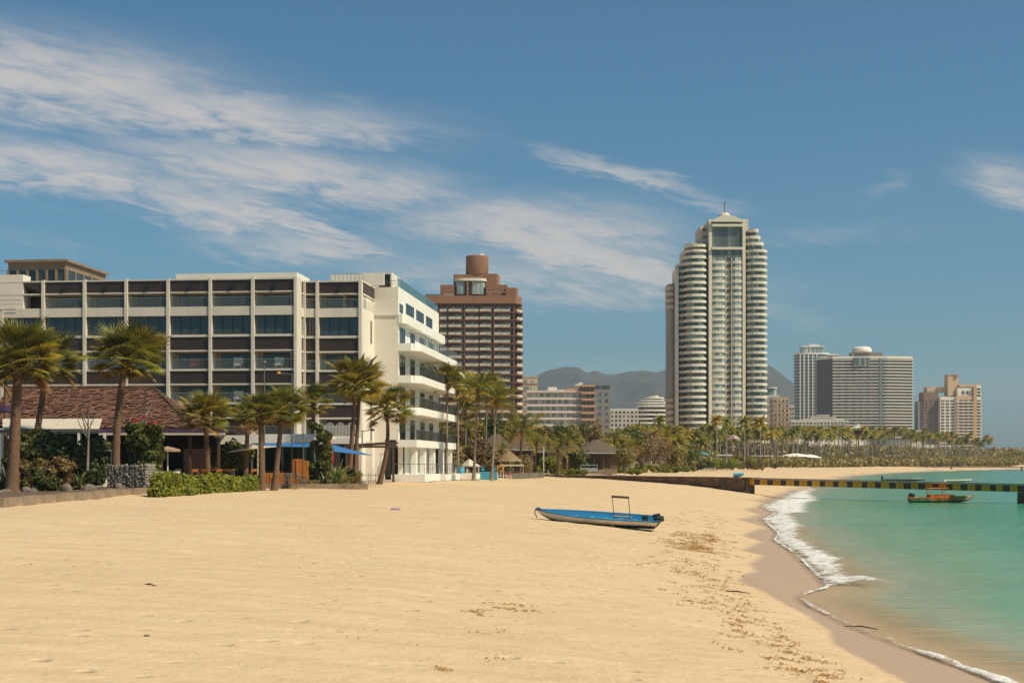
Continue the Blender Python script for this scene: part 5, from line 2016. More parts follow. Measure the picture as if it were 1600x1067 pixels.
# more growth round the huts and behind the kiosk
for i, (px, d, wpx, top, m, kn) in enumerate([
    (683, 168, 34, 700, LEAF_M, 'low olive tree close behind the hotel plinth'), (708, 176, 40, 705, LEAF_DRY, 'low dry tree behind the turquoise drum'),
    (742, 182, 40, 700, LEAF_M, 'low olive tree behind the leaning thin palm'), (770, 188, 30, 708, LEAF_DRY, 'low dry tree just left of the orange board'),
    (818, 200, 30, 712, LEAF_M, 'low olive tree behind the picket fence'), (862, 214, 40, 716, LEAF_B, 'bright green low tree behind the left end of the sea wall'),
    (905, 226, 34, 706, LEAF_D, 'round dark tree at the left side of the large hut'), (975, 232, 44, 700, LEAF_M, 'olive tree at the right side of the large hut'),
    (1003, 262, 60, 694, LEAF_DRY, 'wide bare brown tree right of the large hut'), (1030, 275, 60, 690, LEAF_DRY, 'second wide bare brown tree further right'),
    (1056, 290, 46, 700, LEAF_M, 'olive tree right of the bare brown ones')]):
    dry = m is LEAF_DRY
    tree(px, d, 740, wpx, top, m, 1500 if dry else 3600, .20, 820 + i, kn, group='low trees round the huts')
for i, (px, d, wpx, hpx, lab) in enumerate([(972, 236, 60, 11, 'bright green creeping scrub right of the large hut'), (1010, 262, 70, 11, 'bright creeping scrub below the bare brown trees'),
                                            (1050, 286, 50, 10, 'bright creeping scrub before the pale stakes'), (886, 216, 60, 9, 'low green scrub right behind the sea wall top')]):
    s_ = F / d
    bl = rblobs(860 + i, 20, wpx / s_ / 2, 1.5, .3, max(.45, hpx / s_ * .4), .2)
    bush('scrub', lab, 'shrub', (PX(px, d), d, 2.35), bl, 2600, .2, LEAF_B, 860 + i, 'bright creeping scrub above the sea wall')
for i, (px, d, cx, cy_, rad, lab) in enumerate([(690, 185, 690, 668, 26, 'small palm seen just right of the white balconies'), (733, 205, 733, 668, 24, 'small palm among the trees below the tallest thin palm'),
                                           (782, 198, 783, 700, 18, 'short palm right of the orange board'), (856, 222, 857, 690, 22, 'yellowish palm above the sea wall start'),
                                           (960, 250, 960, 682, 24, 'palm directly behind the right eaves of the large hut'), (985, 258, 985, 694, 26, 'full palm right of the large hut'),
                                           (1040, 300, 1040, 682, 24, 'palm among the bare brown trees')]):
    fan_palm(px, 740, cx, cy_, rad, 160 + i, lab, d=d, nf=20, thick=.14, kind='feather', yellow=.4, wind=.25, group='small palms round the huts', bark=BARK_G, name='small_palm')

# ================================================================== terrace, kerbs, walls
PAVE = mat('terrace_paving', (.36, .29, .21), .85, .1, .8, bump=.1)
SOIL = mat('planter_soil', (.14, .085, .05), .95, .2, 3, bump=.6, bscale=8)
KERB = mat('weathered_kerb', (.33, .235, .15), .9, .25, 1.2, bump=.4, bscale=12, streak=.5)
STONE = mat('sea_wall_stone', (.23, .14, .082), .9, .3, 1.4, bump=.6, bscale=9, per_object=.35, col2=(.11, .068, .043))
STONE_L = mat('wall_cap', (.26, .17, .105), .9, .2, 1.2, bump=.3)
ROCK = mat('grey_rock', (.22, .17, .13), .9, .3, 2, bump=.7, bscale=7)
GAB = mat('gabion_stone', (.33, .28, .225), .9, .3, 6, bump=.5, bscale=20, per_object=.3)
SHINGLE = mat('brown_shingle', (.215, .118, .066), .9, .3, 7.0, bump=.8, bscale=16, per_object=.28, col2=(.095, .045, .026))
THATCH = mat('thatch', (.16, .115, .078), .95, .25, 3, bump=.8, bscale=14, col2=(.10, .07, .048))
PURPLE = mat('purple_fascia', (.075, .042, .115), .6, .1, 1)
CREAMC = mat('cream_canvas', (.66, .58, .46), .8, .08, .5, trans=.15)
DARKIN = mat('shaded_interior', (.045, .032, .025), .8, .2, 1.2)  # near-black base colour stands in for the shade under the roofs
ORANGE = mat('orange_wood', (.48, .17, .022), .6, .2, 2, per_object=.12)
TURQ = mat('turquoise_paint', (.055, .30, .42), .5, .12, 1.5, bump=.1)
PICKET = mat('grey_picket', (.30, .26, .20), .9, .2, 3, per_object=.2)
REDC = mat('red_cloth', (.42, .035, .025), .8, .2, 2)
YEL = mat('yellow_paint', (.74, .36, .012), .7, .2, 1.5, bump=.3, bscale=8, streak=.5, per_object=.12)
BLK = mat('black_paint', (.060, .045, .040), .7, .2, 1.5, bump=.3, bscale=8, per_object=.15)
CONC = mat('pier_concrete', (.44, .33, .23), .9, .2, .8, bump=.3)

front_px = [(0, 793), (60, 788), (120, 782), (180, 776), (232, 772)]
fp = [ground_px(*p) for p in front_px]
tfront = [ground_px(*p)[:2] for p in [(236, 768), (300, 767), (392, 764), (440, 762), (480, 761), (560, 756), (640, 752), (705, 748), (760, 745), (848, 744)]]
tp = [(-60, 76)] + [(fp[0][0], fp[0][1] + .9)] + [(p[0], p[1] + .9) for p in fp[1:]] + tfront + [(6, 235), (-90, 235)]
mb = MB().prism(tp, .8, 2.42)
structure('terrace', mb.mesh('terrace', PAVE))
soil = MB().prism([(-60, 75.6), (fp[0][0], fp[0][1] + .2)] + [(p[0], p[1] + .2) for p in fp[1:]] + [(fp[-1][0] + .3, fp[-1][1] + 6), (-38, 99), (-60, 99)], .8, 2.52)
structure('planting_bed', soil.mesh('planting_bed', SOIL))
kerb = thing('kerb_wall', 'weathered low concrete kerb wall holding the planter at the left sand edge', 'kerb', (fp[0][0], fp[0][1], 0))
kpts = [(-60 - fp[0][0], 75 - fp[0][1] + .0)] + [(p[0] - fp[0][0], p[1] - fp[0][1]) for p in fp]
for a, b in zip(kpts[:-1], kpts[1:]):
    L = math.hypot(b[0] - a[0], b[1] - a[1])
    ang = math.atan2(b[1] - a[1], b[0] - a[0])
    nseg = max(1, int(L / 2.2))
    for k in range(nseg):
        t0 = L * k / nseg
        link('block', cached(('kb', round(L / nseg, 2)), lambda: MB().box(.015, L / nseg - .015, -.16, .18, 0, 1.55).mesh('block', KERB)), kerb,
             (a[0] + t0 * math.cos(ang), a[1] + t0 * math.sin(ang), 1.05 + .012 * ((k * 7) % 5)), (0, 0, ang))


def rock_mesh(seed, m, squash=.7):
    g = np.random.default_rng(seed)
    V_, Fc = [], []
    nu, nv = 9, 6
    for j in range(nv + 1):
        for i in range(nu):
            th, ph = 2 * math.pi * i / nu, math.pi * j / nv
            r_ = 1 + .22 * math.sin(3 * th + seed) * math.sin(ph) + g.uniform(-.12, .12) * math.sin(ph)
            V_.append((r_ * math.cos(th) * math.sin(ph), r_ * math.sin(th) * math.sin(ph), squash * r_ * math.cos(ph)))
    for j in range(nv):
        for i in range(nu):
            a, b = j * nu + i, j * nu + (i + 1) % nu
            Fc.append((a, b, b + nu, a + nu))
    return np_mesh('rock', V_, Fc, m, False)


ROCKS = [rock_mesh(i, ROCK) for i in range(4)]
for i, (px, py, r_, d, lab) in enumerate([(8, 771, 13, 80.5, 'dark rock at the foot of the thickest palm, left side'), (31, 774, 10, 80, 'low rock directly before the thickest palm trunk'),
                                          (40, 768, 12, 81, 'grey rock right of the thickest palm trunk'), (52, 771, 11, 80.8, 'small brown rock right of the grey one'),
                                          (104, 766, 13, 83, 'upright sandy boulder under the reddish shrub'), (139, 767, 14, 86, 'sandy boulder between the spiky plants'),
                                          (186, 764, 11, 92, 'round sandy boulder at the foot of the tall dark palm'), (1, 776, 9, 80, 'tiny rock at the very left edge')]):
    s_ = F / d
    o = link('rock', ROCKS[i % 4], None, (PX(px, d), d, PZ(py, d)), (0, 0, i * 1.3), (r_ / s_ * .85, r_ / s_ * .7, r_ / s_ * .8 + .04 * i))
    o['label'], o['category'], o['group'] = lab, 'rock', 'rocks in the planter'

# gabion block: stones in a wire cage
gd = 94.0
gx0, gx1 = PX(168, gd), PX(229, gd)
gz0, gz1 = 2.5, PZ(726, gd)
gab = thing('gabion', 'square grey stone-filled gabion block beside the bright hedge', 'gabion', (gx0, gd, gz0))
link('core', MB().box(.08, gx1 - gx0 - .08, .1, 2.2, 0, gz1 - gz0 - .08).mesh('core', ROCK), gab)
rg = random.Random(3)
nx_, nz_ = 13, 9
GS = [rock_mesh(20 + i, GAB, .8) for i in range(3)]
for i in range(nx_):
    for j in range(nz_):
        o = link('stone', GS[(i + j) % 3], gab, ((i + .5) * (gx1 - gx0) / nx_ + rg.uniform(-.07, .07), .08 + rg.uniform(-.05, .05), (j + .5) * (gz1 - gz0) / nz_ + rg.uniform(-.05, .05)),
                 (rg.uniform(0, 3), rg.uniform(0, 3), rg.uniform(0, 3)), (.14 * rg.uniform(.75, 1.25), .13, .12 * rg.uniform(.75, 1.3)))
for j in range(nz_):
    for i in range(6):
        link('stone', GS[(i + j) % 3], gab, (gx1 - gx0 - .04, .3 + i * .36, (j + .5) * (gz1 - gz0) / nz_), (i, j, .5 * i), .15)
cage = MB()
for i in range(0, nx_ + 1):
    xx = i * (gx1 - gx0) / nx_
    cage.box(xx - .006, xx + .006, -.09, -.08, 0, gz1 - gz0)
for j in range(0, nz_ + 1):
    zz = j * (gz1 - gz0) / nz_
    cage.box(0, gx1 - gx0, -.095, -.085, zz - .006, zz + .006)
link('wire_cage', cage.mesh('wire_cage', METAL), gab)

# ------------------------------------------------------------------ restaurant with shingle roof
rd = 108.0
RX = lambda px, d=rd: PX(px, d)
rest = thing('restaurant', 'open restaurant under a big hipped brown shingle roof behind the palms', 'restaurant', (RX(150), rd, 2.42))
rx = lambda px: PX(px, rd) - RX(150)
ez, rz_ = PZ(667, rd) - 2.42, PZ(607, rd + 7) - 2.42
e0, e1 = rx(-30), rx(300)
r0, r1 = PX(14, rd + 7) - RX(150), PX(240, rd + 7) - RX(150)
roofc = MB()
roofc.face([(e0, 0, ez), (e1, 0, ez), (r1, 7, rz_), (r0, 7, rz_)])
roofc.face([(e1, 0, ez), (e1, 14, ez), (r1, 7, rz_)])
roofc.face([(e1, 14, ez), (e0, 14, ez), (r0, 7, rz_), (r1, 7, rz_)])
roofc.face([(e0, 14, ez), (e0, 0, ez), (r0, 7, rz_)])
roof_o = part('roof', roofc, SHINGLE, rest)
# shingle courses: real proud rows of uneven tiles (only the front slopes are in view)
V_, Fc = [], []
rs = random.Random(12)
rows_n = 30
for j in range(rows_n):
    t = j / rows_n
    t2 = (j + 1.25) / rows_n
    y0_, z0_ = 7 * t, ez + (rz_ - ez) * t
    y1_, z1_ = 7 * min(t2, 1), ez + (rz_ - ez) * min(t2, 1)
    xa_, xb_ = e0 + (r0 - e0) * t, e1 + (r1 - e1) * t
    x = xa_
    while x < xb_:
        w_ = rs.uniform(.22, .42)
        dy_, lift = rs.uniform(-.12, .05), rs.uniform(.03, .20)
        i = len(V_)
        xe = min(x + w_ * .93, xb_)
        V_ += [(x, y0_ + dy_, z0_ + lift - .0), (xe, y0_ + dy_, z0_ + lift), (xe, y1_, z1_ + .015), (x, y1_, z1_ + .015), (x, y0_ + dy_, z0_ + lift - .06), (xe, y0_ + dy_, z0_ + lift - .06)]
        Fc += [(i, i + 1, i + 2, i + 3), (i + 4, i + 5, i + 1, i)]
        x += w_
    # right hip
    ya, yb = 7 * t, 14 - 7 * t
    y = ya
    while y < min(yb, 7.5):
        w_ = rs.uniform(.25, .45)
        lift = rs.uniform(.03, .18)
        xo0 = e1 + (r1 - e1) * t
        xo1 = e1 + (r1 - e1) * min(t2, 1)
        i = len(V_)
        ye = y + w_ * .93
        V_ += [(xo0 + .0, y, z0_ + lift), (xo0, ye, z0_ + lift), (xo1, ye, z1_ + .015), (xo1, y, z1_ + .015), (xo0, y, z0_ + lift - .06), (xo0, ye, z0_ + lift - .06)]
        Fc += [(i, i + 1, i + 2, i + 3), (i + 4, i + 5, i + 1, i)]
        y += w_
stuff(link('shingles', np_mesh('shingles', V_, Fc, SHINGLE), roof_o))
link('hip_cap', MB().tube([(e1 + .1, -.1, ez + .05), (r1, 7, rz_ + .1)], .12, 6).mesh('hip_cap', TEAK), roof_o)
link('ridge_cap', MB().tube([(r0, 7, rz_ + .08), (r1, 7, rz_ + .08)], .14, 6).mesh('ridge_cap', TEAK), roof_o)
part('fascia', MB().box(rx(156), rx(352), -.25, -.1, ez - .42, ez - .12), PURPLE, rest)
part('eaves_board', MB().box(rx(156), rx(352), -.32, -.05, ez - .62, ez - .45), CREAMC, rest)
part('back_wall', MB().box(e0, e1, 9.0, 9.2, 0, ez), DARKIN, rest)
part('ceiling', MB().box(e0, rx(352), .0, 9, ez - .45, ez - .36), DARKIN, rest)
for px in (40, 85, 122, 163, 205, 250, 295, 340):
    part('post', MB().box(rx(px) - .1, rx(px) + .1, .3, .5, 0, ez - .4), WHITE2 if px < 200 else TEAK, rest)
part('stone_wall', MB().box(rx(275), rx(318), 2.5, 3.0, 0, ez - 1.6), mat('rubble_wall', (.26, .15, .11), .9, .35, 4, bump=.6, col2=(.14, .08, .06)), rest)
part('bar_counter', MB().box(rx(170), rx(262), 4.0, 4.8, 0, 1.1), TEAK, rest)
# awning of cream canvas over its left half
aw = MB()
ad = rd - 4.5
ax_ = lambda px: PX(px, ad)
aw.face([(ax_(4), ad, PZ(670, ad)), (ax_(155), ad, PZ(670, ad)), (PX(160, rd - .5), rd - .5, PZ(654, rd - .5)), (PX(4, rd - .5), rd - .5, PZ(654, rd - .5))])
aw.box(ax_(4), ax_(155), ad - .04, ad + .04, PZ(677, ad), PZ(675.2, ad))
awn = solo('awning', aw, CREAMC, 'long cream canvas awning in front of the shingle roof', 'awning')
link('gutter', MB().box(ax_(0), ax_(157), ad - .1, ad + .02, PZ(674.5, ad), PZ(671.2, ad)).mesh('gutter', METAL), awn)
for px in (3, 70, 123, 163):
    link('post', MB().box(ax_(px) - .07, ax_(px) + .07, ad - .07, ad + .07, 2.42, PZ(676, ad)).mesh('post', WHITE2), awn)
# purple kiosk corner at the very left
kd = 96.0
kio = thing('purple_roofed_kiosk', 'purple edged roof corner with white post at the left edge of the view', 'kiosk', (PX(-12, kd), kd, 2.4))
part('roof', MB().prism([(-3, -1.5), (PX(20, kd) - PX(-12, kd), -1.5), (PX(20, kd) - PX(-12, kd), 2), (-3, 2)], PZ(643, kd) - 2.4, PZ(634, kd) - 2.4), PURPLE, kio)
part('post', MB().box(PX(0, kd) - PX(-12, kd), PX(2.6, kd) - PX(-12, kd), -1.2, -1.0, 0, PZ(643, kd) - 2.4), WHITE2, kio)

# table and parasols under the trees
def parasol(px, d, top_py, edge_py, r_px, m, seed, lab, slope=1.0, mast=WHITE2):
    s_ = F / d
    zt, ze = PZ(top_py, d) - 2.42, PZ(edge_py, d) - 2.42
    o = thing('parasol', lab, 'parasol', (PX(px, d), d, 2.42))
    R0 = r_px / s_
    link('pole', MB().tube([(0, 0, 0), (0, 0, zt)], .05, 7).mesh('pole', mast), o)
    mb = MB()
    n = 12
    for k in range(n):
        a, b = 2 * math.pi * k / n, 2 * math.pi * (k + 1) / n
        rr = R0
        mb.face([(0, 0, zt), (rr * math.cos(a), rr * math.sin(a), ze), (rr * math.cos(b), rr * math.sin(b), ze)])
        mb.face([(rr * math.cos(a), rr * math.sin(a), ze), (rr * .99 * math.cos(a), rr * .99 * math.sin(a), ze - .16), (rr * .99 * math.cos(b), rr * .99 * math.sin(b), ze - .16), (rr * math.cos(b), rr * math.sin(b), ze)])
    link('canopy', mb.mesh('canopy', m), o)
    return o


def table(px, d, top_py, w_px, m, lab, h=.75, cat='table', dep=.9):
    s_ = F / d
    w_ = w_px / s_ / 2
    z = max(2.42, PZ(top_py, d) - h)
    o = thing('table', lab, cat, (PX(px, d), d, z))
    link('tabletop', MB().box(-w_, w_, -dep / 2, dep / 2, h - .06, h).mesh('tabletop', m), o)
    lm = MB().box(-.035, .035, -.035, .035, 0, h - .06).mesh('leg', METAL)
    for sx in (-1, 1):
        for sy in (-1, 1):
            link('leg', lm, o, (sx * (w_ - .08), sy * (dep / 2 - .06), 0))
    return o


def chair(px, d, m, rot, lab, z=2.42, group='chairs on the restaurant terrace'):
    o = thing('chair', lab, 'chair', (PX(px, d), d, z), rot, group)
    link('seat', MB().box(-.24, .24, -.24, .24, .42, .47).mesh('seat', m), o)
    bk = MB().box(-.24, .24, .21, .25, .75, .95)
    bk.box(-.24, -.20, .21, .25, .47, .95).box(.20, .24, .21, .25, .47, .95)
    link('backrest', bk.mesh('backrest', m), o)
    lm = MB().box(-.02, .02, -.02, .02, 0, .42).mesh('leg', m)
    for sx in (-1, 1):
        for sy in (-1, 1):
            link('leg', lm, o, (sx * .21, sy * .21, 0))


parasol(262, 103, 697, 702, 20, mat('tan_canvas', (.38, .25, .16), .8), 1, 'low tan parasol over the tables right of the dark flowering shrub')
table(165, 100, 703, 26, CREAMC, 'cream counter table seen between the tall palm and the flowering shrub', h=1.0)
bx_ = MB().box(-1.25, 1.25, -.8, .8, 0, .95)
so = MB().prism([(-.7, -.6), (.7, -.6), (.62, .6), (-.62, .6)], 0, .42)
solo('white_bench', so, WHITE2, 'white boxy bench top showing above the bright hedge at left', 'bench', (PX(264, 97), 97, PZ(746, 97)))
solo('white_bench', MB().prism([(-.4, -.5), (.4, -.5), (.4, .5), (-.4, .5)], 0, .3), WHITE2, 'small white flat box behind the pale spiky plant by the hedge', 'bench', (PX(246, 99), 99, PZ(744, 99)))
for i, (px, d, m, rz0) in enumerate([(305, 104, ORANGE, .2), (318, 104.5, ORANGE, -.3), (342, 105, ORANGE, 0.1), (358, 104, ORANGE, .4), (397, 108, ORANGE, .1), (280, 103, TEAK, .5)]):
    chair(px, d, m, rz0, ['orange wooden chair at the left end above the hedge', 'orange wooden chair beside the leftmost orange one', 'orange chair right of the broad low palm trunk',
                          'orange chair near the right half of the hedge', 'orange chair behind the straight grey palm', 'dark wooden chair under the tan parasol'][i], z=2.75)
table(335, 106, 733, 62, ORANGE, 'long orange table top behind the bright hedge', h=1.1)

# terrace bar: cream fascia, blue sails, orange boards, dark glass
bd = 122.0
BRX = lambda px: PX(px, bd)
bar = thing('terrace_bar', 'low terrace bar with long cream fascia wall under the hotel balconies', 'bar', (BRX(430), bd, 2.42))
bx = lambda px: PX(px, bd) - BRX(430)
bz = lambda py: PZ(py, bd) - 2.42
part('fascia', MB().box(bx(340), bx(506), 0, .3, bz(694), bz(678)), WHITE, bar)
part('roof', MB().box(bx(340), bx(506), .3, 9, bz(684), bz(680)), WHITE, bar)
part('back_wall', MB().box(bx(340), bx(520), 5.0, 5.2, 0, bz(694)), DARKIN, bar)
for k, px in enumerate(range(412, 500, 11)):
    link('window', cached('barwin', lambda: MB().box(0, .5, 0, .06, 0, 2.0).mesh('window', glass_mat('green_glass', (.03, .08, .045), .1, 1.6))), bar, (bx(px), 2.0, 1.1))
for px in (345, 392, 440, 475, 503):
    part('post', MB().box(bx(px) - .08, bx(px) + .08, .4, .56, 0, bz(694)), METAL, bar)
part('counter', MB().box(bx(400), bx(500), 1.6, 2.0, 0, 1.1), TEAK, bar)
# blue canvas awnings
def sail(name, pts, m, lab, sag=.25, cat='awning', n=6):
    """thin four cornered sail: pts are (px, py, distance)"""
    c = [Vector(P(*p)) for p in pts]
    V_, Fc = [], []
    for i in range(n + 1):
        for j in range(n + 1):
            u, v = i / n, j / n
            p = (c[0] * (1 - u) + c[1] * u) * (1 - v) + (c[3] * (1 - u) + c[2] * u) * v
            p = p - Vector((0, 0, sag * 4 * u * (1 - u) * 4 * v * (1 - v) * .25))
            V_.append(tuple(p))
    for i in range(n):
        for j in range(n):
            a = i * (n + 1) + j
            Fc.append((a, a + 1, a + n + 2, a + n + 1))
    me = np_mesh(name, V_, Fc, m, True)
    o = solo(name, me, m, lab, cat)
    md = o.modifiers.new('thickness', 'SOLIDIFY')
    md.thickness = .04
    return o


sail('blue_awning', [(392, 692, 121), (497, 691, 121), (497, 698, 118), (415, 697, 118)], BLUEC, 'long flat blue awning edge under the cream fascia')
sail('blue_awning', [(505, 690, 122), (540, 700, 119), (582, 711, 115), (512, 704, 115)], BLUEC, 'pointed blue shade sail left of the white hotel corner')
sail('blue_awning', [(328, 700, 120), (352, 697, 120), (352, 703, 117), (329, 704, 117)], BLUEC, 'small bright blue canvas under the purple eaves')
sail('cream_sail', [(352, 707, 110), (392, 695, 112), (440, 697, 112), (392, 700, 108)], CREAMC, 'cream shade sail stretched above the dark hedge', .3)
solo('sail_mast', MB().tube([(0, 0, 0), (0, 0, PZ(697, 109) - 2.4)], .07, 8), CREAMC, 'cream mast holding the cream shade sail', 'post', (PX(403, 109), 109, 2.4))
solo('sail_mast', MB().tube([(0, 0, 0), (0, 0, PZ(676, 116) - 2.2)], .09, 8), WHITE2, 'white mast holding the pointed blue shade sail', 'post', (PX(513, 116), 116, 2.2))
solo('steel_post', MB().tube([(0, 0, 0), (0, 0, PZ(677, 114) - 2.2)], .05, 6), METAL, 'thin grey post before the orange boards', 'post', (PX(474, 114), 114, 2.2))
cp = MB().lathe([(.03, 0), (.05, 1.0), (.36, 1.15), (.30, 1.9), (.14, 2.9), (.03, 3.3)], 10)
solo('closed_parasol', cp, REDC, 'folded red parasol left of the hotel corner palms', 'parasol', (PX(515, 115), 115, 3.0), smooth=True)
# orange boards
ob = thing('orange_board_fence', 'fence of broad orange boards on the terrace between the palms', 'fence', (PX(412, 110), 110, 2.3))
ro = random.Random(8)
for k in range(13):
    px = 412 + k * 5.1
    hgt = .9 + .25 * ro.random() + (1.0 if px > 455 else 0)
    link('board', cached(('ob', round(hgt, 1)), lambda: MB().box(0, .235, -.02, .02, 0, hgt).mesh('board', ORANGE)), ob, (PX(px, 110) - PX(412, 110), ro.uniform(-.05, .05), .15))
mbk = MB().box(0, .5, -.1, .1, 0, 1.2)
solo('service_stand', MB().prism([(0, 0), (1.2, 0), (1.2, .8), (0, .8)], 0, 1.9).box(.1, 1.1, -.03, 0, .2, 1.5), ORANGE, 'tall orange wooden cabinet left of the bluish spiky plant', 'cabinet', (PX(457, 111), 111, 2.4))
solo('low_wall', MB().box(0, PX(560, 117) - PX(390, 117), 0, .3, 0, .55), KERB, 'low step wall at the sand edge beneath the orange boards', 'wall', (PX(390, 108), 108, 2.0), rot=.12)
table(462, 107, 745, 30, METAL, 'grey metal table before the orange cabinet')
table(440, 107, 748, 18, METAL, 'smaller grey metal table at the foot of the right-leaning palm')
for i, (px, d) in enumerate([(448, 106.5), (455, 108), (470, 106.2)]):
    chair(px, d, METAL, .6 * i, ['grey metal chair left of the grey table', 'grey metal chair behind the grey table', 'grey metal chair at the right end of the grey table'][i])
pb = MB().prism([(-.25, -.25), (.25, -.25), (.3, .25), (-.3, .25)], 0, .55)
solo('black_post', MB().tube([(0, 0, 0), (0, 0, .9)], [.11, .09], 8), FRAME, 'short black bollard on the sand between the two palms', 'bollard', (ground_px(426, 766)))
pots = [(492, 760, 112, 'square grey planter at the foot of the dark creeper'), (510, 760, 112, 'round pale pot under the green spiky plant')]
for i, (px, py, d, lab) in enumerate(pots):
    pm_ = MB().box(-.45, .45, -.45, .45, 0, .62) if i == 0 else MB().lathe([(.28, 0), (.42, .5), (.45, .65), (.38, .65)], 14)
    solo('planter', pm_, KERB, lab, 'planter', (PX(px, d), d, PZ(py, d) - .1))
# iron fence left of the curved palm
fi = thing('iron_fence', 'thin black iron fence before the white hotel wall left of the curved palm', 'fence', (PX(548, 122), 122, 2.1))
for k in range(12):
    link('rod', cached('rod', lambda: MB().tube([(0, 0, 0), (0, 0, 1.2)], .018, 5).mesh('rod', FRAME)), fi, (k * .21 + .25 * (k > 5), 0, 0), (0, 0, 0), (1, 1, 1 + .25 * (k % 4 == 0)))
link('rail', MB().box(0, 2.6, -.02, .02, .95, .99).mesh('rail', FRAME), fi)
# arch over the hotel's small terrace and a wooden pergola
pg = thing('pergola', 'flat dark timber pergola at the white hotel corner', 'pergola', (PX(540, 128), 128, 2.4))
for k in range(7):
    link('beam', cached('pgb', lambda: MB().box(0, 4.4, 0, .12, 0, .16).mesh('beam', TEAK)), pg, (0, k * .7, PZ(697, 128) - 2.4), (0, -.06, 0))
link('lintel', MB().box(-.2, 4.7, -.12, 0, -.14, .06).mesh('lintel', TEAK), pg, (0, 0, PZ(697, 128) - 2.4))
for xx in (.1, 4.3):
    link('post', MB().box(xx - .1, xx + .1, -.1, .1, 0, PZ(698, 128) - 2.4).mesh('post', TEAK), pg)
# street lamps
def lamp(px, py_top, d, arm, lab, lit=None, z=2.4):
    h_ = PZ(py_top, d) - z
    o = thing('street_lamp', lab, 'lamp', (PX(px, d), d, z))
    link('pole', MB().tube([(0, 0, 0), (0, 0, h_)], [.07, .045], 7).mesh('pole', METAL), o)
    if arm:
        link('arm', MB().tube([(0, 0, h_ - .1), (arm, 0, h_ + .05)], .035, 6).mesh('arm', METAL), o)
    link('lamp_head', MB().lathe([(.02, .2), (.16, .12), (.2, 0), (.12, -.03)], 10, (arm, 0, h_ - .05)).mesh('lamp_head', lit or METAL, True), o)
    return o


lamp(413, 566, 118, 0, 'thin dark street lamp standing before the middle of the hotel')
fl_ = lamp(456, 583, 119, -1.1, 'lamp with yellowish angled head before the hotel facade notch', YEL)
lamp(566, 672, 124, .9, 'black hanging lantern on an arm at the hotel corner', FRAME, z=PZ(700, 124))
lamp(989, 708, 250, 0, 'small dark lamp post before the bare trees right of the huts', FRAME)

# ------------------------------------------------------------------ things right of the hotel
def barrel(px, py, w_px, h_px, lab):
    x, y, z = ground_px(px, py)
    s_ = F / y
    r_ = w_px / s_ / 2
    h_ = h_px / s_
    o = thing('barrel', lab, 'barrel', (x, y, z - .03))
    prof = [(r_ * .96, 0), (r_, .04), (r_, h_ * .32), (r_ * 1.04, h_ * .34), (r_, h_ * .36), (r_, h_ * .64), (r_ * 1.04, h_ * .66), (r_, h_ * .68), (r_, h_ - .03), (r_ * .96, h_)]
    link('body', MB().lathe(prof, 20).mesh('body', TURQ, True), o)
    link('rim', MB().lathe([(r_ * .98, h_), (r_ * .98, h_ + .05), (r_ * .8, h_ + .05)], 20).mesh('rim', TURQ), o)
    return o


barrel(720, 748, 12, 18, 'tall turquoise plastic drum on the sand right of the hotel')
kx, ky, kz = ground_px(763, 749)
ks_ = F / ky
kk = thing('kiosk', 'small turquoise kiosk with counter front behind the leaning palm', 'kiosk', (kx, ky, kz - .05))
kw_ = 27 / ks_
link('counter', MB().box(-kw_ / 2, kw_ / 2, 0, 1.2, 0, 13 / ks_).mesh('counter', TURQ), kk)
link('upper_panel', MB().box(-kw_ / 2 + .15, -kw_ / 2 + .6, .1, .2, 13 / ks_ + .12, 22 / ks_).mesh('upper_panel', TURQ), kk)
link('upper_panel', MB().box(kw_ / 2 - .6, kw_ / 2 - .1, .1, .2, 13 / ks_ + .12, 22 / ks_).mesh('upper_panel', TURQ), kk)
link('shelf', MB().box(-kw_ / 2 + .1, kw_ / 2 - .1, .3, 1.1, 13 / ks_ + .02, 21 / ks_).mesh('shelf', TEAK), kk)
link('roof', MB().box(-kw_ / 2, kw_ / 2, -.05, 1.3, 22 / ks_, 23.4 / ks_).mesh('roof', TEAK), kk)
# orange notice board with a lifebuoy
nx0, ny0, nz0 = ground_px(782, 747)
ns = F / ny0
nb2 = thing('notice_board', 'orange-yellow board with a round dark buoy on two posts', 'sign', (nx0, ny0, nz0))
link('board', MB().box(-5.6 / ns, 5.6 / ns, -.04, .04, 10 / ns, 20 / ns).mesh('board', mat('orange_yellow_paint', (.60, .30, .02), .6)), nb2)
mbt = MB()
n_, q_ = 18, 6
for k in range(n_):
    a0, a1 = 2 * math.pi * k / n_, 2 * math.pi * (k + 1) / n_
    mbt.tube([(.2 * math.cos(a0), -.1, 15 / ns + .2 * math.sin(a0)), (.2 * math.cos(a1), -.1, 15 / ns + .2 * math.sin(a1))], .06, 6)
link('buoy', mbt.mesh('buoy', TEAK, True), nb2)
for sx in (-4.6 / ns, 4.6 / ns):
    link('post', MB().box(sx - .04, sx + .04, -.03, .03, 0, 10 / ns).mesh('post', WHITE2), nb2)
solo('warning_post', MB().tube([(0, 0, 0), (0, 0, 1.0)], .05, 6), REDC, 'thin red post between the orange board and the picket fence', 'post', ground_px(788.5, 748))
solo('warning_post', MB().tube([(0, 0, 0), (0, 0, .85)], .08, 6), mat('red_white', (.45, .16, .10), .7), 'short striped reddish post at the start of the picket fence', 'post', ground_px(796, 748))
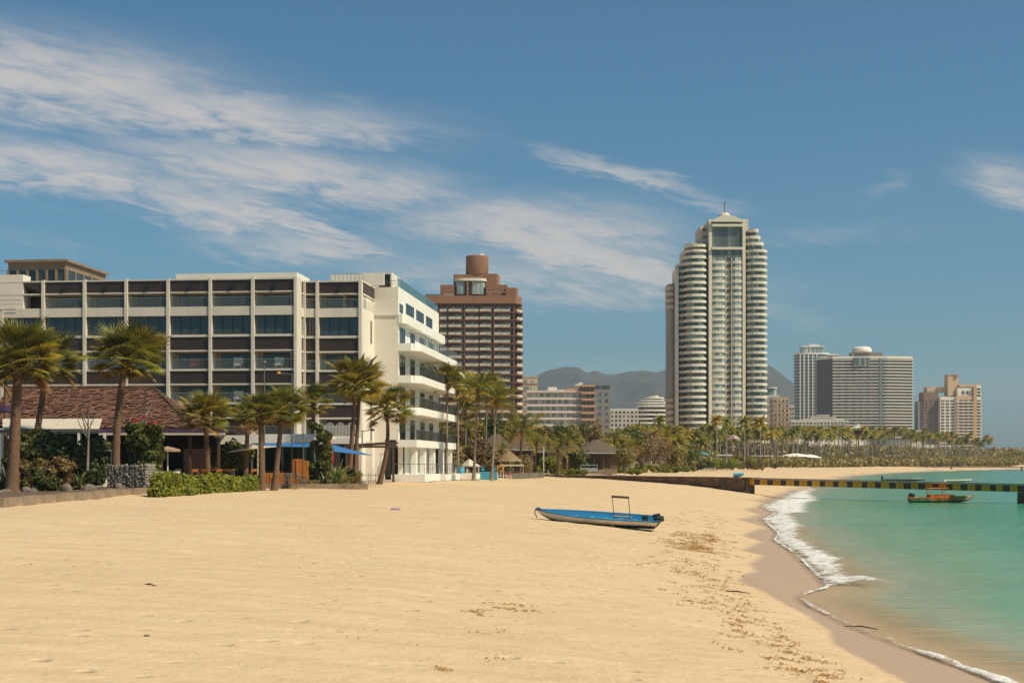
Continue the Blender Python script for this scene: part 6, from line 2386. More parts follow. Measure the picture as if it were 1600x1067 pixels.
# picket fence
pf = thing('picket_fence', 'weathered grey picket fence between the orange board and the sea wall', 'fence', ground_px(800, 748))
bx0, by0, bz0 = pf.location
ex0, ey0, ez0_ = ground_px(850, 746.5)
npk = 46
pk_m = MB().box(-.07, .07, -.02, .02, 0, .78).mesh('picket', PICKET)
for k in range(npk):
    t = k / npk
    link('picket', pk_m, pf, (t * (ex0 - bx0), t * (ey0 - by0), t * (ez0_ - bz0) - .05), (0, random.uniform(-.05, .05), 0), (1, 1, random.uniform(.85, 1.12)))
link('rail', MB().tube([(0, .03, .5), (ex0 - bx0, ey0 - by0 + .03, .5)], .03, 4).mesh('rail', PICKET), pf)
# small bits on the rear terrace
solo('white_tent', MB().prism([(-1.4, -1), (1.4, -1), (1.4, 1), (-1.4, 1)], 1.2, 1.35).lathe([(1.5, 1.35), (.8, 1.7), (.1, 2.2)], 4), CREAMC, 'little white peaked canopy behind the turquoise drum', 'canopy', (PX(733, 178), 178, 2.4))
solo('white_tent', MB().box(-1.6, 1.6, -1, 1, 1.3, 1.5).box(-1.5, -1.4, -.9, -.8, 0, 1.3).box(1.4, 1.5, -.9, -.8, 0, 1.3), CREAMC, 'low white canopy behind the orange board', 'canopy', (PX(800, 185), 185, 2.4))
palapa = thing('palm_leaf_parasol', 'ragged tan palm-leaf parasol before the first thatched roof', 'parasol', (PX(795, 188), 188, 2.4))
link('pole', MB().tube([(0, 0, 0), (0, 0, 2.6)], .07, 6).mesh('pole', TEAK), palapa)
link('canopy', MB().lathe([(1.9, 1.9), (1.2, 2.5), (.1, 3.3)], 12).mesh('canopy', mat('tan_thatch', (.34, .22, .12), .95, .3, 4, bump=.6)), palapa)
solo('tall_mast', MB().tube([(0, 0, 0), (0, 0, PZ(698, 206) - 2.2)], .05, 6), WHITE2, 'thin white mast at the left end of the sea wall', 'post', (PX(849.5, 206), 206, 2.2))
solo('blue_gate_panel', MB().box(-1.3, 1.3, 0, .06, .1, .7).box(-1.38, -1.3, 0, .06, 0, 1.3).box(1.3, 1.38, 0, .06, 0, 1.3).box(-1.3, 1.3, .0, .05, 1.1, 1.2), mat('pale_blue_grey', (.30, .34, .34), .6), 'pale blue-grey gate behind the sea wall', 'gate', (PX(920, 225), 225, 2.6))
solo('garden_wall', MB().box(0, PX(964, 228) - PX(932, 228), 0, .3, 0, .75), KERB, 'low tan garden wall right of the pale gate', 'wall', (PX(932, 228), 228, 2.3))

# thatched huts
def hut(px, d, w_px, apex_py, eave_py, lab, dep=9):
    s_ = F / d
    w_ = w_px / s_ / 2
    zb = 2.4
    za, ze = PZ(apex_py, d + dep / 2) - zb, PZ(eave_py, d) - zb
    o = thing('thatched_hut', lab, 'hut', (PX(px, d), d, zb), 0, 'thatched beach huts')
    c = (0, dep / 2)
    rr = w_ * .14
    V2 = [(-w_, 0), (w_, 0), (w_, dep), (-w_, dep)]
    T2 = [(-rr, dep / 2 - .2), (rr, dep / 2 - .2), (rr, dep / 2 + .2), (-rr, dep / 2 + .2)]
    rows_ = 7
    V_, Fc = [], []
    for j in range(rows_ + 1):
        t = j / rows_
        bel = t ** 1.12
        for k in range(4):
            V_.append((V2[k][0] + (T2[k][0] - V2[k][0]) * t, V2[k][1] + (T2[k][1] - V2[k][1]) * t, ze + (za - ze) * bel))
        if j:
            # a small step where each course of thatch ends
            pass
    for j in range(rows_):
        for k in range(4):
            a, b = j * 4 + k, j * 4 + (k + 1) % 4
            Fc.append((a, b, b + 4, a + 4))
    Fc.append(tuple(rows_ * 4 + k for k in range(4)))
    roof = link('roof', np_mesh('roof', V_, Fc, THATCH), o)
    # courses of thatch
    mbc = MB()
    for j in range(1, 12):
        t = j / 12
        a_ = [(V2[k][0] + (T2[k][0] - V2[k][0]) * t, V2[k][1] + (T2[k][1] - V2[k][1]) * t) for k in range(4)]
        z_ = ze + (za - ze) * t ** 1.12
        g = .10
        mbc.prism([(a_[0][0] - g, a_[0][1] - g), (a_[1][0] + g, a_[1][1] - g), (a_[2][0] + g, a_[2][1] + g), (a_[3][0] - g, a_[3][1] + g)], z_ - .12, z_)
    stuff(link('thatch_courses', mbc.mesh('thatch_courses', THATCH), roof))
    link('fascia', MB().box(-w_, w_, -.12, -.02, ze - .28, ze - .05).mesh('fascia', mat('pale_fascia', (.50, .42, .36), .8)), o)
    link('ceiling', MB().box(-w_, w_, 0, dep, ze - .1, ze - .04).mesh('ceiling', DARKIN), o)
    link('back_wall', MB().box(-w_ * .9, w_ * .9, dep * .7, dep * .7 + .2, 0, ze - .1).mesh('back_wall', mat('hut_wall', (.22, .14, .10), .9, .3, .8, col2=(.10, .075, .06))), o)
    pm_ = MB().box(-.09, .09, -.09, .09, 0, ze - .1).mesh('post', TEAK)
    for k in range(6):
        link('post', pm_, o, (-w_ * .92 + w_ * 1.84 * k / 5, .3, 0))
    return o


hut(775, 205, 62, 678, 700, 'brown thatched hut behind the tall thin palms, leftmost')
hut(812, 222, 48, 680, 701, 'thatched hut half hidden behind the wide coconut palm')
hut(850, 235, 64, 686, 704, 'low thatched hut above the picket fence')
hut(884, 248, 62, 688, 705, 'thatched hut directly left of the large one')
hut(936, 240, 80, 687, 706, 'largest thatched hut with pale eaves right above the sea wall', 12)
parasol(1098, 350, 705, 710, 12, mat('teal_canvas', (.09, .25, .26), .8), 3, 'teal sunshade at the left start of the far beach')
# white stakes fence
st = thing('stake_fence', 'row of pale uneven stakes where the far beach begins', 'fence', (PX(1042, 315), 315, 2.2))
for k in range(30):
    link('stake', cached('stk', lambda: MB().box(-.12, .12, -.03, .03, 0, 1.1).mesh('stake', mat('pale_stake', (.55, .48, .38), .9))), st, (PX(1042 + k * 2.6, 315 + k * .8) - PX(1042, 315), k * .8, 0), (0, 0, 0), (1, 1, random.uniform(.6, 1.4)))
for i, (px, lab) in enumerate([(980, 'white bollard stone on the far sand, left of two'), (993, 'white bollard stone on the far sand, right of two')]):
    solo('bollard', MB().lathe([(.3, 0), (.35, .5), (.2, .8), (.02, .9)], 8), FARW, lab, 'bollard', ground_px(px, 737.5), smooth=True)
# far white canopies and low pavilions on the far beach
for i, (px, w_px, py, d, lab) in enumerate([(1243, 30, 713, 560, 'wide white tensile canopy on the far beach, left of two'), (1265, 20, 714.5, 570, 'smaller white tensile canopy joined at the right of the wide one')]):
    s_ = F / d
    w_ = w_px / s_
    z_ = PZ(py, d)
    o = thing('beach_canopy', lab, 'canopy', (PX(px, d), d, 3.5), 0, 'white beach canopies')
    link('canopy', MB().lathe([(w_, z_ - 3.5 - .1), (w_ * .55, z_ - 3.5 + .7), (w_ * .15, z_ - 3.5 + 1.2)], 10).mesh('canopy', FARW), o, (0, 0, 0), 0, (1, .5, 1))
    for k in range(8):
        link('post', cached(('cp', i), lambda: MB().box(-.1, .1, -.1, .1, 0, z_ - 3.5).mesh('post', FARW)), o, (-w_ * .85 + k * w_ * 1.7 / 7, 0, 0))
lp_ = thing('long_pavilion', 'long low dark roofed pavilion among the far palms', 'pavilion', (PX(1200, 455), 455, 3.0))
link('roof', MB().prism([(PX(1135, 455) - PX(1200, 455), -4), (PX(1215, 455) - PX(1200, 455), -4), (PX(1215, 455) - PX(1200, 455), 4), (PX(1135, 455) - PX(1200, 455), 4)], 5.4, 5.9).mesh('roof', mat('purplish_roof', (.16, .12, .12), .8)), lp_)
for k in range(8):
    link('post', cached('lpp', lambda: MB().box(-.12, .12, -.12, .12, 0, 5.4).mesh('post', TEAK)), lp_, (PX(1140 + k * 10, 455) - PX(1200, 455), -3.5, 0))
solo('pink_roof', MB().lathe([(2.3, 4.6), (1.0, 5.6), (.1, 5.9)], 4), mat('pink_canvas', (.42, .28, .27), .8), 'faded pink tent roof among the far palms before the cream tower', 'tent', (PX(1146, 452), 452, 7.0))
for i, (px, py, w_px) in enumerate([(1130, 712, 26), (1190, 713, 36), (1220, 717, 22), (1290, 715, 30), (1395, 712, 26)]):
    d = 430 + i * 90
    s_ = F / d
    w_ = w_px / s_ / 2
    o = thing('beach_pavilion', ['white low pavilion left among the far scrub', 'white low pavilion under the long dark roof', 'white low pavilion beside the wide canopy', 'cream low shelter right of the white canopies', 'white kiosk below the far low trees'][i], 'pavilion', (PX(px, d), d, 3.2), 0, 'small pavilions on the far beach')
    link('roof', MB().box(-w_, w_, -2, 2, PZ(py, d) - 3.2, PZ(py, d) - 2.8).mesh('roof', FARW), o)
    link('wall', MB().box(-w_ * .8, w_ * .8, 0, .2, 0, PZ(py, d) - 3.2).mesh('wall', CREAM), o)
# boats and things on the far sand
def dinghy_mesh(L, W, H, m, rim=.06):
    V_, Fc = [], []
    n = 10
    secs = []
    for k in range(n + 1):
        t = k / n
        w_ = W / 2 * (1 - max(0, (t - .45) / .55) ** 2.2) * (1 - .12 * max(0, (.3 - t) / .3))
        zb = .10 * t ** 3 * H * 6
        zt = H * (1 + .25 * t * t)
        x = (t - .5) * L
        ring = [(x, -w_, zt), (x, -w_ * .82, zb + .25 * H), (x, 0, zb), (x, w_ * .82, zb + .25 * H), (x, w_, zt), (x, max(w_ - rim, 0), zt), (x, max(w_ - rim, 0) * .8, zb + .35 * H), (x, 0, zb + .18 * H), (x, -max(w_ - rim, 0) * .8, zb + .35 * H), (x, -max(w_ - rim, 0), zt)]
        secs.append(ring)
        V_ += ring
    for k in range(n):
        for j in range(10):
            a, b = k * 10 + j, k * 10 + (j + 1) % 10
            Fc.append((a, b, b + 10, a + 10))
    return np_mesh('hull', V_, Fc, m)


def far_boat(px, py, L, m, lab, yaw=0.0, w=None, h=.6, z=None):
    x, y, zz = ground_px(px, py)
    if z is not None:
        zz = z
        y = (EYE - z) * F / (py - HOR)
        x = PX(px, y)
    o = thing('small_boat', lab, 'boat', (x, y, zz), yaw)
    link('hull', dinghy_mesh(L, w or L * .28, h, m), o)
    mbs = MB()
    for t in (-.25, .05, .3):
        mbs.box(t * L - .12, t * L + .12, -L * .12, L * .12, h * .6, h * .66)
    link('bench', MB().box(-.25 * L - .12, -.25 * L + .12, -L * .12, L * .12, h * .6, h * .66).mesh('bench', TEAK), o)
    link('bench', MB().box(.1 * L - .12, .1 * L + .12, -L * .12, L * .12, h * .6, h * .66).mesh('bench', TEAK), o)
    return o


far_boat(1174, 726.5, 6.0, TURQ, 'small turquoise boat lying on the far beach', 0, h=.9)
far_boat(1305, 726, 6.0, mat('pale_hull', (.5, .5, .5), .5), 'pale boat pulled up at the bend of the far beach', .5, h=1.0)
far_boat(1313, 724.5, 5.0, mat('blue_grey_hull', (.14, .18, .28), .5), 'dark blue-grey boat among the boats at the far bend', -.3, h=1.0)
far_boat(1296, 727, 4.5, GREY_C, 'grey dinghy at the left of the boats at the far bend', 2.0, h=.9)
far_boat(1498, 753.5, 5.6, mat('cream_hull', (.62, .56, .46), .5), 'small cream boat afloat just beyond the pier', 0, z=.0, h=.55)
b3 = far_boat(1412, 752.5, 9.0, mat('dark_hull', (.035, .04, .06), .4), 'long dark boat with outboard afloat just beyond the pier', 0, z=.0, w=1.7, h=.6)
link('outboard', MB().box(-.25, .1, -.15, .15, .2, 1.3).mesh('outboard', FRAME), b3, (-4.6, 0, 0))
cf = MB()
for sx in (-1.5, 1.5):
    for sy in (-.6, .6):
        cf.tube([(sx, sy, .5), (sx, sy, 1.4)], .035, 5)
cf.box(-1.7, 1.7, -.7, .7, 1.4, 1.45)
link('canopy_frame', cf.mesh('canopy_frame', METAL), b3)
# low groyne far away
gr = thing('far_groyne', 'long low dark groyne on the far beach running out into the water', 'groyne', (PX(1335, 720), 720, 0))
link('deck', MB().box(0, PX(1700, 720) - PX(1335, 720), 0, 1.2, 1.55, 1.95).mesh('deck', STONE), gr)
for k in range(3):
    link('post', cached('grp', lambda: MB().box(-.35, .35, 0, 1.0, -2.5, 1.55).mesh('post', STONE)), gr, (PX(1487 + (k - 1) * 110, 720) - PX(1335, 720), .1, 0))

# ------------------------------------------------------------------ sea wall and pier
WA = np.array(ground_px(850, 747)[:2])
WB_d = 168.0
WB = np.array((PX(1167, WB_d), WB_d))
WA = np.array((PX(850, 204.0), 204.0))
wl = thing('sea_wall', 'long dark brown stone sea wall crossing the sand down to the pier', 'wall', (WA[0], WA[1], 0), math.atan2(WB[1] - WA[1], WB[0] - WA[0]))
WL = float(np.linalg.norm(WB - WA))
ztop = 2.40
rw = random.Random(31)
nrow = 6
bl_ = .0
stone_meshes = []
for i in range(5):
    w_ = (.95, 1.15, 1.3, .85, 1.05)[i]
    e = .02
    mbs = MB()
    V0 = len(mbs.v)
    mbs.box(0, w_ - .03, -.10 - rw.uniform(0, .05), .3, 0, .42)
    stone_meshes.append((w_, mbs.mesh('stone', STONE)))
link('core', MB().box(0.05, WL - .05, -.06, .9, -.6, ztop - .14).mesh('core', mat('mortar', (.075, .05, .035), .95, .2, 2, bump=.3)), wl)
nst = 0
for r_ in range(nrow):
    x = -rw.uniform(0, .5)
    zc = ztop - .16 - (r_ + 1) * .445
    while x < WL:
        i = rw.randrange(5)
        w_, me = stone_meshes[i]
        # leave out courses that the sand buries
        ca, sa = math.cos(wl.rotation_euler[2]), math.sin(wl.rotation_euler[2])
        gx, gy = WA[0] + ca * x, WA[1] + sa * x
        if 0 <= x < WL - w_ * .6 and float(land_z(gx, gy)) < zc + .40:
            link('stone', me, wl, (x, rw.uniform(-.025, .025), zc + rw.uniform(-.01, .01)))
            nst += 1
        x += w_
k = 0
x = 0.0
while x < WL:
    link('cap', cached('cap', lambda: MB().box(0, 1.97, -.17, 1.0, 0, .14).mesh('cap', STONE_L)), wl, (x, 0, ztop - .13 + .008 * (k % 3)))
    x += 2.0
    k += 1
link('end_wall', MB().box(0, .25, -.1, 1.0, -.8, ztop - .02).mesh('end_wall', STONE), wl, (WL, 0, 0))
# upturned blue dinghy on the wall
kyk = solo('blue_dinghy', dinghy_mesh(1.25, .6, .5, BLUEC), BLUEC, 'small bright blue tub resting on the end of the sea wall', 'tub', (PX(1154.5, 169.2), 169.4, ztop + .02))
kyk.data.materials.clear()
kyk.data.materials.append(mat('bright_blue', (.06, .30, .52), .5))

# pier: yellow and black painted beam
PE = np.array((PX(1625, 142.6), 142.6))
PS = np.array((WB[0] + .25, WB[1]))
zs_, ze_ = 2.36, 1.98
PL = float(np.linalg.norm(PE - PS))
pang = math.atan2(PE[1] - PS[1], PE[0] - PS[0])
pier = thing('pier', 'narrow concrete pier with yellow and black painted edge above the water', 'pier', (PS[0], PS[1], 0), pang)
slope = -math.atan2(ze_ - zs_, PL)
link('deck', MB().box(0, PL, -.02, 1.5, -.16, 0).mesh('deck', CONC), pier, (0, 0, zs_), (0, slope, 0))
link('deck_edge', MB().box(0, PL, -.09, -.02, -.17, .03).mesh('deck_edge', mat('pale_edge', (.50, .40, .29), .85, .2, 1.5)), pier, (0, 0, zs_), (0, slope, 0))
link('beam', MB().box(0, PL, .0, 1.4, -.82, -.165).mesh('beam', STONE), pier, (0, 0, zs_), (0, slope, 0))
ybox = cached('yb', lambda: MB().box(0.005, .995, -.045, 0, -.80, -.17).mesh('painted_panel', YEL))
kbox = cached('kb_', lambda: MB().box(0.005, .995, -.035, 0, -.78, -.17).mesh('painted_panel', BLK))
# panel widths follow the photograph's stripes
edges = [1167, 1179, 1187.5, 1199, 1208, 1220, 1228.5, 1241, 1249, 1261.5, 1269, 1281, 1289.5, 1302, 1310.5, 1323.5, 1332.5, 1347, 1355.5, 1367.5, 1376.5, 1389.5, 1400, 1412, 1423.5, 1435, 1445.5, 1457, 1467.5, 1479, 1489, 1501, 1512, 1524, 1534, 1547, 1556.5, 1567, 1578, 1590, 1600, 1611, 1622]
cosp, sinp = math.cos(pang), math.sin(pang)


def along(px):
    t = (px - 800) / F
    return (t * PS[1] - PS[0]) / (cosp - t * sinp)


for i, (a, b) in enumerate(zip(edges[:-1], edges[1:])):
    xa_, xb_ = along(a), along(b)
    link('painted_panel', ybox if i % 2 == 0 else kbox, pier, (xa_, 0, zs_ + (ze_ - zs_) * (xa_ / PL)), (0, slope, 0), (xb_ - xa_, 1, 1))
for px in (1597, 1350):
    if px == 1350:
        continue
    xx = along(px)
    link('pillar', MB().box(-.55, 1.6, .05, 1.3, -2.5, ze_ - .83).mesh('pillar', mat('wet_stone', (.12, .075, .045), .7, .3, 1.5, bump=.5)), pier, (xx, 0, 0))

# ------------------------------------------------------------------ the blue boat on the sand
HB_IN = mat('boat_blue', (.035, .25, .47), .45, .15, 1.6, bump=.05, streak=.2)
HB_OUT = mat('boat_cream', (.78, .70, .58), .5, .12, 1.4, streak=.4)
HB_DK = mat('boat_dark_teal', (.020, .055, .075), .5, .2, 2)


def hull_boat(name, label, L, W, H, loc, yaw, roll, pitch, inner, outer, bottom, bow_rise=.55, stern_w=.72, rocker=.10, nsec=22, split=.42):
    o = thing(name, label, 'boat', loc)
    o.rotation_euler = (Matrix.Rotation(yaw, 3, 'Z') @ Matrix.Rotation(pitch, 3, 'Y') @ Matrix.Rotation(roll, 3, 'X')).to_euler()

    def half(t):
        w_ = W / 2 * (stern_w + (1 - stern_w) * math.sin(min(t / .45, 1) * math.pi / 2)) if t < .45 else W / 2 * max(.0, 1 - ((t - .45) / .55) ** 2.1)
        return w_

    def sheer(t):
        return H * (1 + bow_rise * max(0, (t - .35) / .65) ** 2.2 + .06 * (1 - t))

    def keel(t):
        return rocker + (H * (.9 + bow_rise) * max(0, (t - .72) / .28) ** 2.6) * .80
    shells = {}
    for nm, m, lo, hi, off in (('hull', outer, split, 1.0, 0), ('bottom', bottom, 0.0, split, 0), ('interior', inner, 0.0, 1.0, .05)):
        V_, Fc = [], []
        mm = 7
        for k in range(nsec + 1):
            t = k / nsec
            x = (t - .5) * L
            w_, zt, zk = max(half(t) - off, .012), sheer(t), keel(t) + off * 1.2
            for side_ in (-1, 1):
                for j in range(mm):
                    up_ = split + .20 * max(0, 1 - t / .45)
                    lo2 = up_ if nm == 'hull' else 0.0
                    hi2 = up_ if nm == 'bottom' else 1.0
                    s_ = lo2 + (hi2 - lo2) * j / (mm - 1)
                    yy = side_ * w_ * (s_ ** .55)
                    V_.append((x + (.10 * L * .35 * (s_ - .5) if t > .98 else 0) - .32 * s_ * max(0, 1 - t / .12), yy, zk + (zt - zk) * s_ ** 1.7))
        for k in range(nsec):
            for sd_ in range(2):
                for j in range(mm - 1):
                    a = k * 2 * mm + sd_ * mm + j
                    Fc.append((a, a + 1, a + 2 * mm + 1, a + 2 * mm))
        if nm == 'interior' or nm == 'bottom':
            pass
        me = np_mesh(nm, V_, Fc, m, True)
        shells[nm] = link(nm, me, o)
    # gunwale
    gw_ = MB()
    for side_ in (-1, 1):
        pts = [((k / nsec - .5) * L - .32 * max(0, 1 - k / nsec / .12), side_ * max(half(k / nsec) - .01, .012), sheer(k / nsec) + .01) for k in range(nsec + 1)]
        gw_.tube(pts, .04, 6)
    link('gunwale', gw_.mesh('gunwale', inner, True), o)
    # transom
    tr = MB()
    pts = []
    for s_ in [1, .8, .6, .4, .2, 0]:
        pts.append((-.5 * L - .32 * s_, -half(0) * s_ ** .55, keel(0) + (sheer(0) - keel(0)) * s_ ** 1.7))
    for s_ in [.2, .4, .6, .8, 1]:
        pts.append((-.5 * L - .32 * s_, half(0) * s_ ** .55, keel(0) + (sheer(0) - keel(0)) * s_ ** 1.7))
    tr.face(pts)
    tr.face([(p[0] + .05, p[1], p[2]) for p in reversed(pts)])
    link('transom', tr.mesh('transom', bottom), o)
    return o, half, sheer, keel


# bow points left and away from the viewer; length follows the photographed ends
bow = np.array(ground_px(838, 811))
stern = np.array(ground_px(1022, 830))
bx_m, by_m = (bow[0] + stern[0]) / 2, (bow[1] + stern[1]) / 2
LB = math.hypot(bow[0] - stern[0], bow[1] - stern[1])
yawB = math.atan2(bow[1] - stern[1], bow[0] - stern[0])
gz_b = float(land_z(bow[0], bow[1], True))
gz_s = float(land_z(stern[0], stern[1], True))
pitchB = -math.atan2(gz_b - gz_s - .0, LB)
boat, hf, sh_, kl = hull_boat('beached_boat', 'long narrow blue and cream open boat beached on the sand', LB, 1.6, .54,
                              (bx_m, by_m, (gz_b + gz_s) / 2 - .06), yawB, -.16, pitchB * .6, HB_IN, HB_OUT, HB_DK, bow_rise=.22, stern_w=.80, split=.50)
for t in (.18, .30, .42, .54, .68, .80):
    w_ = hf(t) * .78
    link('bench', MB().box(-.10, .10, -w_, w_, 0, .04).mesh('bench', mat('bench_blue', (.06, .27, .45), .5, .15, 3)), boat, ((t - .5) * LB, 0, sh_(t) * .62))
for t in (.24, .36, .48, .61, .74):
    link('rib', MB().box(-.025, .025, -hf(t) * .60, hf(t) * .60, 0, .05).mesh('rib', mat('rib_pale_blue', (.16, .36, .48), .5)), boat, ((t - .5) * LB, 0, kl(t) + .14))
# canopy frame standing aft
cfm = MB()
xa_, xb_ = (.20 - .5) * LB, (.335 - .5) * LB
fr = link('canopy_frame', MB().tube([(xa_, -.15, .2), (xa_, .38, 1.62)], .02, 6).tube([(xb_, -.15, .2), (xb_, .38, 1.62)], .02, 6).mesh('canopy_frame', METAL), boat)
link('roll_bar', MB().tube([(xa_ - .03, .38, 1.63), (xb_ + .03, .38, 1.63)], .055, 8).mesh('roll_bar', TEAK), fr)
link('cross_board', MB().box(xa_ - .05, xb_ + .02, -.12, .06, .55, .60).mesh('cross_board', mat('pale_wood', (.45, .28, .16), .7)), fr)
# outboard motor
ot = link('outboard_motor', MB().prism([(-.24, -.12), (-.12, -.17), (.06, -.17), (.13, 0), (.06, .17), (-.12, .17), (-.24, .12)], .02, .28).mesh('outboard_motor', FRAME), boat, (-.5 * LB - .08, -.05, .52), (0, .25, 0))
link('shaft', MB().box(-.40, -.20, -.04, .04, -.12, .10).mesh('shaft', METAL), ot)
link('band', MB().box(-.20, .05, -.18, .18, .12, .15).mesh('band', ALU), ot)
link('outboard_motor', MB().prism([(-.2, -.10), (-.1, -.14), (.05, -.14), (.1, 0), (.05, .14), (-.1, .14), (-.2, .10)], .02, .26).mesh('outboard_motor', FRAME), boat, (-.5 * LB + .42, .28, .50), (0, .2, .3))
ln = MB()
rl_ = [(.42 * LB, .12, sh_(.92) + .03), (.47 * LB, .10, sh_(1) + .06), (.505 * LB, .05, sh_(1) + .03), (.512 * LB, .05, sh_(1) - .18), (.49 * LB, .08, sh_(1) - .40)]
ln.tube(rl_, .025, 6)
link('mooring_rope', ln.mesh('mooring_rope', HB_DK, True), boat)
link('bow_coil', MB().tube([(.485 * LB + .10 * math.cos(a), .07 * math.sin(a), sh_(1) + .0 + .008 * a) for a in np.linspace(0, 12, 26)], .025, 5).mesh('bow_coil', HB_IN, True), boat)
dp = MB()
rdp = random.Random(2)
for k in range(34):
    t = .04 + .60 * k / 34
    s0 = .54 + .20 * max(0, 1 - t / .45)
    xx = (t - .5) * LB
    w_ = hf(t)
    y_ = w_ * (s0 ** .55) + .006
    z_ = kl(t) + (sh_(t) - kl(t)) * s0 ** 1.7
    hgt = .03 + .05 * rdp.random()
    dp.face([(xx, y_, z_ - .04), (xx + .05, y_, z_ - .04), (xx + .09, y_ + .014, z_ + hgt), (xx + .04, y_ + .014, z_ + hgt)])
stuff(link('paint_fringe', dp.mesh('paint_fringe', HB_DK), boat))
link('yellow_mark', MB().box(0, .22, 0, .03, -.05, .04).mesh('yellow_mark', mat('bright_yellow', (.60, .45, .02), .6)), boat, ((.30 - .5) * LB, hf(.3) * .66, .20))

# the orange boat afloat under the pier
HO_IN = mat('boat_orange', (.78, .16, .012), .5, .2, 2)
HO_OUT = mat('boat_weathered', (.72, .54, .40), .6, .3, 2.5, col2=(.30, .12, .05))
od = 150.0
ol, orr = P(1424, 780, od), P(1521, 783, od)
OL = orr[0] - ol[0]
ob2, hf2, sh2, kl2 = hull_boat('orange_boat', 'orange and white open boat with sunshade moored on the water by the pier', OL, 1.7, .62, ((ol[0] + orr[0]) / 2, od, -.16), -.03, 0, -.015, HO_IN, HO_OUT, HB_DK, bow_rise=.18, stern_w=.6)
link('foredeck', MB().prism([(.30 * OL, -hf2(.8)), (.36 * OL, -hf2(.86)), (.49 * OL, -.03), (.49 * OL, .03), (.36 * OL, hf2(.86)), (.30 * OL, hf2(.8))], sh2(.9) - .03, sh2(.9) + .03).mesh('foredeck', HO_IN), ob2)
link('bow_tip', MB().prism([(.40 * OL, -hf2(.90) * .9), (.50 * OL, -.02), (.50 * OL, .02), (.40 * OL, hf2(.90) * .9)], sh2(.9) + .035, sh2(.9) + .06).mesh('bow_tip', WHITE2), ob2)
for t in (.35, .5, .65):
    link('bench', MB().box(-.13, .13, -hf2(t) + .05, hf2(t) - .05, 0, .06).mesh('bench', HO_IN), ob2, ((t - .5) * OL, 0, sh2(t) * .72))
cfr = MB()
fx0, fx1 = P(1451, 780, od)[0] - ob2.location[0], P(1474.5, 780, od)[0] - ob2.location[0]
for xx in (fx0, fx1):
    for yy in (-.6, .6):
        cfr.tube([(xx, yy, .4), (xx, yy, 1.62)], .035, 6)
sf = link('canopy_frame', cfr.mesh('canopy_frame', HO_IN), ob2)
link('canopy', MB().box(fx0 - .1, fx1 + .35, -.72, .72, 1.60, 1.68).mesh('canopy', mat('orange_canvas', (.75, .24, .06), .7)), sf)
om = link('outboard_motor', MB().prism([(-.45, -.2), (.1, -.22), (.15, 0), (.1, .22), (-.45, .2)], .35, .85).mesh('outboard_motor', FRAME), ob2, (-.5 * OL, 0, .25), (0, .35, 0))
link('shaft', MB().box(-.2, -.05, -.06, .06, -.7, .35).mesh('shaft', FRAME), om)
link('engine_cover', MB().box(-.46 * OL, -.30 * OL, -.3, .3, .45, .62).mesh('engine_cover', HB_DK), ob2)
for sy in (-1, 1):
    link('side_board', MB().box(-.22 * OL, .16 * OL, sy * .80 - .02, sy * .80 + .02, sh2(.5) - .2, sh2(.5) + .30).mesh('side_board', HO_IN), ob2)
link('side_board', MB().box(.16 * OL, .34 * OL, -.72, -.66, sh2(.7) - .1, sh2(.7) + .16).mesh('side_board', mat('boat_yellow', (.62, .36, .02), .5)), ob2)
solo('red_bundle', MB().box(-.5, .5, -.35, .35, 0, .35), REDC, 'red bundle lying inside the orange boat below its sunshade', 'bundle', (ob2.location[0] - .2, od, .45))

# ------------------------------------------------------------------ people far along the beach
def person_mesh(stride):
    bm_v = [(0, 0, .95), (0, 0, 1.25), (0, 0, 1.45), (0, 0, 1.56), (0, 0, 1.70),
            (.16, 0, 1.42), (.22, .03, 1.15), (.23, -.08 - stride * .1, .92), (-.16, 0, 1.42), (-.22, -.03, 1.15), (-.23, -.10 + stride * .1, .92),
            (.10, 0, .90), (.11, -stride * .18, .50), (.11, -stride * .22, .08), (.11, -stride * .22 - .12, .04),
            (-.10, 0, .90), (-.11, stride * .15, .50), (-.11, stride * .28, .08), (-.11, stride * .28 - .12, .04)]
    ed = [(0, 1), (1, 2), (2, 3), (3, 4), (2, 5), (5, 6), (6, 7), (2, 8), (8, 9), (9, 10), (0, 11), (11, 12), (12, 13), (13, 14), (0, 15), (15, 16), (16, 17), (17, 18)]
    rad = [.15, .15, .14, .06, .11, .065, .05, .035, .065, .05, .035, .09, .065, .045, .035, .09, .065, .045, .035]
    me = bpy.data.meshes.new('body')
    me.from_pydata(bm_v, ed, [])
    return me, rad


SKIN = mat('skin', (.30, .16, .10), .6)
for i, (px, py, st_, m, lab) in enumerate([(1421, 723.6, 1.0, REDC, 'person in red walking along the far beach, leftmost of three'),
                                           (1428, 723.4, -.8, HB_DK, 'person in dark clothes walking on the far beach, middle of three'),
                                           (1434, 723.5, .5, FARW, 'person in pale clothes walking on the far beach, right of three'),
                                           (1219.5, 732, .6, HB_DK, 'lone person in dark clothes on the far sand behind the pier')]):
    x, y, z = ground_px(px, py)
    me, rad = person_mesh(st_)
    me.materials.append(m)
    o = link('person', None, None, (x, y, z), i * 1.3)
    o['label'], o['category'] = lab, 'person'
    b_ = link('body', me, o)
    md = b_.modifiers.new('skin', 'SKIN')
    for k, r_ in enumerate(rad):
        me.skin_vertices[0].data[k].radius = (r_, r_) if me.skin_vertices else (r_, r_)
    md2 = b_.modifiers.new('sub', 'SUBSURF')
    md2.levels = 1
    md2.render_levels = 1
    link('head', MB().lathe([(.02, -.13), (.085, -.08), (.10, 0), (.085, .08), (.02, .12)], 10, (0, 0, 1.66)).mesh('head', SKIN, True), o)

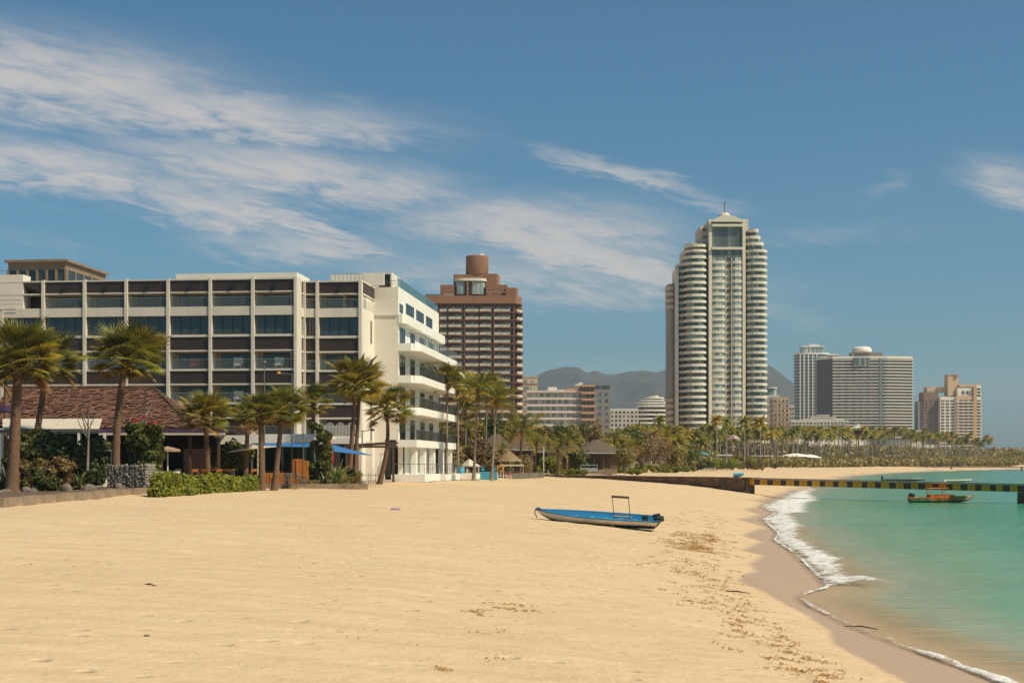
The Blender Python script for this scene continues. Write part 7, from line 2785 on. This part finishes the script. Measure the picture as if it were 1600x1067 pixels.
# ------------------------------------------------------------------ seaweed, twigs and crumbs on the sand
WEED = mat('dry_seaweed', (.28, .12, .030), .9, .3, 8, col2=(.48, .25, .07))
WEED_O = mat('orange_seaweed', (.50, .26, .05), .9, .3, 6)


def debris(name, pts, n, spread, size, m, seed):
    g = random.Random(seed)
    V_, Fc = [], []
    seg = [ground_px(*p) for p in pts]
    xs_, ys_ = [], []
    clump = 14
    for c_ in range(max(1, n // clump)):
        t = g.random() * (len(seg) - 1)
        i = int(t)
        f = t - i
        a, b = seg[i], seg[min(i + 1, len(seg) - 1)]
        sp = spread(t / (len(seg) - 1)) if callable(spread) else spread
        cx = a[0] + (b[0] - a[0]) * f + g.gauss(0, 1) * sp
        cy_ = a[1] + (b[1] - a[1]) * f + g.gauss(0, sp * .8)
        # wrack lies in short strings roughly along the tide line
        dl = math.hypot(b[0] - a[0], b[1] - a[1]) + 1e-6
        ux, uy = (b[0] - a[0]) / dl, (b[1] - a[1]) / dl
        th = g.gauss(0, .7)
        ux, uy = ux * math.cos(th) - uy * math.sin(th), ux * math.sin(th) + uy * math.cos(th)
        ln_ = sp * g.uniform(.1, .8)
        for _ in range(int(clump * g.uniform(.3, 1.7))):
            q = g.gauss(0, 1) * ln_
            xs_.append(cx + ux * q + g.gauss(0, .05 + sp * .06))
            ys_.append(cy_ + uy * q + g.gauss(0, .05 + sp * .06))
    zs2 = land_z(np.array(xs_), np.array(ys_), True)
    for x, y, z in zip(xs_, ys_, zs2):
        a = g.uniform(0, 6.28)
        L = size * g.uniform(.4, 1.8)
        w_ = L * g.uniform(.12, .4)
        c, s_ = math.cos(a), math.sin(a)
        lift = g.uniform(.004, .03)
        i = len(V_)
        mid = g.uniform(-.3, .3) * L
        for (u, v, hh) in ((-L / 2, -w_ / 2, .006), (-L / 2, w_ / 2, .006), (0, w_ / 2 + mid, lift + .01), (0, -w_ / 2 + mid, lift + .01), (L / 2, w_ / 3, .008), (L / 2, -w_ / 3, .008)):
            V_.append((x + u * c - v * s_, y + u * s_ + v * c, z + hh))
        Fc += [(i, i + 1, i + 2, i + 3), (i + 3, i + 2, i + 4, i + 5)]
    o = link(name, np_mesh(name, V_, Fc, m), None)
    stuff(o)
    return o


debris('seaweed', [(1088, 795), (1075, 830), (1062, 850), (1075, 870), (1068, 888), (1100, 905), (1115, 935), (1130, 955), (1190, 985), (1240, 1030), (1290, 1065)], 1700, lambda t: 1.0 - .6 * t, .075, WEED, 1)
debris('seaweed', [(1098, 835), (1082, 850), (1090, 862)], 2400, .6, .09, WEED_O, 2)
debris('seaweed', [(1105, 800), (1120, 830), (1100, 880), (1140, 930), (1215, 1000), (1262, 1062)], 1900, .40, .06, WEED_O, 3)
debris('seaweed', [(1000, 800), (1060, 815), (1110, 800)], 260, 1.4, .08, WEED_O, 4)
debris('beach_crumbs', [(60, 1000), (300, 960), (560, 1000), (800, 960), (1000, 1010)], 160, 3.2, .022, WEED, 5)
debris('beach_crumbs', [(40, 860), (400, 880), (700, 870), (1000, 890)], 150, 7.0, .04, WEED, 6)
debris('seaweed', [(770, 945), (800, 948), (770, 955)], 90, .5, .09, WEED_O, 7)
debris('seaweed', [(640, 1035), (700, 1060), (760, 985)], 60, .5, .06, WEED_O, 8)
# sticks
for i, (px, py, L, a, lab) in enumerate([(1345, 985, .95, -.75, 'dark stick lying at the water line in the lower right'), (232, 916, .28, .0, 'small dark stick on the open sand, left'), (1150, 926, .9, -.6, 'long dark twig on the sand beside the wet curve')]):
    if i == 0:
        x, y = sea_pt(px, py)
        z = .06
    else:
        x, y, z = ground_px(px, py)
    solo('stick', MB().tube([(-L / 2, 0, .02), (0, .04, .05), (L / 2, 0, .015)], [.012, .02, .010], 6), TEAK, lab, 'stick', (x, y, z), a, smooth=True)
x, y, z = ground_px(617, 797)
solo('cloth', rock_mesh(90, mat('lilac_cloth', (.26, .18, .34), .8), .25), PURPLE, 'crumpled dark purple cloth lying alone on the sand', 'cloth', (x, y, z + .03), 0)
bpy.data.objects['cloth'].scale = (.24, .14, .35)
for i, (px, py) in enumerate([(241, 917), (229, 996)]):
    x, y, z = ground_px(px, py)
    o = link('pebble', ROCKS[i], None, (x, y, z + .01), 0, .05)
    o['label'], o['category'] = ['small dark pebble at the end of the small stick on the open sand', 'small dark pebble on the bare sand near the bottom left'][i], 'pebble'

# ------------------------------------------------------------------ air
hz_m = bpy.data.materials.new('haze_air')
hz_m.use_nodes = True
ht = hz_m.node_tree
ht.nodes.clear()
ho = ht.nodes.new('ShaderNodeOutputMaterial')
pvol = ht.nodes.new('ShaderNodeVolumePrincipled')
pvol.inputs['Color'].default_value = (.80, .88, 1.0, 1)
pvol.inputs['Density'].default_value = HAZE
pvol.inputs['Anisotropy'].default_value = 0.1
ht.links.new(pvol.outputs[0], ho.inputs['Volume'])
hb = link('haze', MB().box(-8200, 8800, -200, 8300, -6.5, 440).mesh('haze', hz_m))
stuff(hb)
